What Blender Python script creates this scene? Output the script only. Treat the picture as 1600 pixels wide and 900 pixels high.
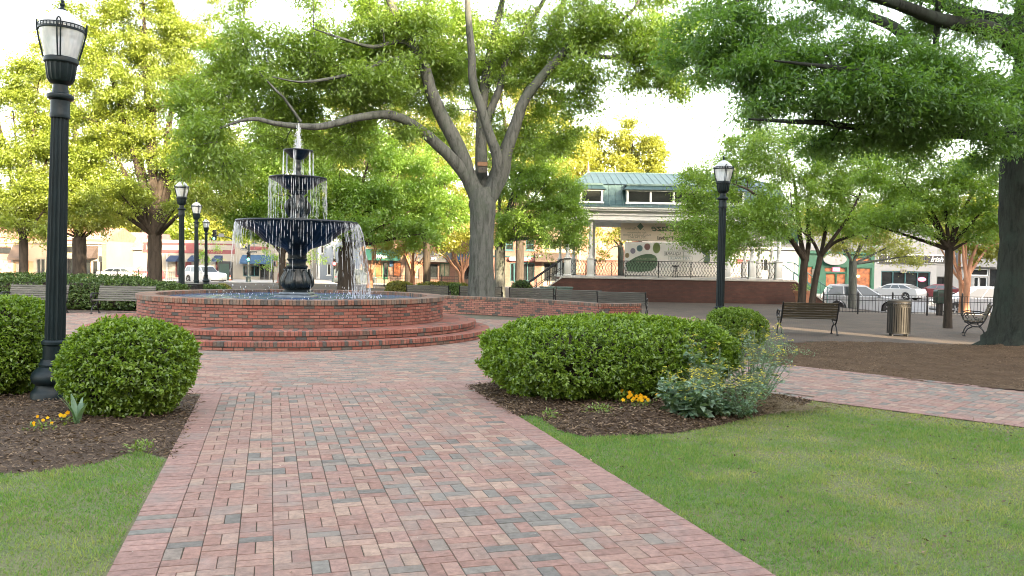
import bpy, math, random
import numpy as np
from mathutils import Vector, Matrix

PI = math.pi
RAD = math.radians
rnd = random.Random(7)
for o in list(bpy.data.objects):
    bpy.data.objects.remove(o)
SC = bpy.context.scene
COL = SC.collection

# ---------------------------------------------------------------- camera
FPX = 1280.0
cam_d = bpy.data.cameras.new("camera")
cam_d.sensor_width = 36.0
cam_d.lens = FPX / 1600 * 36
cam_d.clip_start = 0.1
cam_d.clip_end = 3000
cam = bpy.data.objects.new("camera", cam_d)
COL.objects.link(cam)
CAMROT = Matrix.Rotation(RAD(90 - 1.52), 3, 'X') @ Matrix.Rotation(RAD(1.0), 3, 'Z')
CAMPOS = Vector((0, 0, 1.7))
cam.matrix_world = Matrix.Translation(CAMPOS) @ CAMROT.to_4x4()
SC.camera = cam

# ---------------------------------------------------------------- light
SUN_EL = RAD(15.0)
SUN_XY = Vector((0.54, -0.84)).normalized()
world = bpy.data.worlds.new("World")
SC.world = world
world.use_nodes = True
wn = world.node_tree
wn.nodes.clear()
wo = wn.nodes.new('ShaderNodeOutputWorld')
bg = wn.nodes.new('ShaderNodeBackground')
sky = wn.nodes.new('ShaderNodeTexSky')
sky.sky_type = 'NISHITA'
sky.sun_disc = False
sky.sun_elevation = SUN_EL
sky.sun_rotation = math.atan2(SUN_XY.x, SUN_XY.y)
sky.air_density = 1.0
sky.dust_density = 2.5
sky.ozone_density = 1.0
hsv = wn.nodes.new('ShaderNodeHueSaturation')
hsv.inputs['Saturation'].default_value = 0.55
wmix = wn.nodes.new('ShaderNodeMix'); wmix.data_type = 'RGBA'; wmix.blend_type = 'MULTIPLY'
wmix.inputs['Factor'].default_value = 1.0
wmix.inputs['B'].default_value = (1.08, 1.0, 0.90, 1)
wn.links.new(sky.outputs[0], hsv.inputs['Color'])
wn.links.new(hsv.outputs[0], wmix.inputs['A'])
wn.links.new(wmix.outputs['Result'], bg.inputs['Color'])
bg.inputs['Strength'].default_value = 0.15
wn.links.new(bg.outputs[0], wo.inputs['Surface'])

sun_d = bpy.data.lights.new("sun", 'SUN')
sun_d.energy = 3.2
sun_d.angle = RAD(0.6)
sun_d.color = (1.0, 0.78, 0.5)
sun = bpy.data.objects.new("sun", sun_d)
COL.objects.link(sun)
sdir = Vector((SUN_XY.x * math.cos(SUN_EL), SUN_XY.y * math.cos(SUN_EL), math.sin(SUN_EL)))
sun.rotation_euler = sdir.to_track_quat('Z', 'Y').to_euler()

SC.render.engine = 'CYCLES'
SC.view_settings.view_transform = 'Standard'
SC.view_settings.look = 'None'
SC.view_settings.gamma = 1.0
SC.view_settings.use_curve_mapping = False
SC.view_settings.exposure = 3.12
SC.cycles.max_bounces = 8
SC.cycles.diffuse_bounces = 4
SC.cycles.glossy_bounces = 2
SC.cycles.transmission_bounces = 6
SC.cycles.transparent_max_bounces = 8
SC.cycles.caustics_reflective = False
SC.cycles.caustics_refractive = False
SC.cycles.use_denoising = True
SC.cycles.sample_clamp_indirect = 6.0
SC.cycles.filter_width = 1.0

# ---------------------------------------------------------------- geometry of the view
def ray(px, py):
    return CAMROT @ Vector(((px - 800) / FPX, -(py - 450) / FPX, -1.0))
def P(px, py, D):
    r = ray(px, py)
    return CAMPOS + r * (D / (r.y))
def G(px, py, z=0.0):
    r = ray(px, py)
    return CAMPOS + r * ((z - CAMPOS.z) / r.z)
def X(px, D, py=420):
    return P(px, py, D).x

def gz(x, y):
    """height of the ground: the square is flat, the streets round it lie lower"""
    yE = np.interp(x, [9, 17], [66, 35.5])
    w = np.interp(x, [9, 17], [26, 6])
    t = np.clip((y - yE) / w, 0, 1)
    return -0.7 * t * t * (3 - 2 * t)

# ---------------------------------------------------------------- materials
MATS = {}
def _nt(name):
    m = bpy.data.materials.new(name)
    m.use_nodes = True
    nt = m.node_tree
    b = nt.nodes['Principled BSDF']
    return m, nt, b
def N(nt, t, **kw):
    n = nt.nodes.new(t)
    for k, v in kw.items():
        setattr(n, k, v)
    return n
def mix(nt, a, b, fac, mode='MIX'):
    n = N(nt, 'ShaderNodeMix', data_type='RGBA', blend_type=mode)
    for key, v in (('A', a), ('B', b)):
        if isinstance(v, (tuple, list)):
            n.inputs[key].default_value = tuple(v) + ((1,) if len(v) == 3 else ())
        else:
            nt.links.new(v, n.inputs[key])
    if isinstance(fac, (int, float)):
        n.inputs['Factor'].default_value = fac
    else:
        nt.links.new(fac, n.inputs['Factor'])
    return n.outputs['Result']
def noise(nt, scale, detail=4, rough=0.6, coord='Object', stretch=None, dist=0):
    tc = N(nt, 'ShaderNodeTexCoord')
    n = N(nt, 'ShaderNodeTexNoise')
    n.inputs['Scale'].default_value = scale
    n.inputs['Detail'].default_value = detail
    n.inputs['Roughness'].default_value = rough
    n.inputs['Distortion'].default_value = dist
    src = tc.outputs[coord]
    if stretch:
        mp = N(nt, 'ShaderNodeMapping')
        mp.inputs['Scale'].default_value = stretch
        nt.links.new(src, mp.inputs['Vector'])
        src = mp.outputs['Vector']
    nt.links.new(src, n.inputs['Vector'])
    return n.outputs['Fac']
def ramp(nt, fac, stops):
    r = N(nt, 'ShaderNodeValToRGB')
    e = r.color_ramp.elements
    while len(e) < len(stops):
        e.new(0.5)
    for i, (p, c) in enumerate(stops):
        e[i].position = p
        e[i].color = tuple(c) + ((1,) if len(c) == 3 else ())
    nt.links.new(fac, r.inputs['Fac'])
    return r.outputs['Color']
def bump(nt, b, h, strength, dist=0.01):
    n = N(nt, 'ShaderNodeBump')
    n.inputs['Strength'].default_value = strength
    n.inputs['Distance'].default_value = dist
    nt.links.new(h, n.inputs['Height'])
    nt.links.new(n.outputs['Normal'], b.inputs['Normal'])

def M(name, c=None, rough=0.6, metal=0.0, var=0.25, scale=6.0, bmp=0.15, bscale=40, bdist=0.005, spec=0.5, c2=None, coat=0, emit=0):
    if name in MATS:
        return MATS[name]
    m, nt, b = _nt(name)
    c2 = c2 or tuple(x * (1 - var) for x in c)
    n = noise(nt, scale, 6)
    col = ramp(nt, n, [(0.32, c2), (0.68, c)])
    nt.links.new(col, b.inputs['Base Color'])
    b.inputs['Roughness'].default_value = rough
    b.inputs['Metallic'].default_value = metal
    b.inputs['Specular IOR Level'].default_value = spec
    if coat:
        b.inputs['Coat Weight'].default_value = coat
        b.inputs['Coat Roughness'].default_value = 0.08
    if emit:
        nt.links.new(col, b.inputs['Emission Color'])
        b.inputs['Emission Strength'].default_value = emit
    if bmp:
        bump(nt, b, noise(nt, bscale, 5), bmp, bdist)
    MATS[name] = m
    return m

def attr_mat(name, rough=0.8, nscale=25, namt=0.35, bmp=0.3, bscale=120, bdist=0.003, spec=0.3, stain=0.0, stain_col=(.1, .1, .08), stain_scale=0.7):
    """colour comes from the per-face colour attribute 'col' (each brick its own clay)"""
    if name in MATS:
        return MATS[name]
    m, nt, b = _nt(name)
    a = N(nt, 'ShaderNodeAttribute', attribute_name='col')
    n = noise(nt, nscale, 8, 0.7)
    f = ramp(nt, n, [(0.3, (1 - namt,) * 3), (0.7, (1 + namt * .35,) * 3)])
    col = mix(nt, a.outputs['Color'], f, 1.0, 'MULTIPLY')
    if stain:
        s = ramp(nt, noise(nt, stain_scale, 6, 0.65), [(0.5, (0, 0, 0)), (0.75, (stain,) * 3)])
        col = mix(nt, col, stain_col, s)
    nt.links.new(col, b.inputs['Base Color'])
    b.inputs['Roughness'].default_value = rough
    b.inputs['Specular IOR Level'].default_value = spec
    bump(nt, b, noise(nt, bscale, 6, 0.7), bmp, bdist)
    MATS[name] = m
    return m

def leaf_mat(name, dark, light, trans=0.45, gloss=0.06, rough=0.45, tcol=None):
    if name in MATS:
        return MATS[name]
    m = bpy.data.materials.new(name)
    m.use_nodes = True
    nt = m.node_tree
    nt.nodes.clear()
    out = N(nt, 'ShaderNodeOutputMaterial')
    a = N(nt, 'ShaderNodeAttribute', attribute_name='tint')
    mid = tuple((x + y) / 2 for x, y in zip(dark, light))
    col = ramp(nt, a.outputs['Fac'], [(0.0, dark), (0.5, mid), (1.0, light)])
    d = N(nt, 'ShaderNodeBsdfDiffuse')
    nt.links.new(col, d.inputs['Color'])
    t = N(nt, 'ShaderNodeBsdfTranslucent')
    tc = mix(nt, col, tcol or (1.25, 1.15, 0.5), 1.0, 'MULTIPLY')
    nt.links.new(tc, t.inputs['Color'])
    ms = N(nt, 'ShaderNodeMixShader')
    ms.inputs[0].default_value = trans
    nt.links.new(d.outputs[0], ms.inputs[1]); nt.links.new(t.outputs[0], ms.inputs[2])
    g = N(nt, 'ShaderNodeBsdfGlossy')
    g.inputs['Roughness'].default_value = rough
    g.inputs['Color'].default_value = (0.9, 0.95, 1, 1)
    m2 = N(nt, 'ShaderNodeMixShader')
    m2.inputs[0].default_value = gloss
    nt.links.new(ms.outputs[0], m2.inputs[1]); nt.links.new(g.outputs[0], m2.inputs[2])
    nt.links.new(m2.outputs[0], out.inputs['Surface'])
    MATS[name] = m
    return m

def brick_mat(name, c1, c2, mortar, L=0.203, h=0.068, rough=0.85, stain=0.3):
    """brickwork for far walls, running in the wall's own plane (x+y along, z up)"""
    if name in MATS:
        return MATS[name]
    m, nt, b = _nt(name)
    tc = N(nt, 'ShaderNodeTexCoord')
    sp = N(nt, 'ShaderNodeSeparateXYZ'); nt.links.new(tc.outputs['Object'], sp.inputs[0])
    ad = N(nt, 'ShaderNodeMath', operation='ADD'); nt.links.new(sp.outputs['X'], ad.inputs[0]); nt.links.new(sp.outputs['Y'], ad.inputs[1])
    cb = N(nt, 'ShaderNodeCombineXYZ'); nt.links.new(ad.outputs[0], cb.inputs['X']); nt.links.new(sp.outputs['Z'], cb.inputs['Y'])
    bt = N(nt, 'ShaderNodeTexBrick')
    bt.inputs['Scale'].default_value = 1.0
    bt.inputs['Brick Width'].default_value = L
    bt.inputs['Row Height'].default_value = h
    bt.inputs['Mortar Size'].default_value = 0.006
    bt.inputs['Color1'].default_value = c1 + (1,)
    bt.inputs['Color2'].default_value = c2 + (1,)
    bt.inputs['Mortar'].default_value = mortar + (1,)
    bt.inputs['Bias'].default_value = -0.2
    nt.links.new(cb.outputs[0], bt.inputs['Vector'])
    s = ramp(nt, noise(nt, 0.8, 6, 0.7), [(0.35, (1 - stain,) * 3), (0.7, (1.08,) * 3)])
    col = mix(nt, bt.outputs['Color'], s, 1.0, 'MULTIPLY')
    nt.links.new(col, b.inputs['Base Color'])
    b.inputs['Roughness'].default_value = rough
    bump(nt, b, bt.outputs['Fac'], -0.4, 0.006)
    MATS[name] = m
    return m

def glass_mat(name, c=(0.03, 0.035, 0.04), rough=0.05):
    return M(name, c, rough=rough, var=0.4, scale=1.2, bmp=0, spec=0.8)

# ---------------------------------------------------------------- mesh builder
class MB:
    def __init__(s):
        s.v = []; s.f = []; s.c = []; s.m = []
    def vert(s, p):
        s.v.append((p[0], p[1], p[2])); return len(s.v) - 1
    def face(s, idx, c=(1, 1, 1), m=0):
        s.f.append(tuple(idx)); s.c.append(c); s.m.append(m)
    def poly(s, pts, c=(1, 1, 1), m=0):
        n = len(s.v)
        for p in pts: s.v.append((p[0], p[1], p[2]))
        s.face(range(n, n + len(pts)), c, m)
    def box(s, x0, x1, y0, y1, z0, z1, c=(1, 1, 1), m=0, T=None, bev=0.0):
        if bev:
            return s.bbox(x0, x1, y0, y1, z0, z1, bev, c, m, T)
        p = [(x, y, z) for z in (z0, z1) for y in (y0, y1) for x in (x0, x1)]
        if T is not None: p = [tuple(T @ Vector(q)) for q in p]
        n = len(s.v); s.v += p
        for q in ((0, 2, 3, 1), (4, 5, 7, 6), (0, 1, 5, 4), (2, 6, 7, 3), (0, 4, 6, 2), (1, 3, 7, 5)):
            s.face([n + i for i in q], c, m)
    def bbox(s, x0, x1, y0, y1, z0, z1, b, c=(1, 1, 1), m=0, T=None):
        """chamfered box: three rings of a chamfered outline"""
        def ringpts(i, z):
            a0, a1, b0, b1 = x0 + i, x1 - i, y0 + i, y1 - i
            k = b
            return [(a0 + k, b0, z), (a1 - k, b0, z), (a1, b0 + k, z), (a1, b1 - k, z), (a1 - k, b1, z), (a0 + k, b1, z), (a0, b1 - k, z), (a0, b0 + k, z)]
        rings = [ringpts(b * .6, z0), ringpts(0, z0 + b), ringpts(0, z1 - b), ringpts(b * .6, z1)]
        if T is not None: rings = [[tuple(T @ Vector(q)) for q in r] for r in rings]
        n = len(s.v)
        for r in rings: s.v += r
        for k in range(3):
            for i in range(8):
                j = (i + 1) % 8
                s.face([n + k * 8 + i, n + k * 8 + j, n + (k + 1) * 8 + j, n + (k + 1) * 8 + i], c, m)
        s.face([n + i for i in reversed(range(8))], c, m)
        s.face([n + 24 + i for i in range(8)], c, m)
    def tube(s, pts, rad, n=8, c=(1, 1, 1), m=0, cap=True, squash=None, wob=None):
        pts = [Vector(p) for p in pts]
        if not hasattr(rad, '__len__'): rad = [rad] * len(pts)
        ref = None; base = len(s.v)
        for i, p in enumerate(pts):
            d = (pts[min(i + 1, len(pts) - 1)] - pts[max(i - 1, 0)])
            d = d.normalized() if d.length > 1e-9 else Vector((0, 0, 1))
            if ref is None:
                ref = Vector((1, 0, 0)) if abs(d.x) < 0.8 else Vector((0, 1, 0))
            a = (ref - d * ref.dot(d)).normalized()
            ref = a
            b = d.cross(a)
            for k in range(n):
                t = 2 * PI * k / n
                r = rad[i] * (wob(i, k) if wob else 1)
                q = p + (a * math.cos(t) + b * math.sin(t) * (squash or 1)) * r
                s.v.append((q.x, q.y, q.z))
        for i in range(len(pts) - 1):
            for k in range(n):
                l = (k + 1) % n
                s.face((base + i * n + k, base + i * n + l, base + (i + 1) * n + l, base + (i + 1) * n + k), c, m)
        if cap:
            s.face([base + k for k in reversed(range(n))], c, m)
            s.face([base + (len(pts) - 1) * n + k for k in range(n)], c, m)
    def lathe(s, prof, n=24, c=(1, 1, 1), m=0, o=(0, 0, 0), mod=None, cap=True):
        base = len(s.v)
        for i, (r, z) in enumerate(prof):
            for k in range(n):
                t = 2 * PI * k / n
                q = r * (mod(t, r, z) if mod else 1)
                s.v.append((o[0] + q * math.cos(t), o[1] + q * math.sin(t), o[2] + z))
        for i in range(len(prof) - 1):
            for k in range(n):
                l = (k + 1) % n
                s.face((base + i * n + k, base + i * n + l, base + (i + 1) * n + l, base + (i + 1) * n + k), c, m)
        if cap:
            s.face([base + k for k in reversed(range(n))], c, m)
            s.face([base + (len(prof) - 1) * n + k for k in range(n)], c, m)
    def prism(s, pts, axis, a, b, c=(1, 1, 1), m=0):
        """outline pts in the plane across `axis`, thick from a to b"""
        def put(u, v, w):
            return {'x': (w, u, v), 'y': (u, w, v), 'z': (u, v, w)}[axis]
        n = len(pts); k = len(s.v)
        s.v += [put(u, v, a) for u, v in pts] + [put(u, v, b) for u, v in pts]
        for i in range(n):
            j = (i + 1) % n
            s.face((k + i, k + j, k + n + j, k + n + i), c, m)
        s.face([k + i for i in reversed(range(n))], c, m)
        s.face([k + n + i for i in range(n)], c, m)
    def brick(s, o, U, V, Nn, lu, lv, proud=0.006, cham=0.005, c=(1, 1, 1), m=0, tilt=0.0):
        """one brick showing a face lu x lv centred on o, standing `proud` of its mortar"""
        k = len(s.v)
        hu, hv = lu / 2, lv / 2
        for (a, b) in ((-1, -1), (1, -1), (1, 1), (-1, 1)):
            q = o + U * (a * hu) + V * (b * hv); s.v.append((q.x, q.y, q.z))
        for (a, b) in ((-1, -1), (1, -1), (1, 1), (-1, 1)):
            q = o + U * (a * (hu - cham)) + V * (b * (hv - cham)) + Nn * (proud + rnd.uniform(-tilt, tilt)); s.v.append((q.x, q.y, q.z))
        for i in range(4):
            j = (i + 1) % 4
            s.face((k + i, k + j, k + 4 + j, k + 4 + i), c, m)
        s.face((k + 4, k + 5, k + 6, k + 7), c, m)
    def build(s, name, mats, parent=None, smooth=None, col=False, world=False):
        me = bpy.data.meshes.new(name)
        off = Vector((0, 0, 0))
        vv = np.array(s.v, dtype=np.float32).reshape(-1, 3)
        if world and parent is not None:
            off = wloc(parent)
            vv = vv - np.array(off, dtype=np.float32)
        me.from_pydata(vv.tolist(), [], s.f)
        if not isinstance(mats, (list, tuple)): mats = [mats]
        for m in mats: me.materials.append(m)
        if len(mats) > 1:
            me.polygons.foreach_set('material_index', np.array(s.m, dtype=np.int32))
        if col:
            at = me.attributes.new('col', 'FLOAT_COLOR', 'FACE')
            cc = np.array([tuple(c) + (1.0,) for c in s.c], dtype=np.float32)
            at.data.foreach_set('color', cc.ravel())
        if smooth is not None:
            me.shade_smooth()
            me.set_sharp_from_angle(angle=RAD(smooth))
        me.update()
        o = bpy.data.objects.new(name, me)
        COL.objects.link(o)
        if parent is not None: o.parent = parent
        return o

def wloc(o):
    p = Vector((0, 0, 0))
    while o is not None:
        p = p + o.location; o = o.parent
    return p

def tag(o, label, cat, group=None, kind=None):
    if label: o['label'] = label
    if cat: o['category'] = cat
    if group: o['group'] = group
    if kind: o['kind'] = kind
    return o
def thing(name, label, cat, loc=(0, 0, 0), rotz=0.0, group=None):
    o = bpy.data.objects.new(name, None)
    o.empty_display_size = 0.3
    COL.objects.link(o)
    o.location = loc
    o.rotation_euler = (0, 0, rotz)
    return tag(o, label, cat, group)
def structure(o, label=None, kind='structure'):
    o['kind'] = kind
    if label: o['label'] = label
    return o
KIDS = {}
def dup(root, loc, rotz, label, scale=None):
    def copy(o, parent):
        c = o.copy(); COL.objects.link(c)
        if parent is not None: c.parent = parent
        for ch in [x for x in bpy.data.objects if x.parent == o]:
            copy(ch, c)
        return c
    r = copy(root, None)
    r.location = loc; r.rotation_euler = (0, 0, rotz); r['label'] = label
    if scale: r.scale = (scale,) * 3
    return r

def npmesh(name, verts, n, mat, parent=None, tint=None, world=True, loops=None, smooth=False):
    """fast mesh of separate n-gons: verts (K*n,3)"""
    verts = np.ascontiguousarray(verts, dtype=np.float32)
    if world and parent is not None:
        verts = verts - np.array(wloc(parent), dtype=np.float32)
    me = bpy.data.meshes.new(name)
    nv = len(verts); nf = nv // n
    me.vertices.add(nv); me.vertices.foreach_set('co', verts.ravel())
    me.loops.add(nv); me.loops.foreach_set('vertex_index', np.arange(nv, dtype=np.int32))
    me.polygons.add(nf)
    me.polygons.foreach_set('loop_start', np.arange(0, nv, n, dtype=np.int32))
    me.update(calc_edges=True)
    me.materials.append(mat)
    if tint is not None:
        at = me.attributes.new('tint', 'FLOAT', 'FACE')
        at.data.foreach_set('value', np.ascontiguousarray(tint, dtype=np.float32))
    o = bpy.data.objects.new(name, me)
    COL.objects.link(o)
    if parent is not None: o.parent = parent
    return o

def unit(a):
    return a / np.maximum(np.linalg.norm(a, axis=1, keepdims=True), 1e-9)
def leaf_quads(C, D, Nn, L, W, fold=0.12):
    """kite-shaped leaves: base, side, tip, side"""
    D = unit(D)
    S = unit(np.cross(D, Nn))
    Nn = np.cross(S, D)
    L = np.broadcast_to(np.asarray(L, dtype=float).reshape(-1, 1), (len(C), 1))
    W = np.broadcast_to(np.asarray(W, dtype=float).reshape(-1, 1), (len(C), 1))
    out = np.empty((len(C), 4, 3))
    out[:, 0] = C
    out[:, 1] = C + D * L * .45 + S * W * .5 + Nn * L * fold
    out[:, 2] = C + D * L - Nn * L * fold * .5
    out[:, 3] = C + D * L * .45 - S * W * .5 + Nn * L * fold
    return out.reshape(-1, 3)
# ================================================================ THE SETTING
FX, FY = X(464, 20.3, 455), 20.3            # middle of the fountain
FC = Vector((FX, FY, 0))

def sheet(name, xs, ys, mat, dz, inside=None, extra=None):
    xs = np.asarray(xs, float); ys = np.asarray(ys, float)
    gx, gy = np.meshgrid(xs, ys)
    z = gz(gx, gy) + dz
    if extra is not None: z = z + extra(gx, gy)
    v = np.stack([gx, gy, z], -1).reshape(-1, 3)
    nx, ny = len(xs), len(ys)
    f = []
    cx = (xs[:-1] + xs[1:]) / 2; cy = (ys[:-1] + ys[1:]) / 2
    for j in range(ny - 1):
        for i in range(nx - 1):
            if inside is None or inside(cx[i], cy[j]):
                f.append((j * nx + i, j * nx + i + 1, (j + 1) * nx + i + 1, (j + 1) * nx + i))
    me = bpy.data.meshes.new(name)
    me.from_pydata(v.tolist(), [], f)
    used = np.zeros(len(v), bool)
    me.materials.append(mat)
    me.shade_smooth()
    o = bpy.data.objects.new(name, me)
    COL.objects.link(o)
    return o

def inpoly(poly):
    pts = [(p[0], p[1]) for p in poly]
    def f(x, y):
        r = False
        j = len(pts) - 1
        for i in range(len(pts)):
            xi, yi = pts[i]; xj, yj = pts[j]
            if (yi > y) != (yj > y) and x < (xj - xi) * (y - yi) / (yj - yi) + xi: r = not r
            j = i
        return r
    return f
def inpoly_np(poly, x, y):
    r = np.zeros(len(x), bool)
    j = len(poly) - 1
    for i in range(len(poly)):
        xi, yi = poly[i][0], poly[i][1]; xj, yj = poly[j][0], poly[j][1]
        den = (yj - yi) if abs(yj - yi) > 1e-12 else 1e-12
        c = ((yi > y) != (yj > y)) & (x < (xj - xi) * (y - yi) / den + xi)
        r ^= c
        j = i
    return r

def vnoise(x, y, s, seed=0):
    """smooth value noise, numpy"""
    x = np.asarray(x, float) * s + seed * 17.3; y = np.asarray(y, float) * s - seed * 9.1
    xi = np.floor(x); yi = np.floor(y); fx = x - xi; fy = y - yi
    fx = fx * fx * (3 - 2 * fx); fy = fy * fy * (3 - 2 * fy)
    def h(a, b):
        q = np.sin(a * 127.1 + b * 311.7) * 43758.5453
        return q - np.floor(q)
    return (h(xi, yi) * (1 - fx) + h(xi + 1, yi) * fx) * (1 - fy) + (h(xi, yi + 1) * (1 - fx) + h(xi + 1, yi + 1) * fx) * fy

# -- soil under everything, out to the horizon
m_soil, nt, b = _nt('lawn_soil')
c = ramp(nt, noise(nt, 1.2, 6, .65), [(0.3, (0.10, 0.165, 0.045)), (0.7, (0.19, 0.17, 0.085))])
c = mix(nt, c, (0.05, 0.04, 0.025), ramp(nt, noise(nt, 60, 4), [(0.45, (0, 0, 0)), (0.7, (.8, .8, .8))]))
nt.links.new(c, b.inputs['Base Color']); b.inputs['Roughness'].default_value = 0.95
bump(nt, b, noise(nt, 90, 5), 0.6, 0.02)
gxs = sorted(set(np.r_[np.linspace(-900, -120, 14), np.linspace(-120, 120, 121), np.linspace(120, 900, 14)].tolist()))
gys = sorted(set(np.r_[np.linspace(-200, -20, 6), np.linspace(-20, 130, 101), np.linspace(130, 1500, 18)].tolist()))
structure(sheet('ground', gxs, gys, m_soil, -0.035))

# -- pale worn paving of the square beyond the fountain
m_pave, nt, b = _nt('worn_pavers')
tc = N(nt, 'ShaderNodeTexCoord')
bt = N(nt, 'ShaderNodeTexBrick')
bt.inputs['Scale'].default_value = 1.0
bt.inputs['Brick Width'].default_value = 0.21; bt.inputs['Row Height'].default_value = 0.105; bt.inputs['Mortar Size'].default_value = 0.006
bt.inputs['Color1'].default_value = (0.135, 0.105, 0.085, 1); bt.inputs['Color2'].default_value = (0.10, 0.087, 0.076, 1); bt.inputs['Mortar'].default_value = (0.055, 0.05, 0.043, 1)
mp = N(nt, 'ShaderNodeMapping'); mp.inputs['Rotation'].default_value = (0, 0, RAD(38))
nt.links.new(tc.outputs['Object'], mp.inputs['Vector']); nt.links.new(mp.outputs[0], bt.inputs['Vector'])
s = ramp(nt, noise(nt, 0.6, 7, .7), [(0.3, (.75, .75, .76)), (0.7, (1.12, 1.1, 1.08))])
nt.links.new(mix(nt, bt.outputs['Color'], s, 1.0, 'MULTIPLY'), b.inputs['Base Color'])
b.inputs['Roughness'].default_value = 0.9; b.inputs['Specular IOR Level'].default_value = .15
bump(nt, b, bt.outputs['Fac'], -0.4, 0.006)
dirt_far = [G(1230, 535), G(1300, 533), G(1420, 537), G(1530, 543), G(1680, 552)]
side_far = [G(1230, 570), G(1600, 610), G(1760, 628)]
side_near = [G(1225, 618), G(1270, 625), G(1600, 667), G(1760, 690)]
def pave_in(x, y):
    yE = np.interp(x, [9, 17], [66, 35.5])
    if y > yE - 0.6: return False
    yl = np.interp(x, [p.x for p in dirt_far], [p.y for p in dirt_far])
    if x > dirt_far[0].x - .2: return y > yl
    d = math.hypot(x - FX, y - FY)
    if d < 9.0: return False
    if y > 21.0: return True
    if y > 14.2 and x < FX: return x > -24
    return y > 16.5 and x > FX
structure(sheet('pavement', np.arange(-46, 34.01, .4), np.arange(12, 66.01, .4), m_pave, -0.012, pave_in))

# -- streets
m_road, nt, b = _nt('asphalt')
c = ramp(nt, noise(nt, 0.35, 7, .7), [(0.3, (0.10, 0.10, 0.105)), (0.7, (0.17, 0.17, 0.172))])
c = mix(nt, c, (0.05, 0.05, 0.05), ramp(nt, noise(nt, 70, 3), [(0.5, (0, 0, 0)), (0.7, (.5, .5, .5))]))
nt.links.new(c, b.inputs['Base Color']); b.inputs['Roughness'].default_value = 0.8
bump(nt, b, noise(nt, 150, 3), 0.3, 0.006)
def road_in(x, y):
    yE = np.interp(x, [9, 17], [66, 35.5])
    return y > yE - 0.6
structure(sheet('road', np.arange(-160, 160.1, 2), np.arange(34, 132.1, 1), m_road, 0.004, road_in))
# kerb along the street edge of the square
m_kerb = M('kerb_concrete', (0.42, 0.41, 0.38), .9, var=.3, scale=3)
mb = MB()
for (x0, x1) in [(-46 + 2 * i, -44 + 2 * i) for i in range(28)] + [(17 + 2 * i, 19 + 2 * i) for i in range(10)]:
    y = 65.4 if x0 < 10 else 34.9
    z = float(gz((x0 + x1) / 2, y))
    mb.box(x0 + .004, x1 - .004, y - .15, y, z - .1, z + .05, bev=.015)
structure(mb.build('kerb', m_kerb))
# painted lines on the far street
m_paint = M('road_paint', (0.75, 0.74, 0.7), .8, var=.35, scale=8)
mb = MB()
for i in range(14):
    x = -40 + i * 3.2
    z = float(gz(x, 84)) + .010
    mb.poly([(x, 81, float(gz(x, 81)) + .012), (x + .35, 81, float(gz(x, 81)) + .012), (x + .35, 85, float(gz(x, 85)) + .012), (x, 85, float(gz(x, 85)) + .012)])
for i in range(12):
    x = 14 + i * 2.8
    mb.poly([(x, 76, -.687), (x + .12, 76, -.687), (x + .12, 81.5, -.687), (x, 81.5, -.687)])
structure(mb.build('road_marking', m_paint))
# far pavements in front of the shops
m_walk = M('concrete_walk', (0.40, 0.385, 0.36), .9, var=.25, scale=1.5, bmp=.2)
mb = MB()
mb.box(-140, -4, 92.2, 112, -.9, -.56, bev=.03)
mb.box(-3.9, 60, 82.2, 100, -.9, -.56, bev=.03)
structure(mb.build('sidewalk', m_walk))

# ---------------------------------------------------------------- brick paving laid brick by brick
REDS = [(0.295, 0.178, 0.150), (0.32, 0.205, 0.173), (0.28, 0.172, 0.148), (0.34, 0.232, 0.192), (0.31, 0.20, 0.174), (0.355, 0.255, 0.208), (0.29, 0.203, 0.174)]
GREYS = [(0.16, 0.158, 0.148), (0.19, 0.186, 0.172), (0.225, 0.21, 0.19), (0.255, 0.22, 0.192), (0.215, 0.195, 0.175)]
def clay(pg=0.22, reds=REDS, greys=GREYS):
    c = rnd.choice(greys) if rnd.random() < pg else rnd.choice(reds)
    k = rnd.uniform(.90, 1.06); c = (c[0], c[1] * .99, c[2] * .95)
    if pg and c[0] < 0.27 and reds is REDS: c = tuple(x * .92 + y * .08 for x, y in zip(c, reds[0]))
    return tuple(x * k for x in c)
def zone_grey(x, y):
    return 0.05 + 0.62 * float(vnoise(x, y, 1.1, 3)) ** 1.8
m_brick_pave = attr_mat('clay_pavers', .82, 18, .42, .5, 120, .003, stain=.7, stain_col=(.195, .19, .175), stain_scale=2.2)
m_grout = M('sandy_joints', (0.12, 0.105, 0.085), .95, c2=(0.07, 0.075, 0.04), scale=5, bmp=.3)
UP = Vector((0, 0, 1))
def pave_brick(mb, cx, cy, ux, uy, lu, lv, c):
    U = Vector((ux, uy, 0)); V = Vector((-uy, ux, 0))
    cx += rnd.uniform(-.0012, .0012); cy += rnd.uniform(-.0012, .0012)
    mb.brick(Vector((cx, cy, -.006)), U, V, UP, lu - .002 - rnd.random() * .0022, lv - .002 - rnd.random() * .0022, proud=.006, cham=.003, c=c, tilt=.0018)

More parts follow.
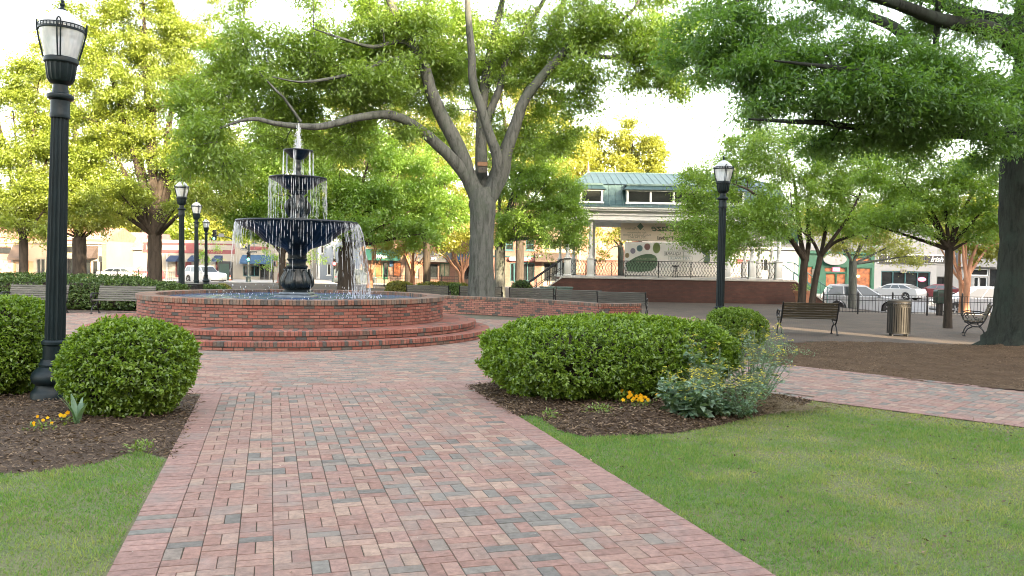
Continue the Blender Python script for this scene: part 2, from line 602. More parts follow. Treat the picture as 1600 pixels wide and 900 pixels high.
PA = RAD(16.5)                                     # heading of the path
PD = Vector((-math.sin(PA), math.cos(PA), 0)); PR = Vector((PD.y, -PD.x, 0))
pl, pr = G(165, 900), G(1215, 900)
pmid = (pl + pr) / 2
W2 = abs((pr - pl).dot(PR)) / 2
CELL = 0.2032
RING = 9.75
def path_pt(u, v):
    return pmid + PR * u + PD * v
ncol = int((2 * W2 - .46) / CELL)
BW = W2 - ncol * CELL / 2                           # border width each side
mb = MB(); gr = MB()
for j in range(-12, 48):
    for i in range(ncol):
        u = -ncol * CELL / 2 + (i + .5) * CELL; v = (j + .5) * CELL
        p = path_pt(u, v)
        if (p - FC).length < RING + .08: continue
        for k in (-1, 1):
            pg = zone_grey(p.x, p.y)
            if (i + j) % 2 == 0:
                q = p + PD * (k * CELL / 4)
                pave_brick(mb, q.x, q.y, PR.x, PR.y, CELL, CELL / 2, clay(pg))
            else:
                q = p + PR * (k * CELL / 4)
                pave_brick(mb, q.x, q.y, PD.x, PD.y, CELL, CELL / 2, clay(pg))
BORD = [(0.305, 0.19, 0.168), (0.325, 0.205, 0.182), (0.29, 0.182, 0.162)]
for sgn in (-1, 1):
    for j in range(-24, 96):
        v = (j + .5) * CELL / 2
        p = path_pt(sgn * (W2 - BW / 2), v)
        if (p - FC).length < RING + .06: continue
        pave_brick(mb, p.x, p.y, PR.x, PR.y, BW, CELL / 2, clay(.03, BORD))
o = structure(mb.build('brick_path', m_brick_pave, col=True))
gp = MB()
a, b2, c_, d = path_pt(-W2, -2.6), path_pt(W2, -2.6), path_pt(W2, 8.2), path_pt(-W2, 8.2)
gp.poly([(q.x, q.y, -.009) for q in (a, b2, c_, d)])
structure(gp.build('path_bed', m_grout))

# circular paving round the fountain
mb = MB()
r = 4.78
rows = int((RING - .22 - r) / .105)
for k in range(rows):
    rr = r + (k + .5) * .105
    n = int(2 * PI * rr / .2032)
    off = rnd.random()
    for i in range(n):
        t = 2 * PI * (i + off) / n
        p = Vector((FX + rr * math.cos(t), FY + rr * math.sin(t), 0))
        if p.y > 26 and abs(p.x - FX) < 8: continue
        pave_brick(mb, p.x, p.y, -math.sin(t), math.cos(t), 2 * PI * rr / n, .105, clay(zone_grey(p.x * .6, p.y) * .9))
for (ra, w, lu) in ((r + rows * .105 + .1, .2, .102), (r + rows * .105 + .305, .2, .102)):
    n = int(2 * PI * ra / lu)
    for i in range(n):
        t = 2 * PI * i / n
        pave_brick(mb, FX + ra * math.cos(t), FY + ra * math.sin(t), math.cos(t), math.sin(t), w, 2 * PI * ra / n, clay(.06, BORD))
structure(mb.build('fountain_plaza', m_brick_pave, col=True))
gp = MB()
gp.poly([(FX + 10.05 * math.cos(2 * PI * i / 96), FY + 10.05 * math.sin(2 * PI * i / 96), -.0085) for i in range(96)])
structure(gp.build('plaza_bed', m_grout))

# side path running off to the right
sa = (side_near[0] + side_far[0]) / 2
SDv = Vector((math.cos(RAD(-43)), math.sin(RAD(-43)), 0))
SRv = Vector((-SDv.y, SDv.x, 0))
mb = MB()
side_poly = [side_far[0] - SDv * 2.5, side_far[0], side_far[1], side_far[2], side_near[3], side_near[2], side_near[1], side_near[0] - SDv * 2.0]
sp_np = [(p.x, p.y) for p in side_poly]
insp = inpoly(sp_np)
def edge_d(x, y, pts):
    best = 9e9
    for a, b_ in zip(pts[:-1], pts[1:]):
        ab = Vector((b_.x - a.x, b_.y - a.y)); ap = Vector((x - a.x, y - a.y))
        t = max(0, min(1, ap.dot(ab) / ab.length_squared))
        best = min(best, (ap - ab * t).length)
    return best
for j in range(-22, 62):
    for i in range(-16, 17):
        q = sa + SDv * (j * CELL) + SRv * (i * CELL)
        if not insp(q.x, q.y): continue
        if (q - FC).length < RING + .1: continue
        if edge_d(q.x, q.y, side_near) < .2 or edge_d(q.x, q.y, side_far) < .2: continue
        for k in (-1, 1):
            if (i + j) % 2 == 0:
                p = q + SRv * (k * CELL / 4); pave_brick(mb, p.x, p.y, SDv.x, SDv.y, CELL, CELL / 2, clay(zone_grey(p.x, p.y) + .05))
            else:
                p = q + SDv * (k * CELL / 4); pave_brick(mb, p.x, p.y, SRv.x, SRv.y, CELL, CELL / 2, clay(zone_grey(p.x, p.y) + .05))
for pts, sg in ((side_near, 1), (side_far, -1)):
    for a, b_ in zip(pts[:-1], pts[1:]):
        e = (b_ - a); L = e.length; e = e.normalized(); nrm = Vector((-e.y, e.x, 0)) * sg
        k = max(1, int(L / .1016))
        for i in range(k):
            p = a + e * ((i + .5) * L / k) + nrm * .1
            pave_brick(mb, p.x, p.y, e.x, e.y, L / k, .2, clay(.08, BORD))
structure(mb.build('side_path', m_brick_pave, col=True))
gp = MB(); gp.poly([(x, y, -.0105) for x, y in sp_np]); structure(gp.build('side_path_bed', m_grout))

# ---------------------------------------------------------------- planting beds, bare earth and lawn
m_mulch, nt, b = _nt('bark_mulch')
c = ramp(nt, noise(nt, 28, 8, .75, dist=1.5), [(0.3, (0.03, 0.020, 0.012)), (0.5, (0.09, 0.058, 0.036)), (0.72, (0.22, 0.15, 0.095))])
nt.links.new(c, b.inputs['Base Color']); b.inputs['Roughness'].default_value = .95
bump(nt, b, noise(nt, 35, 8, .75, dist=1.5), 1.0, .03)
m_earth, nt, b = _nt('bare_earth')
c = ramp(nt, noise(nt, 2.0, 9, .75), [(0.28, (0.065, 0.041, 0.025)), (0.55, (0.12, 0.08, 0.05)), (0.75, (0.18, 0.125, 0.08))])
c = mix(nt, c, (0.05, 0.033, 0.02), ramp(nt, noise(nt, 45, 6, .7), [(0.48, (0, 0, 0)), (0.66, (.85, .85, .85))]))
nt.links.new(c, b.inputs['Base Color']); b.inputs['Roughness'].default_value = .95; b.inputs['Specular IOR Level'].default_value = .1
bump(nt, b, noise(nt, 50, 7, .75), .9, .02)
m_chip = attr_mat('bark_chips', .9, 40, .4, .3)
m_chip_l = leaf_mat('litter_bits', (0.04, 0.026, 0.018), (0.40, 0.29, 0.19), trans=.1, gloss=0.02)

def ring_arc(r, a0, a1, n=14):
    return [Vector((FX + r * math.cos(RAD(a0 + (a1 - a0) * i / (n - 1))), FY + r * math.sin(RAD(a0 + (a1 - a0) * i / (n - 1))), 0)) for i in range(n)]
def ang(p): return math.degrees(math.atan2(p.y - FY, p.x - FX))
RO = 9.92
# right bed: between path, ring and side path
q1 = path_pt(W2 + .01, 3.25)
ring_r0 = path_pt(W2 - .07, 8.0)
for _k in range(200):
    if (ring_r0 - FC).length < RO: ring_r0 = ring_r0 - PD * .02
e1 = side_near[0] - SDv * .2
for _k in range(400):
    if (e1 - FC).length > RO: e1 = e1 - SDv * .02
vA = (G(838, 648) - pmid).dot(PD)
edgeA = path_pt(W2 - .07, vA)
bed_r = [edgeA, G(838, 648), G(872, 671), G(915, 681), G(985, 680), G(1060, 674), G(1130, 662), G(1190, 648), G(1250, 636), G(1268, 626), side_near[0] + Vector((-.05, -.05, 0)), e1] + ring_arc(RO, ang(e1), ang(ring_r0)) 
bed_l = [path_pt(-W2 + .07, 3.15), G(215, 702), G(150, 722), G(60, 735), G(-60, 742), G(-400, 720)] + [Vector((-13, 12, 0))] + ring_arc(RO, -142, ang(path_pt(-W2 + .07, 6.9)))
def bed(name, poly, mound, step=.05, mat=None, z0=-.02):
    xs = [p.x for p in poly]; ys = [p.y for p in poly]
    f = inpoly(poly)
    pts2 = poly + [poly[0]]
    E = np.array([[p.x, p.y] for p in pts2])
    def extra(gx, gy):
        d = np.full(gx.shape, 9.0)
        for a, b_ in zip(E[:-1], E[1:]):
            ab = b_ - a; L2 = (ab ** 2).sum()
            t = np.clip(((gx - a[0]) * ab[0] + (gy - a[1]) * ab[1]) / max(L2, 1e-9), 0, 1)
            d = np.minimum(d, np.hypot(gx - a[0] - t * ab[0], gy - a[1] - t * ab[1]))
        k = np.clip(d / .5, 0, 1)
        return k * (mound * (.55 + .45 * vnoise(gx, gy, 1.5, 5)) + .05 * (vnoise(gx, gy, 9, 2) - .5))
    o = sheet(name, np.arange(min(xs) - .1, max(xs) + .1, step), np.arange(min(ys) - .1, max(ys) + .1, step), mat, z0, f, extra)
    return structure(o), extra
bed_r_o, bed_r_h = bed('planting_bed', bed_r, .13, .05, m_mulch)
bed_l_o, bed_l_h = bed('planting_bed', bed_l, .07, .06, m_mulch)

rng = np.random.default_rng(11)
def scatter(poly, n, hfun, z0):
    xs = np.array([p.x for p in poly]); ys = np.array([p.y for p in poly])
    x = rng.uniform(xs.min(), xs.max(), n); y = rng.uniform(ys.min(), ys.max(), n)
    k = inpoly_np([(p.x, p.y) for p in poly], x, y)
    x, y = x[k], y[k]
    z = z0 + (hfun(x, y) if hfun is not None else np.zeros(len(x)))
    return np.stack([x, y, z], 1)
def chips(name, poly, n, hfun, z0, L, W, mat, lift=.012):
    C = scatter(poly, n, hfun, z0)
    C[:, 2] += rng.uniform(0, lift, len(C))
    D = rng.normal(size=(len(C), 3)); D[:, 2] *= .25
    Nn = rng.normal(size=(len(C), 3)) * .5 + np.array([0, 0, 1.0])
    q = leaf_quads(C, D, Nn, rng.uniform(L[0], L[1], len(C)), rng.uniform(W[0], W[1], len(C)), .05)
    t = np.clip(rng.beta(1.1, 2.3, len(C)), 0, 1)
    o = npmesh(name, q, 4, mat, None, t)
    return structure(o, None, 'stuff')
chips('mulch', bed_r, 60000, bed_r_h, -.02, (.02, .075), (.006, .018), m_chip_l, .03)
chips('mulch', bed_l, 75000, bed_l_h, -.02, (.02, .075), (.006, .018), m_chip_l, .03)

dirt = [p + Vector((-.1, -.12, 0)) for p in side_far] + [Vector((24, 12, 0)), Vector((24, 19.5, 0))] + list(reversed(dirt_far)) + [G(1200, 552), G(1212, 570) ]
def dirt_h(gx, gy):
    d = np.hypot(gx - 11.3, gy - 17.6)
    return .05 * (vnoise(gx, gy, .7, 1) - .4) + .04 * (vnoise(gx, gy, 5, 2) - .5) + .22 * np.exp(-(d / 1.6) ** 2)
xs = [p.x for p in dirt]; ys = [p.y for p in dirt]
structure(sheet('bare_ground', np.arange(min(xs), max(xs), .12), np.arange(min(ys), max(ys), .12), m_earth, -.004, inpoly(dirt), dirt_h))
chips('leaf_litter', dirt, 100000, dirt_h, .0, (.012, .04), (.004, .011), m_chip_l, .012)

# lawn
m_grass = leaf_mat('grass_blades', (0.098, 0.26, 0.055), (0.44, 0.43, 0.205), trans=.5, gloss=.015)
lawn_r = [path_pt(W2 + .006, -2.5), path_pt(W2 + .006, 1), edgeA, G(838, 648), G(872, 671), G(915, 681), G(985, 680), G(1060, 674), G(1130, 662), G(1190, 648), G(1250, 636), G(1268, 626)] + side_near[1:] + [Vector((9, 3, 0)), Vector((4, 2.2, 0))]
lawn_l = [path_pt(-W2 - .02, -2.2), path_pt(-W2 - .02, 3.15), G(215, 702), G(150, 722), G(60, 735), G(-60, 742), G(-400, 720), Vector((-9, 4, 0)), Vector((-6, 2, 0))]
def grass(name, poly, n, clear, under):
    xs = [p.x for p in poly]; ys = [p.y for p in poly]
    sp_ = under + [p + Vector((.12, .13, 0)) if any((p - q).length < 1e-6 for q in side_near) else p for p in poly[2:]]
    structure(sheet('lawn', np.arange(min(xs) - .2, max(xs) + .2, .05), np.arange(min(ys), max(ys) + .1, .05), m_soil, -.016, inpoly(sp_)))
    C = scatter(poly, n, None, -.016)
    dist = np.hypot(C[:, 0], C[:, 1])
    keep = rng.random(len(C)) < np.clip((7.0 / dist) ** 1.3, .25, 1)
    C = C[keep]
    x, y = C[:, 0], C[:, 1]
    pn = .55 * vnoise(x, y, .9, 4) + .3 * vnoise(x, y, 2.6, 6) + .15 * vnoise(x, y, 7, 7)
    dry = np.clip((pn - .50) * 3.2, 0, 1)
    dry = np.clip(dry + clear(x, y), 0, 1)
    k = rng.random(len(C)) > dry * .45
    C, dry = C[k], dry[k]
    pp = np.array([pmid.x, pmid.y]); lat = np.abs((C[:, :2] - pp) @ np.array([PR.x, PR.y])); ok = lat > W2 + .006 - .02 * (rng.random(len(C)) < .25) * (vnoise(C[:, 0], C[:, 1], 5, 3) > .5); C, dry = C[ok], dry[ok]
    D = rng.normal(size=(len(C), 3)) * .55; D[:, 2] = np.abs(D[:, 2]) * .5 + 1.0
    lean = rng.random(len(C)) < .3
    D[lean, 2] *= .35
    D = unit(D)
    S = unit(np.cross(D, rng.normal(size=(len(C), 3))))
    clump = vnoise(C[:, 0], C[:, 1], 6, 9)
    L = (rng.uniform(.016, .046, len(C)) * (.6 + .95 * clump ** 1.5) * (1 - .35 * dry))[:, None]
    Wd = (rng.uniform(.0022, .0042, len(C)) * np.clip(np.hypot(C[:, 0], C[:, 1]) / 6, .9, 1.8))[:, None]
    q = np.empty((len(C), 3, 3))
    q[:, 0] = C - S * Wd; q[:, 1] = C + S * Wd; q[:, 2] = C + D * L
    t = np.clip(rng.normal(.22, .13, len(C)) * (.6 + .8 * clump) + dry * rng.uniform(.1, .7, len(C)), 0, 1)
    return structure(npmesh(name, q.reshape(-1, 3), 3, m_grass, None, t), None, 'stuff')
sn = [(p.x, p.y) for p in side_near]
def clear_r(x, y):
    yy = np.interp(x, [p[0] for p in sn], [p[1] for p in sn])
    return np.clip(1.0 - (yy - y) / 1.3, 0, 1) * .8 + .35 * np.exp(-((x - 3.9) / 1.1) ** 2 - ((y - 7.6) / .9) ** 2)
grass('grass', lawn_r, 460000, clear_r, [path_pt(W2 - .09, -2.5), path_pt(W2 - .09, 1)])
grass('grass', lawn_l, 170000, lambda x, y: x * 0, [path_pt(-W2 + .09, -2.2), path_pt(-W2 + .09, 3.15)])
chips('fallen_leaves', [side_near[1] + Vector((-.25, -.1, 0)), side_near[1], side_near[2], side_near[3], side_near[3] + Vector((-.5, -.55, 0)), side_near[2] + Vector((-.5, -.6, 0))], 2600, None, -.012, (.012, .04), (.004, .011), m_chip_l, .015)
chips('petals', [path_pt(-W2, -1), path_pt(W2, -1), path_pt(W2, 7), path_pt(-W2, 7)], 150, None, .002, (.008, .025), (.006, .014), leaf_mat('pale_petals', (0.10, 0.07, 0.04), (0.8, 0.77, 0.68), trans=.1), .003)
chips('fallen_leaves', lawn_r, 900, None, -.012, (.02, .05), (.012, .025), m_chip_l, .02)
# ================================================================ TREES AND SHRUBS
def bark_mat(name, c1, c2, moss=None, scale=5, stretch=(1, 1, .18), bmp=.9):
    if name in MATS: return MATS[name]
    m, nt, b = _nt(name)
    n1 = noise(nt, scale, 9, .72, 'Object', stretch, .4)
    c = ramp(nt, n1, [(0.3, c2), (0.52, c1), (0.75, tuple(min(1, x * 1.35) for x in c1))])
    if moss:
        c = mix(nt, c, moss, ramp(nt, noise(nt, 1.3, 7, .7), [(0.48, (0, 0, 0)), (0.72, (.75, .75, .75))]))
    nt.links.new(c, b.inputs['Base Color'])
    b.inputs['Roughness'].default_value = .95; b.inputs['Specular IOR Level'].default_value = .2
    bump(nt, b, noise(nt, scale * 3.2, 9, .75, 'Object', stretch, .5), bmp, .05)
    MATS[name] = m
    return m
B_OAK = bark_mat('oak_bark', (0.098, 0.104, 0.096), (0.022, 0.024, 0.022), (0.06, 0.08, 0.058), 7)
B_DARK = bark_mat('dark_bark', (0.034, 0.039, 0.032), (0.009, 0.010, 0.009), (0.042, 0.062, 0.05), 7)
B_MID = bark_mat('brown_bark', (0.058, 0.047, 0.038), (0.017, 0.015, 0.012), None, 6)
B_CRAPE = bark_mat('smooth_cinnamon_bark', (0.46, 0.25, 0.16), (0.24, 0.12, 0.075), None, 3, (1, 1, .3), .2)
L_OAK = leaf_mat('oak_leaves', (0.11, 0.22, 0.03), (0.31, 0.46, 0.07), trans=.58)
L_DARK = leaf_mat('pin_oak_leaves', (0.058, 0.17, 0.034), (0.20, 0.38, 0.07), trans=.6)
L_ELM = leaf_mat('elm_leaves', (0.11, 0.20, 0.022), (0.35, 0.41, 0.05), trans=.5)
L_GREEN = leaf_mat('fresh_green_leaves', (0.10, 0.225, 0.03), (0.31, 0.48, 0.07), trans=.58)
L_YEL = leaf_mat('spring_yellow_leaves', (0.17, 0.23, 0.03), (0.40, 0.41, 0.075), trans=.55)

def bez(a, b_, c, n):
    return [a * ((1 - t) ** 2) + b_ * (2 * t * (1 - t)) + c * (t * t) for t in [i / n for i in range(n + 1)]]
def smooth_line(pts, rads, sub=5):
    """Catmull-Rom through the given points"""
    out = []; rr = []
    n = len(pts)
    for i in range(n - 1):
        p0 = pts[max(i - 1, 0)]; p1 = pts[i]; p2 = pts[i + 1]; p3 = pts[min(i + 2, n - 1)]
        for k in range(sub):
            t = k / sub
            out.append(0.5 * ((2 * p1) + (p2 - p0) * t + (2 * p0 - 5 * p1 + 4 * p2 - p3) * t * t + (3 * p1 - p0 - 3 * p2 + p3) * t ** 3))
            rr.append(rads[i] + (rads[i + 1] - rads[i]) * t)
    out.append(pts[-1]); rr.append(rads[-1])
    return out, rr

def make_tree(name, label, group, base, limbs, blobs, leafm, barkm, nleaf=160, lsize=(.08, .03), cr=.75, flat=.5, seed=1,
              sides=9, twigs=3, minr=.02, cat='tree', lean=.6, thin=1.0, tintr=(.15, .85), flare=0.0):
    """limbs: [(world points, radii)], blobs: [(centre, (rx,ry,rz), n clusters)]. Clusters of leaves grow on twigs joined to the
    nearest wood, so the crown hangs on real branches."""
    r = np.random.default_rng(seed)
    root = thing(name, label, cat, base, 0, group)
    mb = MB()
    nodes = []; nrad = []
    for li, (pts, rads) in enumerate(limbs):
        sp, sr = smooth_line([Vector(p) for p in pts], rads)
        ns = sides if rads[0] > .12 else 6
        ph = r.random(64) * .10
        fl = flare if li == 0 else 0
        def wob(i, k, ph=ph, fl=fl, sp=sp):
            h = (sp[i].z - sp[0].z)
            w = 1 + ph[(i * 7 + k * 3) % 64] - .05
            if fl:
                e = math.exp(-h / .38)
                w *= 1 + fl * e * (.65 + .55 * math.sin(k * 2 * PI / ns * 5 + 1.0) )
            return w
        mb.tube(sp, sr, ns, cap=False, wob=wob)
        for q, w in zip(sp, sr):
            if li > 0 or q.z - sp[0].z > .55 * (sp[-1].z - sp[0].z):
                nodes.append((q.x, q.y, q.z)); nrad.append(w)
    targets = []
    for c, rr, n in blobs:
        c = np.array(c); rr = np.array(rr)
        k = 0
        while k < n:
            d = r.normal(size=3); d /= np.linalg.norm(d)
            q = c + d * rr * (r.uniform(.25, 1.0) ** .5)
            k += 1
            targets.append(q)
    targets = np.array(targets)
    nd = np.array(nodes)
    d0 = np.array([np.min(np.linalg.norm(nd - t, axis=1)) for t in targets])
    order = np.argsort(d0)
    narr = list(map(np.array, nodes)); 
    NA = np.empty((len(nodes) + len(targets) * 7, 3)); NA[:len(nodes)] = nd; cnt = len(nodes)
    NR = np.empty(len(NA)); NR[:cnt] = nrad
    CC = []; DD = []
    for ti in order:
        t = targets[ti]
        dv = t - NA[:cnt]
        dist = np.linalg.norm(dv, axis=1)
        cost = dist + np.where(dv[:, 2] < 0, -dv[:, 2] * .5, 0) + np.where(NR[:cnt] > .3, .6, 0)
        i = int(np.argmin(cost))
        a = Vector(NA[i]); c_ = Vector(t)
        L = (c_ - a).length
        midp = (a + c_) / 2 + Vector((r.normal() * .12 * L, r.normal() * .12 * L, .14 * L + r.normal() * .05 * L))
        ns = max(2, min(6, int(L / .45)))
        pl_ = bez(a, midp, c_, ns)
        r0 = min(NR[i] * .7, minr + .018 * L)
        rl = [r0 + (minr * .45 - r0) * k / ns for k in range(ns + 1)]
        mb.tube(pl_, rl, 5 if r0 > .04 else 4, cap=False)
        for k in range(1, ns + 1):
            if cnt < len(NA):
                NA[cnt] = pl_[k]; NR[cnt] = rl[k]; cnt += 1
        CC.append(t); dd = np.array((c_ - pl_[-2]).normalized()); DD.append(dd)
    CC = np.array(CC); DD = np.array(DD)
    K = len(CC)
    # sprays: each cluster carries several shoots; leaves sit along them
    nsh = 7
    SDr = DD[:, None, :] * lean + r.normal(size=(K, nsh, 3)) * np.array([1, 1, flat])
    SDr /= np.linalg.norm(SDr, axis=2, keepdims=True)
    SL = cr * r.uniform(.5, 1.15, (K, nsh)) * r.uniform(.7, 1.25, (K, 1))
    if twigs:
        for k in range(K):
            for j in range(min(twigs, nsh)):
                a = Vector(CC[k]); e = a + Vector(SDr[k, j]) * SL[k, j] * .9
                mb.tube([a, e], [minr * .4, minr * .2], 3, cap=False)
    trunk = mb.build('trunk', barkm, root, smooth=60, world=True)
    per = max(1, int(nleaf / nsh))
    ts = r.uniform(.05, 1.0, (K, nsh, per))
    C = CC[:, None, None, :] + SDr[:, :, None, :] * (SL[:, :, None] * ts)[..., None] + r.normal(size=(K, nsh, per, 3)) * cr * np.array([.17, .17, .11])
    C = C.reshape(-1, 3)
    C[:, 2] -= (np.abs(r.normal(size=len(C))) * cr * .06)
    D = np.repeat(SDr[:, :, None, :], per, 2).reshape(-1, 3) * .6 + r.normal(size=(len(C), 3)) * .7
    D[:, 2] -= .25
    Nn = r.normal(size=(len(C), 3)) * .55 + np.array([0, 0, 1.0])
    sz = r.uniform(.65, 1.3, len(C))
    q = leaf_quads(C, D, Nn, lsize[0] * sz, lsize[1] * sz)
    ct = r.uniform(0, 1, (K, 1, 1)); st = r.uniform(0, 1, (K, nsh, 1)); lt = r.uniform(0, 1, (K, nsh, per))
    tint = tintr[0] + (tintr[1] - tintr[0]) * (.35 * ct + .25 * st + .4 * lt)
    npmesh('crown', q, 4, leafm, root, tint.reshape(-1), world=True)
    return root

def BL(px, py, D, rx, ry, n, dy=.85):
    """a crown lobe: rx, ry are its half sizes as seen at distance D"""
    k = D / FPX
    return (tuple(P(px, py, D)), (rx * k, max(rx, ry) * k * dy, ry * k), n)
def LM(D, pts, rads):
    """limb through sight points; each point (px, py, extra depth, ...)"""
    return ([P(p[0], p[1], D + (p[2] if len(p) > 2 else 0)) for p in pts], rads)
def base_at(px, D):
    x = X(px, D, 440); return Vector((x, D, float(gz(x, D))))

# ---- the big oak behind the low wall
b0 = base_at(752, 31)
lim = [
    ([b0 + Vector((0, 0, -.05)), P(752, 452, 31), P(752, 410, 31), P(753, 360, 31), P(754, 320, 31), P(750, 296, 31)], [0.588, 0.504, 0.458, 0.445, 0.504, 0.462]),
    LM(31, [(752, 318, 0), (736, 285, -.1), (716, 230, -.3), (690, 181, -.5), (672, 138, -.8), (661, 99, -1.0), (632, 52, -1.3), (614, 14, -1.6), (598, -40, -2), (580, -110, -2.4)], [0.353, 0.302, 0.277, 0.252, 0.227, 0.202, 0.176, 0.151, 0.109, 0.042]),
    LM(31, [(735, 285, -.1), (709, 251, -.5), (676, 219, -.9), (648, 197, -1.3), (625, 184, -1.7), (600, 179, -2.1), (557, 184, -2.7), (505, 197, -3.3), (468, 197, -3.8), (431, 193, -4.2), (400, 186, -4.6), (372, 190, -5), (335, 204, -5.4)], [0.252, 0.227, 0.206, 0.185, 0.168, 0.151, 0.134, 0.118, 0.101, 0.084, 0.0672, 0.0504, 0.0252]),
    LM(31, [(756, 322, 0), (776, 285, .0), (777, 246, -.3), (764, 208, -.5), (751, 166, -.7), (739, 128, -.8), (737, 84, -1), (733, 40, -1.2), (730, -20, -1.4), (735, -90, -1.7)], [0.336, 0.277, 0.21, 0.176, 0.168, 0.16, 0.143, 0.126, 0.0924, 0.042]),
    LM(31, [(754, 310, .3), (752, 260, .8), (752, 205, 1.2), (757, 135, 1.7), (769, 70, 2.2), (783, 10, 2.7), (800, -60, 3.2)], [0.286, 0.235, 0.218, 0.193, 0.16, 0.118, 0.0504]),
    LM(31, [(757, 316, .1), (784, 272, .3), (790, 240, .3), (803, 202, .4), (819, 157, .5), (845, 122, .5), (871, 93, .4), (891, 72, .2), (922, 58, 0), (945, 49, -.3), (985, 20, -.8), (1010, -20, -1.2)], [0.336, 0.286, 0.252, 0.227, 0.202, 0.185, 0.168, 0.151, 0.118, 0.0924, 0.0672, 0.0252]),
    LM(31, [(891, 73, .2), (906, 79, 0), (925, 86, -.3), (953, 90, -.7), (1000, 91, -1.3), (1045, 96, -1.8), (1092, 92, -2.3)], [0.118, 0.109, 0.101, 0.084, 0.0714, 0.0504, 0.021]),
    LM(31, [(757, 312, .3), (778, 262, .6), (800, 205, .9), (822, 150, 1.5), (838, 110, 2), (856, 66, 2.6), (872, 28, 3.1), (888, -20, 3.6), (905, -80, 4)], [0.252, 0.227, 0.202, 0.185, 0.168, 0.151, 0.126, 0.0924, 0.042]),
    LM(31, [(753, 215, 1.1), (764, 180, 1.15), (776, 150, 1.2), (783, 130, 1.3), (792, 88, 1.5), (818, 50, 1.7), (850, 0, 1.9), (872, -50, 2)], [0.168, 0.155, 0.143, 0.139, 0.126, 0.109, 0.084, 0.0336]),
    LM(31, [(665, 112, -.9), (643, 90, -1.2), (598, 97, -1.9), (557, 113, -2.6), (520, 122, -3.2), (470, 128, -3.8), (425, 120, -4.3)], [0.118, 0.109, 0.0924, 0.0756, 0.0588, 0.042, 0.0168]),
    LM(31, [(655, 80, -1), (625, 65, -1.5), (583, 73, -2.1), (540, 62, -2.8), (490, 45, -3.4)], [0.101, 0.084, 0.0672, 0.0504, 0.0168]),
    LM(31, [(404, 112, -4.2), (432, 142, -4.3), (445, 155, -4), (470, 190, -3.6)], [0.0168, 0.0378, 0.042, 0.0504]),
]
bl = []
for (px, py, D, rx, ry, n) in [
    (330, 150, 27, 55, 55, 20), (345, 240, 26.5, 55, 30, 12), (395, 90, 27.5, 60, 45, 20), (440, 148, 30.5, 60, 40, 18), (480, 85, 29, 60, 45, 23), (450, 222, 30, 50, 22, 8), (330, 215, 26, 50, 30, 10),
    (540, 95, 30, 60, 55, 26), (560, 155, 31.5, 55, 30, 13), (585, 40, 30, 70, 45, 23), (640, 40, 30, 55, 50, 16), (640, 150, 31.5, 45, 40, 10), (530, 222, 31, 45, 25, 8),
    (700, 60, 32.5, 60, 60, 21), (720, 120, 34, 45, 50, 12), (770, 60, 34, 60, 60, 21), (700, 190, 34, 30, 30, 5), (790, 190, 32.5, 35, 25, 6),
    (840, 60, 33, 60, 55, 21), (840, 150, 32.5, 35, 40, 9), (850, 215, 31.5, 45, 30, 10), (905, 40, 31, 60, 45, 21), (960, 60, 30.5, 55, 40, 18), (1010, 60, 30, 50, 45, 16), (1010, 115, 29.5, 45, 25, 9), (1060, 75, 29, 45, 45, 13), (1065, 120, 29, 35, 25, 6), (930, 105, 30, 40, 18, 6), (890, 155, 31, 30, 25, 5), (900, 120, 31, 28, 25, 5),
    (430, 172, 31, 50, 16, 8), (490, 178, 31, 45, 16, 7), (545, 200, 31.5, 40, 14, 5), (600, 120, 29, 45, 24, 9), (560, 110, 28.5, 40, 20, 7), (640, 100, 30, 30, 30, 6), (690, 150, 31.5, 30, 35, 6), (730, 95, 31, 35, 40, 7), (665, 60, 30, 35, 35, 7), (770, 130, 33, 30, 40, 6), (800, 110, 32.5, 30, 35, 6), (860, 100, 32, 30, 25, 5), (640, 200, 30, 35, 14, 4),
    (420, -20, 28, 110, 60, 11), (560, -60, 30, 130, 60, 14), (700, -70, 33, 130, 60, 13), (850, -60, 33, 120, 60, 12), (980, -40, 31, 110, 50, 11), (1080, -10, 30, 60, 50, 7), (700, -170, 32, 200, 80, 12), (850, -170, 32, 170, 80, 10), (560, -160, 31, 140, 70, 9)]:
    bl.append(BL(px, py, D, rx, ry, n))
make_tree('oak_tree', 'huge grey barked oak with many spreading limbs behind the low brick wall', None, b0, lim, bl, L_OAK, B_OAK,
          nleaf=400, lsize=(.135, .056), cr=.95, flat=.55, seed=3, sides=14, twigs=4, minr=.022, flare=.15)

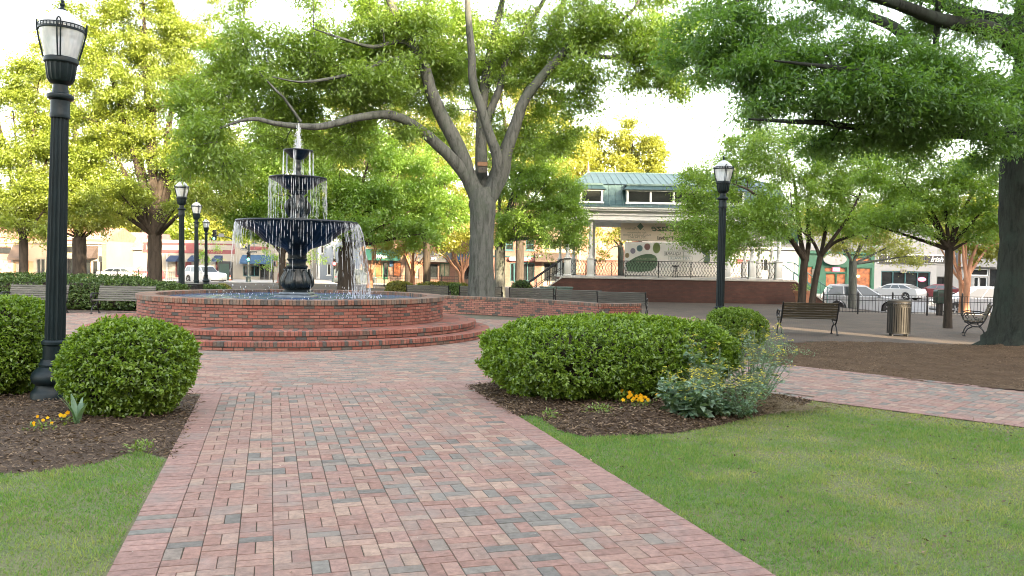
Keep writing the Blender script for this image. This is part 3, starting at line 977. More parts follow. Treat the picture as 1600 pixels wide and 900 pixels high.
# ---- the dark oak on the right with low hanging limbs
b1 = base_at(1606, 18)
b1.z = .1
tr1 = [b1 + Vector((0, 0, -.15)), b1 + Vector((0, 0, .35)), b1 + Vector((-.02, 0, 1.1)), P(1610, 380, 18), P(1608, 300, 18), P(1612, 215, 18), P(1620, 120, 18.1), P(1622, 0, 18.2), P(1626, -140, 18.4), P(1630, -300, 18.6)]
lim = [
    (tr1, [.74, .66, .62, .60, .57, .56, .46, .42, .36, .2]),
    LM(18, [(1605, 224, 0), (1568, 213, -.3), (1540, 211, -.6), (1480, 209, -1.1), (1420, 206, -1.7), (1390, 198, -2.0), (1330, 198, -2.6), (1290, 192, -3), (1240, 190, -3.5), (1170, 186, -4)], [.2, .13, .11, .095, .08, .07, .06, .05, .04, .015]),
    LM(18, [(1615, 90, 0), (1580, 69, -.4), (1546, 46, -.7), (1502, 38, -1.1), (1462, 29, -1.5), (1416, 12, -2), (1340, -10, -2.6), (1250, -15, -3.2)], [.22, .19, .17, .15, .13, .11, .07, .03]),
    LM(18, [(1618, 60, 0), (1580, 38, .5), (1540, 28, 1), (1502, 17, 1.4), (1456, -2, 1.8), (1390, -30, 2.3), (1300, -50, 3)], [.2, .18, .16, .14, .12, .08, .03]),
    LM(18, [(1600, 245, .4), (1535, 195, 1.6), (1470, 120, 2.6), (1420, 68, 3.0), (1398, 43, 3.2), (1358, 26, 3.4), (1300, 4, 3.6), (1230, -8, 3.8), (1140, 5, 4), (1080, 35, 4.2)], [.24, .2, .17, .15, .135, .12, .10, .08, .05, .02]),
    LM(18, [(1462, 72, -1.2), (1464, 40, -1.3), (1466, 5, -1.4), (1470, -60, -1.5)], [.07, .065, .06, .03]),
    LM(18, [(1548, 208, -.5), (1520, 190, -.6), (1490, 180, -.8), (1450, 172, -1.2), (1400, 170, -1.6), (1340, 160, -2.2), (1270, 150, -2.8), (1190, 140, -3.2)], [.08, .07, .06, .055, .05, .045, .03, .015]),
    LM(18, [(1600, 150, 0), (1540, 130, -1.2), (1470, 120, -2.2), (1390, 115, -3), (1300, 105, -3.6), (1210, 95, -4.2)], [.12, .10, .08, .06, .045, .015]),
]
bl = []
for (px, py, D, rx, ry, n) in [
    (1120, 50, 15.5, 65, 45, 15), (1090, 95, 16, 45, 35, 9), (1180, 55, 15.5, 60, 45, 15), (1200, 115, 15, 65, 28, 15), (1150, 130, 15, 45, 22, 7), (1260, 100, 15, 70, 30, 18), (1260, 155, 14.7, 65, 24, 15), (1195, 165, 14.6, 40, 14, 5),
    (1320, 80, 15.2, 65, 30, 14), (1330, 140, 14.8, 75, 32, 20), (1330, 195, 15.3, 65, 22, 12), (1400, 100, 15.2, 70, 26, 15), (1410, 150, 14.8, 75, 32, 22), (1430, 205, 15.8, 70, 24, 13),
    (1480, 120, 15.3, 65, 26, 15), (1490, 165, 15, 75, 32, 22), (1540, 150, 15.8, 55, 36, 15), (1530, 230, 16.5, 40, 26, 7), (1580, 120, 16.5, 40, 44, 9), (1585, 195, 17, 25, 36, 5), (1230, 25, 17, 70, 30, 9), (1320, 15, 17.5, 75, 26, 8), (1420, 45, 17.5, 60, 20, 5),
    (1500, 60, 17.2, 60, 20, 5), (1560, 20, 17.4, 40, 34, 4), (1470, 10, 16.5, 70, 24, 6), (1280, 225, 15.6, 40, 12, 4),
    (1150, -20, 16.5, 110, 50, 10), (1300, -60, 16, 150, 60, 13), (1460, -80, 16.5, 150, 70, 13), (1600, -60, 18.5, 140, 80, 13), (1400, -220, 17, 260, 110, 12), (1620, -250, 18, 200, 120, 12), (1700, 60, 17.5, 90, 90, 12)]:
    bl.append(BL(px, py, D, rx, ry, n))
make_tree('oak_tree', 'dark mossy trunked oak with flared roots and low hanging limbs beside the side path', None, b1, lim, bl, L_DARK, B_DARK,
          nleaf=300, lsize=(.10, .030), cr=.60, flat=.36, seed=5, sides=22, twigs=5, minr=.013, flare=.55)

def auto_tree(name, label, group, px, D, tr, fork, blobs, leafm, barkm, nl=3, lean_px=0, **kw):
    """trunk from the ground to the fork, then one limb to every lobe"""
    b_ = base_at(px, D)
    f_ = P(px + lean_px, fork, D)
    lim = [([b_ + Vector((0, 0, -.1)), b_ + (f_ - b_) * .12, b_ + (f_ - b_) * .5, f_], [tr * 1.25, tr * 1.03, tr * .95, tr * .92])]
    r = random.Random(kw.get('seed', 1))
    bb = []
    for (bx, by, dd, rx, ry, n) in blobs:
        q = BL(bx, by, D + dd, rx, ry, n)
        bb.append(q)
        c = Vector(q[0]); v = c - f_
        st = f_ - Vector((0, 0, r.uniform(0, .25) * (f_.z - b_.z) * .3))
        mid_ = st + Vector((v.x * .42, v.y * .42, v.z * .52 if v.z > 0 else .5))
        pts = bez(st, mid_, c, 4)
        w = min(tr * .62, .035 + .022 * v.length + .0016 * n)
        lim.append((pts, [w, w * .8, w * .6, w * .42, w * .2]))
    return make_tree(name, label, group, b_, lim, bb, leafm, barkm, **kw)

# ---- left: two sunlit elms and the small dark trunk at the edge
auto_tree('elm_tree', 'tall sunlit elm with dark fanning limbs over the left hedge', 'elms on the left side', 242, 45, .40, 368,
    [(130, 300, -1, 45, 30, 16), (170, 255, 0, 55, 40, 22), (150, 190, 0, 60, 45, 24), (210, 200, 1, 60, 50, 26), (270, 250, 0, 60, 45, 24), (330, 290, 0, 45, 35, 14), (300, 190, 1, 60, 50, 24), (240, 130, 0, 75, 55, 30), (170, 110, 0, 65, 55, 26), (310, 110, 1, 60, 60, 20), (150, 40, 1, 50, 50, 18), (220, 40, 0, 75, 55, 28), (290, 30, 1, 60, 50, 18), (220, -50, 0, 80, 50, 22), (190, 305, -2, 50, 22, 12), (290, 305, -2, 45, 22, 9), (120, 240, 1, 40, 35, 10), (345, 230, 1, 35, 40, 9)],
    L_ELM, B_MID, seed=21, nleaf=620, lsize=(.135, .066), cr=1.15, flat=.42, twigs=2, minr=.03)
auto_tree('elm_tree', 'elm with slim dark trunk at the far left behind the hedge', 'elms on the left side', 37, 43, .23, 372,
    [(20, 320, 0, 50, 28, 14), (60, 300, 0, 45, 35, 14), (-20, 270, 0, 60, 40, 14), (40, 240, 0, 60, 40, 20), (80, 230, 1, 40, 50, 12), (20, 170, 0, 65, 45, 22), (60, 130, 0, 45, 40, 12), (-20, 120, 1, 60, 40, 12), (30, 345, -1, 45, 14, 7), (85, 310, 0, 28, 35, 6)],
    L_ELM, B_MID, seed=22, nleaf=560, lsize=(.13, .064), cr=1.05, flat=.45, twigs=2, minr=.025)
auto_tree('elm_tree', 'pale trunked elm between the left storefronts and the street lamp', 'elms on the left side', 124, 62, .52, 372,
    [(100, 345, 0, 40, 16, 10), (150, 340, 0, 45, 18, 12), (190, 330, 0, 45, 20, 12), (120, 300, 0, 50, 30, 14), (110, 60, 4, 50, 60, 20), (75, 160, 2, 40, 60, 16), (100, 220, 2, 50, 50, 16), (60, 350, 0, 35, 16, 7)],
    L_YEL, B_MID, seed=23, nleaf=330, lsize=(.22, .11), cr=1.4, flat=.45, twigs=1, minr=.03)
# ---- behind the fountain
auto_tree('maple_tree', 'dense green maple right behind the fountain spray', 'trees behind the fountain', 441, 48, .21, 395,
    [(380, 260, 0, 35, 45, 14), (400, 310, 0, 50, 40, 20), (440, 250, 0, 55, 50, 22), (450, 330, 0, 60, 30, 18), (500, 290, 1, 45, 50, 16), (390, 345, -1, 35, 18, 8), (420, 370, 0, 40, 14, 6), (480, 360, 0, 45, 16, 8), (430, 210, 0, 50, 25, 10)],
    L_GREEN, B_MID, seed=24, nleaf=400, lsize=(.16, .085), cr=1.1, flat=.55, twigs=1, minr=.022)
auto_tree('maple_tree', 'thick trunked maple with sun on one side right of the fountain', 'trees behind the fountain', 541, 50, .52, 385,
    [(530, 270, 0, 50, 50, 18), (580, 240, 0, 55, 45, 20), (570, 310, 0, 60, 40, 22), (620, 280, 0, 55, 50, 20), (640, 330, 0, 50, 40, 18), (600, 350, -1, 55, 22, 13), (680, 290, 1, 45, 50, 16), (690, 340, 0, 40, 35, 13), (540, 340, 0, 45, 28, 12), (510, 220, 2, 45, 30, 10), (660, 365, -1, 40, 16, 7), (640, 230, 2, 50, 35, 12)],
    L_GREEN, B_MID, seed=25, nleaf=400, lsize=(.16, .085), cr=1.15, flat=.5, twigs=1, minr=.025)
auto_tree('maple_tree', 'maple with thin dark trunk between the crape myrtles', 'trees behind the fountain', 667, 56, .26, 380,
    [(670, 345, 0, 45, 20, 12), (640, 310, 0, 45, 30, 12), (700, 310, 0, 45, 30, 12), (670, 270, 0, 55, 30, 14), (710, 360, 0, 35, 20, 8), (600, 240, 3, 60, 40, 14), (690, 220, 3, 50, 40, 12)],
    L_YEL, B_MID, seed=26, nleaf=300, lsize=(.2, .10), cr=1.2, flat=.5, twigs=1, minr=.025)
auto_tree('maple_tree', 'maple with pale sunlit trunk just right of the big oak', 'trees behind the fountain', 781, 39, .27, 372,
    [(810, 300, 0, 50, 45, 18), (850, 290, -1, 45, 45, 18), (870, 330, -1, 40, 35, 14), (820, 250, 0, 60, 35, 16), (830, 345, -1, 50, 22, 12), (790, 350, 0, 25, 35, 8), (890, 300, -1, 25, 30, 7), (870, 370, -2, 30, 22, 8), (780, 260, 0, 30, 45, 8), (895, 345, -1, 20, 26, 6), (885, 385, -1, 16, 12, 3)],
    L_GREEN, B_OAK, seed=27, nleaf=420, lsize=(.12, .052), cr=.85, flat=.5, twigs=2, minr=.022)
auto_tree('maple_tree', 'yellow green tree rising behind the bandstand roof on its left', 'trees behind the bandstand', 870, 88, .5, 330,
    [(860, 250, 0, 45, 35, 15), (830, 210, 0, 45, 35, 15), (890, 225, 0, 40, 30, 13), (870, 285, 0, 60, 24, 12), (800, 240, 2, 40, 40, 12), (915, 265, 0, 35, 25, 10), (860, 180, 2, 40, 25, 8)],
    L_YEL, B_MID, seed=28, nleaf=300, lsize=(.34, .18), cr=1.7, flat=.5, twigs=1, minr=.03)
auto_tree('maple_tree', 'broad yellow crown rising behind the middle of the bandstand roof', 'trees behind the bandstand', 975, 92, .55, 330,
    [(950, 230, 0, 40, 30, 15), (990, 215, 0, 40, 26, 14), (1015, 245, 0, 30, 26, 11), (970, 260, 0, 55, 20, 14), (925, 255, 0, 40, 26, 12), (1020, 272, 0, 30, 12, 6)],
    L_YEL, B_MID, seed=29, nleaf=300, lsize=(.34, .18), cr=1.6, flat=.45, twigs=1, minr=.03)
auto_tree('maple_tree', 'small tree with dark trunk seen between the bandstand columns', 'trees behind the bandstand', 970, 58, .22, 385,
    [(950, 365, 0, 25, 18, 8), (985, 355, 0, 25, 20, 8), (965, 335, 0, 35, 14, 7), (945, 400, 0, 14, 10, 3)],
    L_YEL, B_DARK, seed=30, nleaf=150, lsize=(.15, .08), cr=.85, flat=.5, twigs=2, minr=.02)
auto_tree('maple_tree', 'broad dark maple added behind the fountain maples to shade the far buildings', 'trees behind the fountain', 470, 76, .4, 372,  # extra tree put in to shade the banded and corner buildings
    [(380, 340, 0, 35, 35, 16), (420, 300, 0, 45, 45, 20), (470, 330, 0, 50, 40, 20), (520, 300, 0, 45, 45, 20), (565, 335, 0, 35, 35, 15), (430, 240, 0, 50, 40, 18), (510, 235, 0, 50, 40, 18), (470, 205, 0, 60, 25, 12), (560, 270, 0, 40, 40, 14), (380, 280, 0, 35, 40, 12)],
    L_ELM, B_MID, seed=36, nleaf=220, lsize=(.3, .15), cr=1.6, flat=.5, twigs=1, minr=.03)
auto_tree('maple_tree', 'tall yellow green tree standing behind the left limbs of the big oak', 'trees behind the fountain', 640, 70, .4, 340,
    [(640, 230, 0, 60, 40, 16), (600, 180, 0, 60, 45, 18), (660, 160, 0, 60, 45, 18), (560, 230, 0, 50, 40, 12), (700, 215, 0, 45, 45, 14), (620, 110, 0, 70, 45, 18), (690, 100, 0, 55, 45, 14), (540, 130, 0, 50, 45, 12), (500, 180, 0, 45, 40, 10)],
    L_YEL, B_MID, seed=34, nleaf=260, lsize=(.24, .12), cr=1.5, flat=.5, twigs=1, minr=.03)
auto_tree('maple_tree', 'tall yellow green tree standing behind the right limbs of the big oak', 'trees behind the fountain', 812, 74, .4, 340,
    [(790, 230, 0, 50, 40, 14), (830, 190, 0, 50, 40, 14), (780, 150, 0, 50, 45, 14), (830, 120, 0, 45, 40, 12), (770, 90, 0, 45, 40, 10), (740, 200, 0, 35, 45, 10), (850, 240, 0, 40, 30, 10)],
    L_YEL, B_MID, seed=35, nleaf=260, lsize=(.24, .12), cr=1.4, flat=.5, twigs=1, minr=.03)
# ---- right: the pair of stems in front of the bandstand
bA = base_at(1253, 34.5); bB = base_at(1268, 34.3)
lim = [
    ([bA + Vector((0, 0, -.1)), P(1254, 450, 34.5), P(1256, 420, 34.5), P(1258, 404, 34.5)], [.19, .165, .15, .15]),
    LM(34.5, [(1258, 407), (1240, 380, -.3), (1225, 357, -.6), (1205, 330, -1), (1175, 300, -1.5), (1140, 285, -2)], [.13, .11, .09, .07, .05, .02]),
    LM(34.5, [(1258, 407), (1250, 370, .3), (1246, 330, .6), (1240, 280, 1), (1225, 230, 1.3)], [.12, .10, .085, .06, .02]),
    LM(34.5, [(1260, 408), (1264, 370, .2), (1262, 330, .3), (1275, 270, .5), (1285, 210, .6)], [.11, .095, .08, .055, .02]),
    ([bB + Vector((0, 0, -.1)), P(1272, 450, 34.3), P(1279, 415, 34.3), P(1282, 400, 34.3)], [.15, .13, .12, .12]),
    LM(34.3, [(1281, 402), (1272, 380, 0), (1258, 365, -.5), (1240, 340, -1.2), (1235, 300, -1.8)], [.08, .07, .06, .045, .015]),
    LM(34.3, [(1281, 402), (1300, 375, -.4), (1325, 340, -.8), (1345, 300, -1.2), (1360, 250, -1.6)], [.09, .08, .065, .05, .02]),
    LM(34.3, [(1282, 402), (1302, 380, .3), (1340, 365, .5), (1380, 350, .8), (1425, 335, 1)], [.08, .07, .06, .045, .015]),
    LM(34.3, [(1282, 402), (1290, 360, .4), (1300, 310, .8), (1320, 250, 1.1)], [.09, .075, .055, .02]),
]
bl = [BL(*a) for a in [(1110, 290, 33, 42, 32, 12), (1150, 330, 33, 55, 35, 16), (1120, 360, 32.8, 45, 25, 11), (1085, 335, 33, 26, 26, 6), (1090, 365, 33, 26, 16, 5), (1180, 285, 33.5, 60, 40, 18), (1190, 355, 33, 50, 26, 13), (1230, 320, 33, 55, 35, 15), (1240, 250, 34, 65, 40, 20),
    (1300, 260, 34, 60, 45, 20), (1290, 320, 34, 50, 35, 14), (1350, 300, 34, 55, 40, 18), (1400, 320, 34.5, 50, 28, 14), (1340, 350, 34, 50, 18, 8), (1160, 240, 34, 50, 32, 13), (1370, 240, 35, 50, 40, 14), (1150, 385, 32.6, 30, 16, 5), (1270, 205, 35, 70, 28, 14), (1180, 215, 35, 50, 25, 9)]]
make_tree('elm_tree', 'twin stemmed green elm in front of the bandstand stairs', 'elms on the right side', bA, lim, bl, L_GREEN, B_MID,
          nleaf=330, lsize=(.12, .05), cr=.9, flat=.45, seed=31, twigs=3, minr=.016)
auto_tree('elm_tree', 'slim single stemmed elm behind the trash can on the right', 'elms on the right side', 1483, 25.8, .125, 385,
    [(1400, 330, 0, 55, 22, 11), (1440, 300, 0, 55, 35, 16), (1400, 270, .5, 55, 30, 12), (1500, 310, 0, 50, 35, 15), (1545, 320, 0, 35, 40, 11), (1470, 250, 0, 60, 35, 15), (1540, 260, .5, 45, 40, 12), (1360, 350, 0, 30, 14, 4), (1530, 365, 0, 32, 18, 5), (1440, 345, -.5, 45, 16, 7)],
    L_GREEN, B_MID, seed=32, nleaf=380, lsize=(.095, .042), cr=.7, flat=.42, twigs=3, minr=.013)
auto_tree('elm_tree', 'grey elm across the iron fence in front of the green shop', 'elms on the right side', 1333, 46, .23, 408,
    [(1310, 380, 0, 30, 14, 6), (1350, 365, 0, 35, 18, 8), (1390, 385, 0, 40, 16, 9), (1370, 345, 0, 45, 25, 10), (1420, 400, 0, 28, 12, 5), (1300, 345, 0, 35, 25, 8)],
    L_YEL, B_OAK, seed=33, nleaf=280, lsize=(.13, .06), cr=.9, flat=.4, twigs=2, minr=.018)

# ---- crape myrtles: several smooth leaning stems from one foot
def crape(label, group, px, D, spread, top, blobs, leafm, seed, n=6, tr=.085):
    r = random.Random(seed)
    b_ = base_at(px, D)
    lim = []
    for i in range(n):
        a = (i / (n - 1) - .5) * 2
        e = P(px + a * spread + r.uniform(-4, 4), top + r.uniform(-10, 14) + abs(a) * 8, D + r.uniform(-1.2, 1.2))
        m1 = b_ + (e - b_) * .35 + Vector((-a * .18, r.uniform(-.3, .3), .25))
        m2 = b_ + (e - b_) * .7 + Vector((r.uniform(-.12, .12), 0, .15))
        w = tr * r.uniform(.75, 1.15)
        lim.append(([b_ + Vector((a * .16, r.uniform(-.15, .15), -.1)), m1, m2, e], [w * 1.15, w, w * .7, w * .35]))
        if r.random() < .8:
            e2 = e + Vector((r.uniform(-.9, .9), r.uniform(-.7, .7), r.uniform(-.1, .8)))
            lim.append(([m1 + (m2 - m1) * .4, (m2 + e2) / 2 + Vector((0, 0, .1)), e2], [w * .6, w * .42, w * .2]))
    return make_tree('crape_myrtle', label, group, b_, lim, [BL(q[0], q[1], D + q[2], *q[3:]) for q in blobs], leafm, B_CRAPE,
                     seed=seed, nleaf=150, lsize=(.15, .08), cr=.9, flat=.5, twigs=2, minr=.016, sides=8)
crape('crape myrtle with cinnamon stems in front of the green awning', 'crape myrtles by the iron fence', 578, 59, 20, 382, [(560, 375, 0, 25, 16, 7), (590, 365, 0, 30, 18, 8), (610, 385, 0, 22, 14, 6), (570, 350, 0, 30, 16, 6)], L_YEL, 41)
crape('crape myrtle with cinnamon stems in front of the grey awning', 'crape myrtles by the iron fence', 645, 58, 18, 384, [(640, 385, 0, 25, 14, 7), (625, 375, 0, 22, 14, 6), (665, 380, 0, 24, 14, 7), (650, 360, 0, 30, 16, 7)], L_YEL, 42, 7)
crape('crape myrtle with cinnamon stems close beside the big oak trunk', 'crape myrtles by the iron fence', 722, 57, 20, 384, [(710, 380, 0, 25, 14, 6), (735, 375, 0, 24, 16, 6), (695, 385, 0, 20, 10, 4), (720, 355, 0, 30, 16, 6)], L_YEL, 43, 6)
crape('crape myrtle with thick twisted stems behind the right iron fence', 'crape myrtles by the iron fence', 1507, 35.5, 28, 385, [(1520, 375, 0, 35, 16, 9), (1545, 385, 0, 22, 18, 7), (1490, 370, 0, 30, 16, 7), (1535, 350, 0, 35, 16, 8), (1550, 400, 0, 10, 10, 2)], L_YEL, 44, 7, .10)

# ---- small street trees by the far buildings
for (px, D, tp, lb) in ((427, 90, 405, 'thin young tree beside the blue awning'), (485, 96, 400, 'thin young tree before the pale blue house'), (325, 97, 400, 'thin young tree against the cream wall')):
    auto_tree('young_tree', lb, 'young street trees', px, D, .07, tp + 8, [(px, tp - 8, 0, 16, 18, 7), (px + 10, tp + 4, 0, 14, 10, 4), (px - 11, tp + 3, 0, 12, 12, 4)], L_GREEN, B_MID,
              seed=50 + px, nleaf=60, lsize=(.2, .1), cr=.8, flat=.8, twigs=1, minr=.015)

# ---- trees beyond the roofs: two kinds, copied
def far_tree(seed, leafm):
    b_ = Vector((0, 0, 0))
    lim = [([b_, Vector((0, 0, 3)), Vector((.1, 0, 6))], [.45, .36, .3])]
    r = random.Random(seed); bb = []
    for i in range(13):
        a = r.uniform(0, 2 * PI); d = r.uniform(0, 4.2); h = r.uniform(5.5, 14)
        d *= 1 - max(0, (h - 9)) / 9
        c = Vector((d * math.cos(a), d * math.sin(a), h))
        bb.append((tuple(c), (2.2, 2.2, 1.7), 11))
        lim.append((bez(Vector((0, 0, 4 + r.random() * 2)), Vector((c.x * .4, c.y * .4, h * .6)), c, 3), [.2, .15, .1, .05]))
    return make_tree('shade_tree', None, 'trees beyond the roofs', b_, lim, bb, leafm, B_MID, seed=seed, nleaf=110, lsize=(.5, .28), cr=1.8, flat=.6, twigs=1, minr=.03)
fA = far_tree(61, L_YEL); fB = far_tree(62, L_ELM)
spots = [(-40, 135, 1.0), (40, 140, 1.05), (120, 132, 1.0), (200, 138, 1.05), (275, 130, .95), (345, 136, .9), (420, 140, 1.0), (500, 134, 1.05), (580, 128, 1.0), (660, 133, 1.0), (735, 126, .95), (805, 132, 1.0), (1110, 125, .55), (1190, 120, .8), (1270, 126, .9), (1350, 118, .9), (1430, 124, .95), (1520, 120, 1.0), (1610, 126, 1.0)]
far_lb = ['leftmost of the far trees behind the storefronts', 'far tree above the awning shop at the left edge', 'far tree above the storefronts left of the elm', 'far tree above the pink roof', 'far tree above the red banded wall', 'far tree above the traffic signal arm', 'far tree above the blue awning corner', 'far tree above the pale blue house', 'far tree above the green awning', 'far tree above the grey awning', 'far tree behind the big oak trunk', 'far tree above the brick shop with pink awning', 'small far tree right of the bandstand roof', 'far tree above the long white building', 'far tree above the white wall near the stairs', 'far tree above the green shop', 'far tree above the black shop sign', 'far tree above the grey shop at right', 'rightmost of the far trees behind the shops']
for i, (px, D, s_) in enumerate(spots):
    src = fA if i % 3 != 1 else fB
    loc = Vector((X(px, D, 430), D, -.8))
    if i == 0: fA.location = loc; fA['label'] = far_lb[0]; fA.rotation_euler = (0, 0, 1); continue
    if i == 1: fB.location = loc; fB['label'] = far_lb[1]; continue
    dup(src, loc, i * 2.3, far_lb[i], s_)

# ================================================================ SHRUBS
L_BOX = leaf_mat('holly_leaves', (0.06, 0.145, 0.012), (0.36, 0.52, 0.06), trans=.34, gloss=.05, rough=.38, tcol=(1.2, 1.2, .4))
L_BOXD = leaf_mat('hedge_leaves', (0.03, 0.075, 0.018), (0.14, 0.22, 0.045), trans=.28, gloss=.05, rough=.45)
L_GOLD = leaf_mat('golden_shrub_leaves', (0.10, 0.13, 0.015), (0.30, 0.28, 0.03), trans=.3)
M_TWIG = M('shrub_wood', (0.035, 0.028, 0.018), .95, var=.5, scale=9)
def make_shrub(name, label, cat, c, size, n, lsize, leafm, rotz=0, seed=1, sq=2.6, group=None, lump=.07, tintr=(0, 1), taper=.18, open_base=.0):
    """clipped shrub: shoots of small leaves over a rounded body; the inside is dark twigs"""
    r = np.random.default_rng(seed)
    c = Vector(c)
    root = thing(name, label, cat, c, rotz, group)
    hx, hy, hz = size[0] / 2, size[1] / 2, size[2] / 2
    def surf(d):
        k = (np.abs(d[:, 0]) ** sq + np.abs(d[:, 1]) ** sq + np.abs(d[:, 2]) ** sq) ** (-1 / sq)
        q = d * k[:, None] * np.array([hx, hy, hz])
        q[:, :2] *= (1 - taper * np.clip(-q[:, 2:3] / hz, 0, 1) ** 1.5)
        lm = 1 + lump * (2 * vnoise(q[:, 0] * 1.0 + q[:, 2], q[:, 1] - q[:, 2], 2.2, seed) - 1) + lump * .6 * (2 * vnoise(q[:, 0] + 3 * q[:, 2], q[:, 1] + 2 * q[:, 2], 6.5, seed + 3) - 1)
        q *= lm[:, None]
        q[:, 2] += hz
        return q
    # core
    mb = MB()
    nu, nv_ = 28, 14
    dirs = []
    for j in range(nv_ + 1):
        for i in range(nu):
            th = PI * j / nv_; ph = 2 * PI * i / nu
            dirs.append((math.sin(th) * math.cos(ph), math.sin(th) * math.sin(ph), math.cos(th)))
    q = surf(np.array(dirs)); q[:, 2] = (q[:, 2] - hz) * .86 + hz; q[:, :2] *= .86
    q[:, 2] = np.maximum(q[:, 2], .02)
    mb.v = [tuple(x) for x in q]
    for j in range(nv_):
        for i in range(nu):
            k = (i + 1) % nu
            mb.face((j * nu + i, (j + 1) * nu + i, (j + 1) * nu + k, j * nu + k))
    mb.build('twigs', M_TWIG, root, smooth=80)
    ns = max(1, n // 9)
    d = r.normal(size=(ns, 3)); d /= np.linalg.norm(d, axis=1, keepdims=True)
    a = np.array([hy * hz, hx * hz, hx * hy]); 
    keep = r.random(ns) < np.clip(np.abs(d @ np.diag(a / a.max())).sum(1) + .35, 0, 1)
    d = d[keep]; ns = len(d)
    S = surf(d)
    ctr = np.array([0, 0, hz])
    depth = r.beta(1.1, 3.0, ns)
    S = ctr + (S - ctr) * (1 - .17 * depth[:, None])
    if open_base:
        pass
    out = unit(d / np.array([hx, hy, hz]) )
    sh = unit(out + r.normal(size=(ns, 3)) * .4 + np.array([0, 0, .45]))
    per = 9
    C = np.repeat(S, per, 0) + np.repeat(sh, per, 0) * (r.uniform(-.4, 1, ns * per) * lsize[0] * 1.1)[:, None]
    D = np.repeat(sh, per, 0) * .75 + r.normal(size=(ns * per, 3)) * .75
    Nn = np.repeat(out, per, 0) * .8 + np.array([0, 0, .6]) + r.normal(size=(ns * per, 3)) * .45
    sz = r.uniform(.6, 1.25, ns * per)
    qv = leaf_quads(C, D, Nn, lsize[0] * sz, lsize[1] * sz, .16)
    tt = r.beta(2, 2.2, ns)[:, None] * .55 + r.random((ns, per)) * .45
    # leaves deeper in the bush get a darker tint
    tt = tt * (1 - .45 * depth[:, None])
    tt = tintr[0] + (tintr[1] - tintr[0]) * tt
    ok = qv.reshape(-1, 4, 3)[:, :, 2].min(1) > .0
    qv = qv.reshape(-1, 4, 3)[ok].reshape(-1, 3); tt = tt.reshape(-1)[ok]
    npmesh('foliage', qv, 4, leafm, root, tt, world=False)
    return root
c = G(203, 655); 
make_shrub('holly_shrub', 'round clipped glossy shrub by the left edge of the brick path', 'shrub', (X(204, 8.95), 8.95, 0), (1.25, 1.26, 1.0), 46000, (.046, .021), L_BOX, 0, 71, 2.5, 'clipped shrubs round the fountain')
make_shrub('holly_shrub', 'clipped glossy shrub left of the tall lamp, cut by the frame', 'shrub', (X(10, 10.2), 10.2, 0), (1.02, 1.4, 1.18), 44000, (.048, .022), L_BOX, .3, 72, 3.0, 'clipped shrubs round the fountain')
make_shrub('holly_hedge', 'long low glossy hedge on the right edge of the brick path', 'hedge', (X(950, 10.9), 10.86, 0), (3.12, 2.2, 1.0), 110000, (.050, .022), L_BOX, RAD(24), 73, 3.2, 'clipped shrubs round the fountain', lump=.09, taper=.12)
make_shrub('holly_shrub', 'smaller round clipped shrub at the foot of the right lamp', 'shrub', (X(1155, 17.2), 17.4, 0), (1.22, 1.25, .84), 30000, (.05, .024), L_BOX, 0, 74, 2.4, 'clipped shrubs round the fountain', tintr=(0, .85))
make_shrub('boxwood_hedge', 'long dark hedge behind the two left benches', 'hedge', (X(110, 27.6), 27.9, 0), (7.6, 1.3, .95), 60000, (.075, .036), L_BOXD, RAD(-3), 75, 5, 'hedges behind the left benches', lump=.05, taper=.05)
make_shrub('boxwood_hedge', 'farther strip of hedge against the sunlit storefronts', 'hedge', (X(30, 34), 34.5, 0), (10.5, 1.6, .95), 40000, (.09, .045), L_BOXD, RAD(2), 76, 5, 'hedges behind the left benches', lump=.06, taper=.05)
make_shrub('boxwood_shrub', 'small shrub right of the black bin behind the basin', 'shrub', (X(322, 34), 34.5, 0), (1.3, 1.0, .62), 9000, (.08, .04), L_BOXD, 0, 77, 2.6, 'low shrubs before the street')
make_shrub('golden_shrub', 'small golden shrub right of the black bin behind the basin', 'shrub', (X(340, 36), 36.5, 0), (.7, .7, .6), 5000, (.08, .04), L_GOLD, 0, 78, 2.3, 'low shrubs before the street')
make_shrub('golden_shrub', 'golden green shrub left of the bench backs beyond the basin', 'shrub', (X(623, 41), 41.5, 0), (1.35, 1.2, .78), 9000, (.08, .04), L_GOLD, 0, 79, 2.4, 'low shrubs before the street')
make_shrub('boxwood_hedge', 'low hedge strip behind the bench backs left of the big oak', 'hedge', (X(690, 40), 40.5, 0), (2.6, .9, .78), 12000, (.08, .04), L_GOLD, 0, 80, 4, 'low shrubs before the street', tintr=(0, .6))
make_shrub('boxwood_shrub', 'dark rounded shrub in the gap between two bench backs', 'shrub', (X(711, 36), 36.3, 0), (.62, .6, .86), 6000, (.07, .035), L_BOXD, 0, 81, 2.8, 'low shrubs before the street')
make_shrub('boxwood_shrub', 'bush below the handrail of the left bandstand stairs', 'shrub', (X(816, 41), 41.2, 0), (.95, .8, .95), 6000, (.08, .04), L_BOXD, 0, 82, 2.2, 'low shrubs before the street')
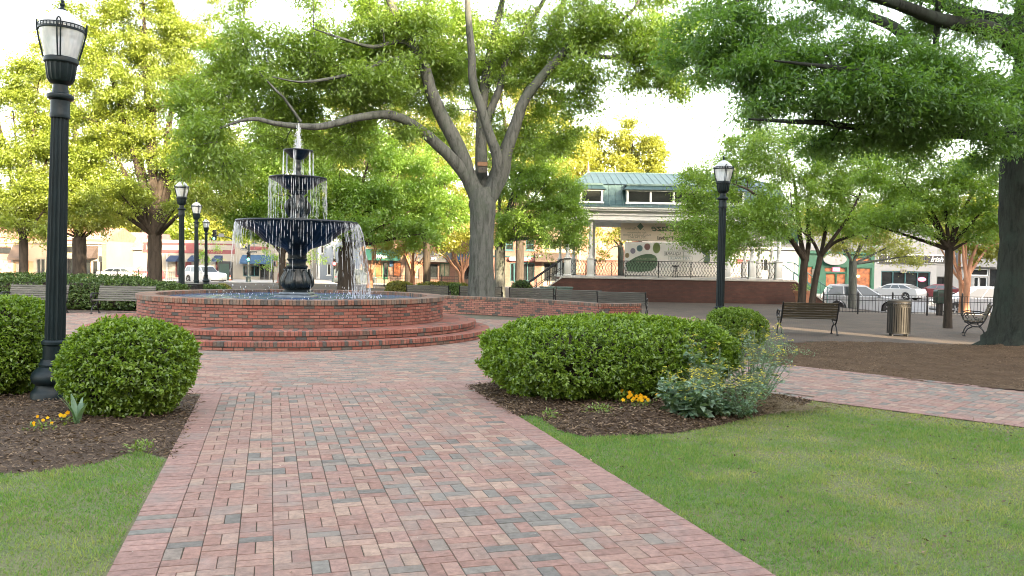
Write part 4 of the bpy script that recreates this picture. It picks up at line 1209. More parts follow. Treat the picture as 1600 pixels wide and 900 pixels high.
# ================================================================ FOUNTAIN
m_wallbrick = attr_mat('wall_bricks', .8, 35, .3, .35, 140, .003, stain=.5, stain_col=(.11, .085, .07), stain_scale=1.6)
m_mortar = M('mortar', (0.115, 0.10, 0.088), .95, var=.5, scale=4, bmp=.3)
WALLC = [(0.285, 0.108, 0.084), (0.315, 0.13, 0.10), (0.25, 0.094, 0.074), (0.335, 0.152, 0.12), (0.28, 0.122, 0.098)]
WALLG = [(0.10, 0.095, 0.092), (0.14, 0.125, 0.115), (0.17, 0.12, 0.10)]
RIMC = [(0.25, 0.165, 0.128), (0.225, 0.165, 0.135), (0.26, 0.135, 0.10), (0.20, 0.165, 0.14)]
IRON = M('fountain_iron', (0.011, 0.019, 0.021), .36, var=.5, scale=7, bmp=.4, bscale=30, bdist=.012, spec=.5, c2=(0.005, 0.008, 0.009))
fo = thing('fountain', 'three tiered black iron fountain in a round brick basin with two steps', 'fountain', FC)
Z = Vector((0, 0, 1))
def polar(t, r, z): return Vector((r * math.cos(t), r * math.sin(t), z))
def ring_wall(mb, R, z0, rows, L=.203, h=.0665, pal=WALLC, pg=.12, inward=False):
    n = int(2 * PI * R / L)
    for j in range(rows):
        for i in range(n):
            t = 2 * PI * (i + .5 * (j % 2)) / n
            Nn = Vector((math.cos(t), math.sin(t), 0)) * (-1 if inward else 1)
            U = Vector((-math.sin(t), math.cos(t), 0)) * (-1 if inward else 1)
            mb.brick(polar(t, R - .004, z0 + (j + .5) * h), U, Z, Nn, 2 * PI * R / n - .013, h - .013, .009, .003, clay(pg, pal, WALLG), 0, .002)
def core(mb, R, z0, z1, Rin=0, n=120, m=1):
    mb.lathe([(Rin, z0), (R, z0), (R, z1), (Rin, z1)], n, (1, 1, 1), m, cap=False)
def header_ring(mb, Ro, Ri, z0, z1, w=.071, pal=RIMC, pg=.25, inner=True):
    """bricks laid on edge, pointing at the middle: outer end, top and inner end"""
    n = int(2 * PI * Ro / w)
    for i in range(n):
        t = 2 * PI * i / n
        c = clay(pg, pal, WALLG)
        Nn = Vector((math.cos(t), math.sin(t), 0)); U = Vector((-math.sin(t), math.cos(t), 0))
        jz = rnd.uniform(-.002, .002)
        mb.brick(polar(t, Ro - .006, (z0 + z1) / 2), U, Z, Nn, 2 * PI * Ro / n - .009, z1 - z0 - .006, .008, .004, c, 0, .002)
        # top: tapering brick
        k = len(mb.v); a = PI / n
        for (rr, s_, zz, q) in ((Ri, -1, 0, .0035 / Ri), (Ro, -1, 0, .0045 / Ro), (Ro, 1, 0, .0045 / Ro), (Ri, 1, 0, .0035 / Ri)):
            p = polar(t + s_ * (a - q), rr - (.004 if rr == Ro else -.004), z1 - .006); mb.v.append(tuple(p))
        for (rr, s_, q) in ((Ri, -1, .0075 / Ri), (Ro, -1, .0085 / Ro), (Ro, 1, .0085 / Ro), (Ri, 1, .0075 / Ri)):
            p = polar(t + s_ * (a - q), rr - (.009 if rr == Ro else -.009), z1 + jz); mb.v.append(tuple(p))
        for x in range(4):
            y = (x + 1) % 4
            mb.face((k + x, k + y, k + 4 + y, k + 4 + x), c)
        mb.face((k + 4, k + 5, k + 6, k + 7), c)
        if inner:
            mb.brick(polar(t, Ri + .006, (z0 + z1) / 2), -U, Z, -Nn, 2 * PI * Ri / n - .007, z1 - z0 - .006, .006, .003, c, 0)
for (R0, z0, z1, Rin) in ((4.78, -.02, .17, 4.36), (4.44, .16, .345, 3.52)):
    mb = MB()
    core(mb, R0 - .03, z0, z0 + .085, Rin - .1)
    core(mb, R0 - .006, z0 + .085, z1 - .006, Rin - .1)
    ring_wall(mb, R0 - .02, z0 + .015, 1, pal=WALLC, pg=.2)
    header_ring(mb, R0, R0 - .2, z1 - .095, z1, pal=WALLC, pg=.18, inner=False)
    header_ring(mb, R0 - .204, max(Rin, R0 - .404), z1 - .095, z1 - .001, pal=WALLC, pg=.18, inner=False, w=.1)
    if R0 - .41 > Rin + .1: header_ring(mb, R0 - .408, Rin, z1 - .095, z1 - .001, pal=WALLC, pg=.18, inner=False, w=.1)
    mb.build('step', [m_wallbrick, m_mortar], fo, col=True)
mb = MB()
RW = 3.61; RIN = 3.23
core(mb, RW - .006, .33, .84, RIN + .006)
ring_wall(mb, RW, .345, 7, pg=.1)
ring_wall(mb, RIN, .62, 3, pg=.1, inward=True)
bw = mb.build('basin_wall', [m_wallbrick, m_mortar], fo, col=True)
mb = MB()
core(mb, RW + .02, .815, .918, RIN - .004)
header_ring(mb, RW + .03, RIN - .012, .815, .925)
mb.build('rim', [m_wallbrick, m_mortar], bw, col=True)
mb = MB()
mb.lathe([(0.05, .40), (RIN - .02, .40), (RIN - .02, .70)], 96, cap=False)
mb.build('pool_lining', M('blue_pool_paint', (0.02, 0.10, 0.30), .6, var=.3, scale=2), fo)
# water in the basin
m_water, nt, b = _nt('pool_water')
b.inputs['Base Color'].default_value = (0.10, 0.26, 0.52, 1)
b.inputs['Roughness'].default_value = 0.06
b.inputs['IOR'].default_value = 1.2
b.inputs['Specular IOR Level'].default_value = 0.35
foam = ramp(nt, noise(nt, 5.5, 8, .75), [(0.60, (0, 0, 0)), (0.72, (1, 1, 1))])
tcx = N(nt, 'ShaderNodeTexCoord')
ln = N(nt, 'ShaderNodeVectorMath', operation='LENGTH'); nt.links.new(tcx.outputs['Object'], ln.inputs[0])
near = ramp(nt, ln.outputs['Value'], [(.28, (.9, .9, .9)), (.6, (.3, .3, .3)), (.8, (0, 0, 0))])
mpn = N(nt, 'ShaderNodeMapRange'); mpn.inputs['From Max'].default_value = 3.4
nt.links.new(ln.outputs['Value'], mpn.inputs['Value'])
nt.links.remove(near.node.inputs['Fac'].links[0]); nt.links.new(mpn.outputs[0], near.node.inputs['Fac'])
fm = mix(nt, foam, near, 1.0, 'MULTIPLY')
nt.links.new(mix(nt, (0.012, 0.058, 0.165), (0.34, 0.39, 0.44), fm), b.inputs['Base Color'])
nb = noise(nt, 9, 5, .6); bump(nt, b, nb, .7, .05)
mb = MB()
rr_ = [0.3 + (RIN - .33) * i / 26 for i in range(27)]
mb.lathe([(q, .838 + .014 * math.sin(q * 13) * math.exp(-abs(q - 1.5)) + .006 * math.sin(q * 31)) for q in rr_], 120, cap=False, mod=lambda t, r, z: 1)
for i, v in enumerate(mb.v):
    mb.v[i] = (v[0], v[1], v[2] + .012 * (float(vnoise(v[0], v[1], 4, 1)) - .5))
mb.build('pool_water', m_water, fo, smooth=80)

# iron work
def leafy(k, amp, tw=0, ph=0):
    return lambda t, r, z: 1 + amp * (abs(math.sin(k * t / 2 + tw * z + ph)) ** .7 - .5)
mb = MB()
# plinth: low square block with sloped shoulders
for (a, z0, z1) in ((.52, .42, .80), (.44, .80, .90), (.36, .90, .97)):
    mb.bbox(-a, a, -a, a, z0, z1, .03)
mb.build('plinth', M('wet_stone', (0.16, 0.20, 0.24), .25, var=.4, scale=5), fo)
mb = MB()
mb.lathe([(.34, .96), (.345, 1.0), (.30, 1.03), (.33, 1.06)], 48)
mb.lathe([(.27, 1.05), (.335, 1.10), (.355, 1.18), (.34, 1.28), (.30, 1.38), (.25, 1.48), (.225, 1.54), (.25, 1.57)], 64, mod=leafy(16, .13, 5))
for k in range(8):                                  # scrolled acanthus leaves on the belly
    t = 2 * PI * k / 8
    pts = [polar(t, r_, z_) for r_, z_ in ((.30, 1.06), (.365, 1.14), (.385, 1.22), (.36, 1.33), (.31, 1.43), (.295, 1.50), (.33, 1.53), (.345, 1.505))]
    mb.tube(pts, [.02, .045, .05, .045, .035, .03, .026, .014], 6, squash=.6)
mb.lathe([(.23, 1.55), (.26, 1.58), (.26, 1.62), (.21, 1.64), (.205, 1.72), (.245, 1.76), (.25, 1.79), (.22, 1.81), (.23, 1.88)], 48)
mb.lathe([(.20, 1.86), (.225, 1.93), (.26, 1.98), (.30, 2.02)], 64, mod=leafy(24, .06))
mb.build('pedestal', IRON, fo, smooth=50)
def bowl(name, rim, ztop, depth, neck, k, n=160):
    mb = MB()
    pr_ = [(neck, ztop - depth * 1.05), (neck * 1.15, ztop - depth * .97), (max(neck * 1.3, rim * .25), ztop - depth * .90), (rim * .40, ztop - depth * .82), (rim * .54, ztop - depth * .69), (rim * .64, ztop - depth * .50), (rim * .68, ztop - depth * .43), (rim * .70, ztop - depth * .40), (rim * .74, ztop - depth * .36), (rim * .86, ztop - depth * .24), (rim * .94, ztop - depth * .16), (rim * .975, ztop - depth * .12)]
    mb.lathe(pr_, n, mod=lambda t, r, z: 1 + .022 * abs(math.sin(k * t / 2)) if r > neck * 1.3 else 1, cap=False)
    # rolled egg-and-dart rim and the dish inside
    e = rim * .022 + .008
    lip = [(rim * .97, ztop - depth * .12), (rim * 1.0, ztop - e * 1.6), (rim * 1.012, ztop - e * .8), (rim, ztop), (rim * .975, ztop - .003), (rim * .95, ztop - e), (rim * .7, ztop - depth * .35), (neck * .9, ztop - depth * .5)]
    mb.lathe(lip, n, mod=lambda t, r, z: 1 + .016 * abs(math.sin(k * t)) if r > rim * .985 else 1, cap=False)
    o = mb.build(name, IRON, fo, smooth=45)
    w = MB(); w.lathe([(.02, ztop - e * .9), (rim * .96, ztop - e * .9)], 64, cap=False)
    w.build('bowl_water', m_water, o)
    return o
bowl('bowl', 1.44, 2.72, .74, .24, 40)
mb = MB()
mb.lathe([(.30, 2.60), (.30, 2.74), (.26, 2.78), (.22, 2.80), (.20, 2.90)], 48)
mb.lathe([(.17, 2.86), (.205, 2.95), (.22, 3.05), (.19, 3.18), (.15, 3.30), (.14, 3.36), (.19, 3.40), (.22, 3.46), (.17, 3.5)], 48, mod=leafy(10, .12, 4))
for k in range(4):                                   # crane figures and reeds round the stem
    t = 2 * PI * k / 4 + .6
    mb.tube([polar(t, r_, z_) for r_, z_ in ((.20, 2.82), (.24, 2.92), (.27, 3.02), (.275, 3.12), (.24, 3.20), (.20, 3.27), (.22, 3.34), (.26, 3.36))], [.03, .055, .075, .07, .045, .028, .026, .012], 7)
    mb.tube([polar(t + .5, r_, z_) for r_, z_ in ((.20, 2.85), (.22, 3.0), (.22, 3.2), (.26, 3.33))], [.03, .04, .035, .012], 5, squash=.4)
mb.build('figure_column', IRON, fo, smooth=50)
bowl('bowl', .685, 3.80, .36, .15, 26, 96)
mb = MB()
mb.lathe([(.13, 3.72), (.12, 3.84), (.07, 3.90), (.055, 3.98), (.075, 4.02), (.06, 4.06), (.05, 4.16), (.075, 4.22), (.06, 4.26)], 24)
mb.build('stem', IRON, fo, smooth=50)
bowl('bowl', .355, 4.47, .25, .06, 16, 64)

# falling water: broken strands and drops
m_drop, nt, b = _nt('falling_water')
b.inputs['Base Color'].default_value = (0.88, 0.93, 0.97, 1)
b.inputs['Roughness'].default_value = 0.12
b.inputs['Transmission Weight'].default_value = 0.45
b.inputs['IOR'].default_value = 1.33
def strand(mb, x, y, z0, z1, w, vx=0, vy=0, brk=.5):
    r_ = random.Random(rnd.random())
    z = z0 - r_.uniform(0, .08)
    while z > z1:
        L = r_.uniform(.12, .5)
        ze = max(z - L, z1)
        def at(zz):
            k = math.sqrt(max(0, z0 - zz) / 4.9)
            return Vector((x + vx * k + r_.uniform(-.006, .006), y + vy * k + r_.uniform(-.006, .006), zz))
        ww = w * r_.uniform(.5, 1.25)
        mb.tube([at(z), at((z + ze) / 2), at(ze)], [ww * .35, ww, ww * .5], 4)
        z = ze - r_.uniform(.02, .22) * brk * (1 + .5 * (z0 - z))
mb = MB()
for i in range(150):
    t = 2 * PI * i / 150 + rnd.uniform(-.015, .015)
    full = rnd.random()
    L = .10 + 1.8 * full ** 2.4
    v = .10 + .16 * full
    strand(mb, 1.455 * math.cos(t), 1.455 * math.sin(t), 2.70, max(.84, 2.70 - L), .0048, v * math.cos(t), v * math.sin(t), .55)
for i in range(46):                                # the heavy spill on the right side
    t = rnd.gauss(-.12, .24)
    v = rnd.uniform(.05, .62)
    strand(mb, 1.45 * math.cos(t), 1.45 * math.sin(t), 2.71, .84, .005, v * math.cos(t), v * math.sin(t), .45)
for i in range(40):
    t = PI + rnd.gauss(0.1, .22); v = rnd.uniform(.05, .3)
    strand(mb, 1.45 * math.cos(t), 1.45 * math.sin(t), 2.71, 2.71 - rnd.uniform(.2, .7), .008, v * math.cos(t), v * math.sin(t), .4)
mb.build('falling_water', m_drop, fo, smooth=80)
mb = MB()
for i in range(96):
    t = 2 * PI * i / 96 + rnd.uniform(-.03, .03); v = rnd.uniform(.0, .06)
    strand(mb, .69 * math.cos(t), .69 * math.sin(t), 3.78, 2.72 if rnd.random() < .65 else rnd.uniform(2.9, 3.6), .0045, v * math.cos(t), v * math.sin(t), .6)
mb.build('falling_water', m_drop, fo, smooth=80)
mb = MB()
for k in range(6):
    t0 = 2 * PI * k / 6 - PI / 2
    for i in range(7):
        t = t0 + rnd.gauss(0, .06); v = rnd.uniform(.02, .09)
        strand(mb, .36 * math.cos(t), .36 * math.sin(t), 4.46, 3.80, .0075, v * math.cos(t), v * math.sin(t), .22)
mb.build('falling_water', m_drop, fo, smooth=80)
mb = MB()
for i in range(44):                                  # the jet: water thrown up and falling round itself
    h = rnd.uniform(.25, .66) if i > 18 else rnd.uniform(.58, .70)
    t = rnd.uniform(0, 2 * PI); s_ = .11 * (1 - h * .9) * rnd.random() ** .5
    e = Vector((s_ * math.cos(t), s_ * math.sin(t), 0))
    mb.tube([Vector((0, 0, 4.44)) + e, Vector((0, 0, 4.44 + h * .6)) + e * .75, Vector((0, 0, 4.44 + h)) + e * .25], [.013, .008, .003], 5)
for i in range(160):
    h = rnd.random() ** 1.5 * .62; s_ = (.15 * (1 - h)) * rnd.random() ** .6; t = rnd.uniform(0, 2 * PI)
    p = Vector((s_ * math.cos(t), s_ * math.sin(t), 4.46 + h)); L = rnd.uniform(.015, .05)
    mb.tube([p, p + Vector((0, 0, L / 2)), p + Vector((0, 0, L))], [.003, .008, .002], 4)
mb.build('water_jet', m_drop, fo, smooth=80)
mb = MB()
for i in range(230):                                 # splashes where the strands land
    t = rnd.uniform(0, 2 * PI) if i % 3 else rnd.gauss(-.12, .25)
    R_ = rnd.uniform(1.35, 2.1)
    h = rnd.random() ** 2.2 * .26
    p = Vector((R_ * math.cos(t), R_ * math.sin(t), .845 + h)); L = rnd.uniform(.008, .028)
    mb.tube([p, p + Vector((0, 0, L)), p + Vector((.004, 0, 2 * L))], [.003, rnd.uniform(.005, .011), .002], 4)
mb.build('splash', m_drop, fo, smooth=80)
for q_ in [x for x in bpy.data.objects if x.parent == fo and x.name.split('.')[0] in ('splash', 'falling_water', 'water_jet')]: q_['kind'] = 'stuff'

# ---------------------------------------------------------------- low brick wall beyond the basin
lw = thing('brick_wall', 'low curved red brick wall with a soldier cap beyond the fountain', 'wall', (FX, FY, 0))
mb = MB(); cap = MB()
RWL = 9.05
a_end = math.atan2(P(934, 475, 24.6).y - FY, P(934, 475, 24.6).x - FX); a_beg = RAD(84)
nb_ = int((a_beg - a_end) * RWL / .205)
HW = .62
for j in range(8):
    for i in range(nb_ + (j % 2)):
        t = a_end + (i + .5 - .5 * (j % 2)) * (a_beg - a_end) / nb_
        Nn = -Vector((math.cos(t), math.sin(t), 0)); U = Vector((math.sin(t), -math.cos(t), 0))
        mb.brick(polar(t, RWL + .004, .002 + (j + .5) * .0665), U, Z, Nn, .190, .053, .009, .003, clay(.16, [(0.36, 0.17, 0.14), (0.33, 0.15, 0.125), (0.39, 0.19, 0.15)], WALLG), 0, .002)
M_ = 60
def arc(r_): return [polar(a_end + (a_beg - a_end) * i / M_, r_, 0) for i in range(M_ + 1)]
ri, ro = arc(RWL + .006), arc(RWL + .36)
for i in range(M_):
    for (q0, q1, m_) in ((ri[i], ri[i + 1], 1), (ro[i + 1], ro[i], 1)):
        mb.poly([q0, q1, q1 + Z * (HW - .09), q0 + Z * (HW - .09)], m=m_)
nc = int((a_beg - a_end) * RWL / .075)
for i in range(nc):
    t = a_end + (i + .5) * (a_beg - a_end) / nc
    Nn = -Vector((math.cos(t), math.sin(t), 0)); U = Vector((math.sin(t), -math.cos(t), 0)); c = clay(.3, RIMC, WALLG)
    cap.brick(polar(t, RWL - .018, HW - .045), U, Z, Nn, .066, .086, .006, .003, c)
    cap.brick(polar(t, RWL + .18, HW - .004), U, -Nn, Z, .068, .385, .006, .004, c)
# the end return
e0 = polar(a_end, RWL + .006, 0); rad = Vector((math.cos(a_end), math.sin(a_end), 0)); tan_ = Vector((math.sin(a_end), -math.cos(a_end), 0))
for j in range(8):
    for i in range(8):
        o_ = e0 + rad * ((i + .5 - .25 * (j % 2)) * .2) + Z * (.002 + (j + .5) * .0665) + tan_ * .0
        mb.brick(o_, rad, Z, tan_, .189, .053, .009, .003, clay(.18, [(0.30, 0.12, 0.09), (0.27, 0.11, 0.085)], WALLG), 0, .002)
for i in range(21):
    c = clay(.3, RIMC, WALLG); o_ = e0 + rad * ((i + .5) * .075 - .01)
    cap.brick(o_ + tan_ * .018 + Z * (HW - .045), rad, Z, tan_, .066, .086, .006, .003, c)
    cap.brick(o_ - tan_ * .16 + Z * (HW - .004), rad, tan_, Z, .068, .36, .006, .004, c)
q = [e0, e0 + rad * 1.6, e0 + rad * 1.6 - tan_ * .34, e0 - tan_ * .34]
q = [v - tan_ * .002 for v in q]
mb.poly([q[0], q[1], q[1] + Z * (HW - .09), q[0] + Z * (HW - .09)], m=1)
mb.poly([q[1], q[2], q[2] + Z * (HW - .09), q[1] + Z * (HW - .09)], m=1)
mb.build('brickwork', [m_wallbrick, m_mortar], lw, col=True)
cb = MB()
cb.v = cap.v; cb.f = cap.f; cb.c = cap.c; cb.m = cap.m
k0 = [v + Z * (HW - .09) for v in arc(RWL - .012)]; k1 = [v + Z * (HW - .09) for v in arc(RWL + .37)]
for i in range(M_):
    cb.poly([k0[i], k0[i + 1], k0[i + 1] + Z * .084, k0[i] + Z * .084], m=1)
    cb.poly([k0[i] + Z * .084, k0[i + 1] + Z * .084, k1[i + 1] + Z * .084, k1[i] + Z * .084], m=1)
cb.poly([q[0] + Z * (HW - .007) + tan_ * .012, q[1] + Z * (HW - .007) + tan_ * .012, q[2] + Z * (HW - .007), q[3] + Z * (HW - .007)], m=1)
cb.poly([q[0] + Z * (HW - .09) + tan_ * .012, q[1] + Z * (HW - .09) + tan_ * .012, q[1] + Z * (HW - .007) + tan_ * .012, q[0] + Z * (HW - .007) + tan_ * .012], m=1)
cb.build('coping', [m_wallbrick, m_mortar], lw, col=True)
# ================================================================ STREET FURNITURE
M_LAMP = M('lamp_paint', (0.007, 0.017, 0.021), .45, var=.35, scale=5, bmp=.2, bscale=60, spec=.3)
M_BLACK = M('black_iron', (0.012, 0.013, 0.015), .45, var=.4, scale=8, bmp=.2)
m_globe, nt, b = _nt('ribbed_lamp_glass')
c = ramp(nt, noise(nt, 3, 4, .6, 'Object', (6, 6, .6)), [(0.3, (.62, .66, .68)), (0.7, (.9, .91, .9))])
nt.links.new(c, b.inputs['Base Color']); b.inputs['Roughness'].default_value = .22; b.inputs['Transmission Weight'].default_value = .35; b.inputs['Coat Weight'].default_value = .3
MATS['ribbed_lamp_glass'] = m_globe
def make_lamp(label, loc):
    t = thing('street_lamp', label, 'street lamp', loc, 0, 'park street lamps')
    fl = lambda k, a: (lambda t_, r, z: 1 - a * (0.5 - 0.5 * math.cos(k * t_)) ** .6)
    mb = MB()
    mb.lathe([(.245, -.03), (.245, .10), (.225, .13), (.20, .17), (.20, .20), (.235, .23), (.25, .28), (.235, .34), (.195, .38), (.165, .41), (.17, .44), (.15, .47), (.142, .50)], 40)
    mb.lathe([(.128, .50), (.128, .66), (.145, .68), (.145, .71), (.125, .73)], 32)
    mb.build('base', M_LAMP, t, smooth=40)
    mb = MB()
    mb.lathe([(.112, .72), (.108, 1.6), (.100, 2.6), (.093, 3.38)], 112, mod=fl(14, .16))
    mb.lathe([(.108, 3.36), (.112, 3.40), (.104, 3.42), (.104, 3.58)], 40)
    mb.build('pole', M_LAMP, t, smooth=35)
    mb = MB()
    mb.lathe([(.10, 3.56), (.14, 3.585), (.148, 3.61), (.14, 3.635), (.09, 3.655), (.082, 3.72), (.078, 3.75), (.11, 3.765), (.135, 3.79)], 40)
    mb.build('collar', M_LAMP, t, smooth=40)
    mb = MB()
    mb.lathe([(.125, 3.78), (.15, 3.82), (.165, 3.92), (.175, 4.0)], 112, mod=fl(18, .07))
    mb.lathe([(.175, 3.995), (.186, 4.01), (.186, 4.05), (.178, 4.065)], 40)
    mb.build('lamp_cup', M_LAMP, t, smooth=35)
    mb = MB()
    mb.lathe([(.165, 4.055), (.19, 4.14), (.215, 4.24), (.232, 4.33), (.240, 4.385), (.240, 4.41), (.225, 4.46), (.195, 4.51), (.15, 4.56), (.095, 4.60), (.05, 4.625), (.03, 4.64)], 64, mod=lambda t_, r, z: 1 + .006 * math.cos(40 * t_), cap=True)
    mb.build('globe', m_globe, t, smooth=60)
    mb = MB()
    mb.lathe([(.245, 4.375), (.254, 4.378), (.254, 4.402), (.245, 4.405)], 48, cap=False)
    mb.lathe([(.250, 4.432), (.256, 4.434), (.256, 4.444), (.250, 4.446)], 48, cap=False)
    for i in range(36):
        a = 2 * PI * i / 36
        mb.tube([polar(a, .251, 4.40), polar(a, .252, 4.436)], .006, 4)
    for i in range(4):
        a0 = 2 * PI * i / 4 + .38
        for s in (-.075, .075):
            a = a0 + s
            mb.tube([polar(a, r_, z_) for r_, z_ in ((.186, 4.06), (.212, 4.16), (.238, 4.27), (.256, 4.37), (.264, 4.43), (.262, 4.455))], .0085, 5)
        mb.tube([polar(a0 + s_, .262, z_) for s_, z_ in ((-.075, 4.452), (-.05, 4.475), (0, 4.487), (.05, 4.475), (.075, 4.452))], .0085, 5)
    mb.build('cage', M_LAMP, t, smooth=40)
    mb = MB()
    mb.lathe([(.045, 4.62), (.05, 4.635), (.028, 4.65), (.018, 4.67), (.030, 4.69), (.03, 4.70), (.014, 4.715), (.02, 4.735), (.004, 4.77)], 20)
    mb.build('finial', M_LAMP, t, smooth=50)
    return t
lamp = make_lamp('tall dark street lamp between the two shrubs at the near left', (X(84, 9.75, 600), 9.75, 0))
lamp.rotation_euler = (0, RAD(1.1), 0)
for px, D, lb in ((1126, 21.9, 'dark street lamp in front of the bandstand behind the long hedge'), (284, 30.5, 'nearest of the three lamps beside the left elm trunk'), (307, 41, 'middle of the three lamps behind the black bin'), (322, 58, 'farthest and smallest of the three lamps by the street')):
    l2 = dup(lamp, (X(px, D, 430), D, float(gz(X(px, D), D))), 0, lb)
    l2.rotation_euler = (0, RAD(1.0 if px > 1000 else -.3), 1.2 if px > 1000 else .4)

# ---------------------------------------------------------------- benches
m_slat, nt, b = _nt('weathered_slats')
c = ramp(nt, noise(nt, 9, 8, .7, 'Object', (.12, 1, 1)), [(0.3, (0.05, 0.052, 0.048)), (0.55, (0.105, 0.105, 0.094)), (0.75, (0.17, 0.168, 0.15))])
nt.links.new(c, b.inputs['Base Color']); b.inputs['Roughness'].default_value = .85
bump(nt, b, noise(nt, 40, 6, .7, 'Object', (.1, 1, 1)), .5, .004)
m_slat2, nt, b = _nt('brown_weathered_slats')
c = ramp(nt, noise(nt, 9, 8, .7, 'Object', (.12, 1, 1)), [(0.3, (0.03, 0.025, 0.016)), (0.55, (0.075, 0.06, 0.036)), (0.75, (0.12, 0.10, 0.065))])
nt.links.new(c, b.inputs['Base Color']); b.inputs['Roughness'].default_value = .85
bump(nt, b, noise(nt, 40, 6, .7, 'Object', (.1, 1, 1)), .5, .004)
def make_bench(label, loc, rotz, L=1.55, slat=None, group='wooden park benches'):
    """faces its local -y; slats run along x"""
    t = thing('park_bench', label, 'bench', loc, rotz, group)
    slat = slat or m_slat
    mb = MB()
    for i in range(5):
        y = -.26 + i * .092
        mb.box(-L / 2, L / 2, y - .038, y + .038, .405 + .006 * abs(i - 2), .432 + .006 * abs(i - 2), bev=.006)
    mb.build('seat', slat, t)
    mb = MB()
    for i in range(6):
        z = .49 + i * .068; y = .175 + (z - .45) * .36
        T_ = Matrix.Translation((0, y, z)) @ Matrix.Rotation(RAD(-20), 4, 'X')
        mb.box(-L / 2, L / 2, -.012, .012, -.030, .030, T=T_, bev=.005)
    mb.build('backrest', slat, t)
    for sx in (-1, 1):
        x = sx * (L / 2 - .02)
        mb = MB()
        def tb(pts, r): mb.tube([Vector((x, y, z)) for y, z in pts], r, 6)
        tb([(-.30, 0), (-.275, .10), (-.22, .20), (-.10, .27), (.05, .27), (.15, .19), (.20, .09), (.235, 0)], .019)      # arched legs
        tb([(-.10, .27), (-.17, .33), (-.27, .385), (-.31, .395)], .018)
        tb([(.05, .27), (.12, .34), (.17, .41), (.21, .50), (.30, .74), (.345, .87), (.36, .88)], .020)
        tb([(-.31, .395), (-.1, .385), (.1, .39), (.19, .43)], .018)
        mb.box(x - .03, x + .03, -.34, -.26, -.004, .022, bev=.006); mb.box(x - .03, x + .03, .20, .28, -.004, .022, bev=.006)
        en = mb.build('end_frame', M_BLACK, t, smooth=60)
        mb = MB()
        def tb2(pts, r): mb.tube([Vector((x, y, z)) for y, z in pts], r, 6)
        tb2([(-.24, .39), (-.33, .46), (-.345, .55), (-.30, .62), (-.20, .645), (-.05, .63), (.10, .63), (.22, .60)], .020)
        tb2([(-.20, .60), (-.26, .585), (-.28, .53), (-.24, .49), (-.19, .51), (-.20, .55)], .012)
        tb2([(-.05, .62), (-.10, .54), (-.04, .47), (.05, .45)], .012)
        mb.build('armrest', M_BLACK, en, smooth=60)
    return t
def at(px, D, dz=0):
    x = X(px, D, 445); return Vector((x, D, float(gz(x, D)) + dz))
# faced towards the fountain (left pair), away from us (wall row), etc.
bA_ = make_bench('bench in front of the left hedge, nearest the fountain basin', at(193, 25.6), RAD(2), 1.75)
bB_ = dup(bA_, at(55, 25.3), RAD(4), 'bench partly behind the tall near lamp at the left')
wb = [(670, 33.5, -4, 'leftmost bench of the row beyond the low wall'), (752, 33.3, -2, 'bench hidden by the trunk of the big oak'), (832, 32.0, -8, 'bench beyond the low wall just right of the oak trunk'), (905, 30.6, -12, 'second bench right of the oak beyond the low wall'), (973, 29.0, -16, 'bench beyond the end of the low wall, nearest the lamp')]
bench_w = None
for i, (px, D, a, lb) in enumerate(wb):
    dup(bA_, at(px, D), RAD(180 + a), lb)
bR = make_bench('brown slatted bench seen from behind at the edge of the bare earth', at(1263, 22.3), RAD(180 - 5), 1.50, m_slat2)
bR2 = dup(bR, at(1527, 23.0), RAD(-118), 'bench seen end on beside the roots of the dark oak')

# ---------------------------------------------------------------- litter bins
M_BIN = M('bronze_metal', (0.030, 0.028, 0.025), .55, metal=.1, var=.4, scale=6, bmp=.1)
def make_bin(label, loc):
    t = thing('trash_can', label, 'trash can', loc, 0)
    mb = MB()
    R0 = .29
    for i in range(30):
        a = 2 * PI * i / 30
        u = Vector((math.cos(a), math.sin(a), 0)); v = Vector((-u.y, u.x, 0))
        T_ = Matrix(((v.x, u.x, 0, u.x * R0), (v.y, u.y, 0, u.y * R0), (0, 0, 1, 0), (0, 0, 0, 1)))
        mb.box(-.016, .016, -.004, .004, .07, .80, T=T_)
    mb.build('bars', M_BIN, t)
    for z0, z1 in ((.06, .10), (.765, .795), (.885, .92)):
        mb = MB(); mb.lathe([(R0 - .012, z0), (R0 + .010, z0), (R0 + .010, z1), (R0 - .012, z1)], 48, cap=False); mb.build('band', M_BIN, t, smooth=30)
    mb = MB()
    for i in range(18):
        a = 2 * PI * i / 18
        mb.tube([polar(a + .11 * math.cos(s_ * PI / 5), R0, .84 + .038 * math.sin(s_ * PI / 5)) for s_ in range(11)], .007, 4, cap=False)
    mb.build('ring_frieze', M_BIN, t, smooth=60)
    mb = MB(); mb.lathe([(.05, .05), (.245, .05), (.255, .86), (.245, .86), (.235, .10)], 36, cap=False); mb.build('liner', M('bin_liner', (0.015, 0.015, 0.014), .6), t, smooth=40)
    mb = MB(); mb.lathe([(R0 + .012, .918), (R0 + .016, .935), (R0 - .02, .962), (.17, .978), (.165, .97), (.165, .93)], 48, cap=False); mb.build('lid', M_BIN, t, smooth=30)
    mb = MB()
    for i in range(4):
        a = 2 * PI * i / 4 + .5
        mb.lathe([(.028, -.01), (.028, .065)], 10, o=(R0 * .9 * math.cos(a), R0 * .9 * math.sin(a), 0))
    mb.build('foot', M_BLACK, t)
    return t
make_bin('bronze slatted trash can with a ringed frieze on the pavement edge', at(1406, 22.3))
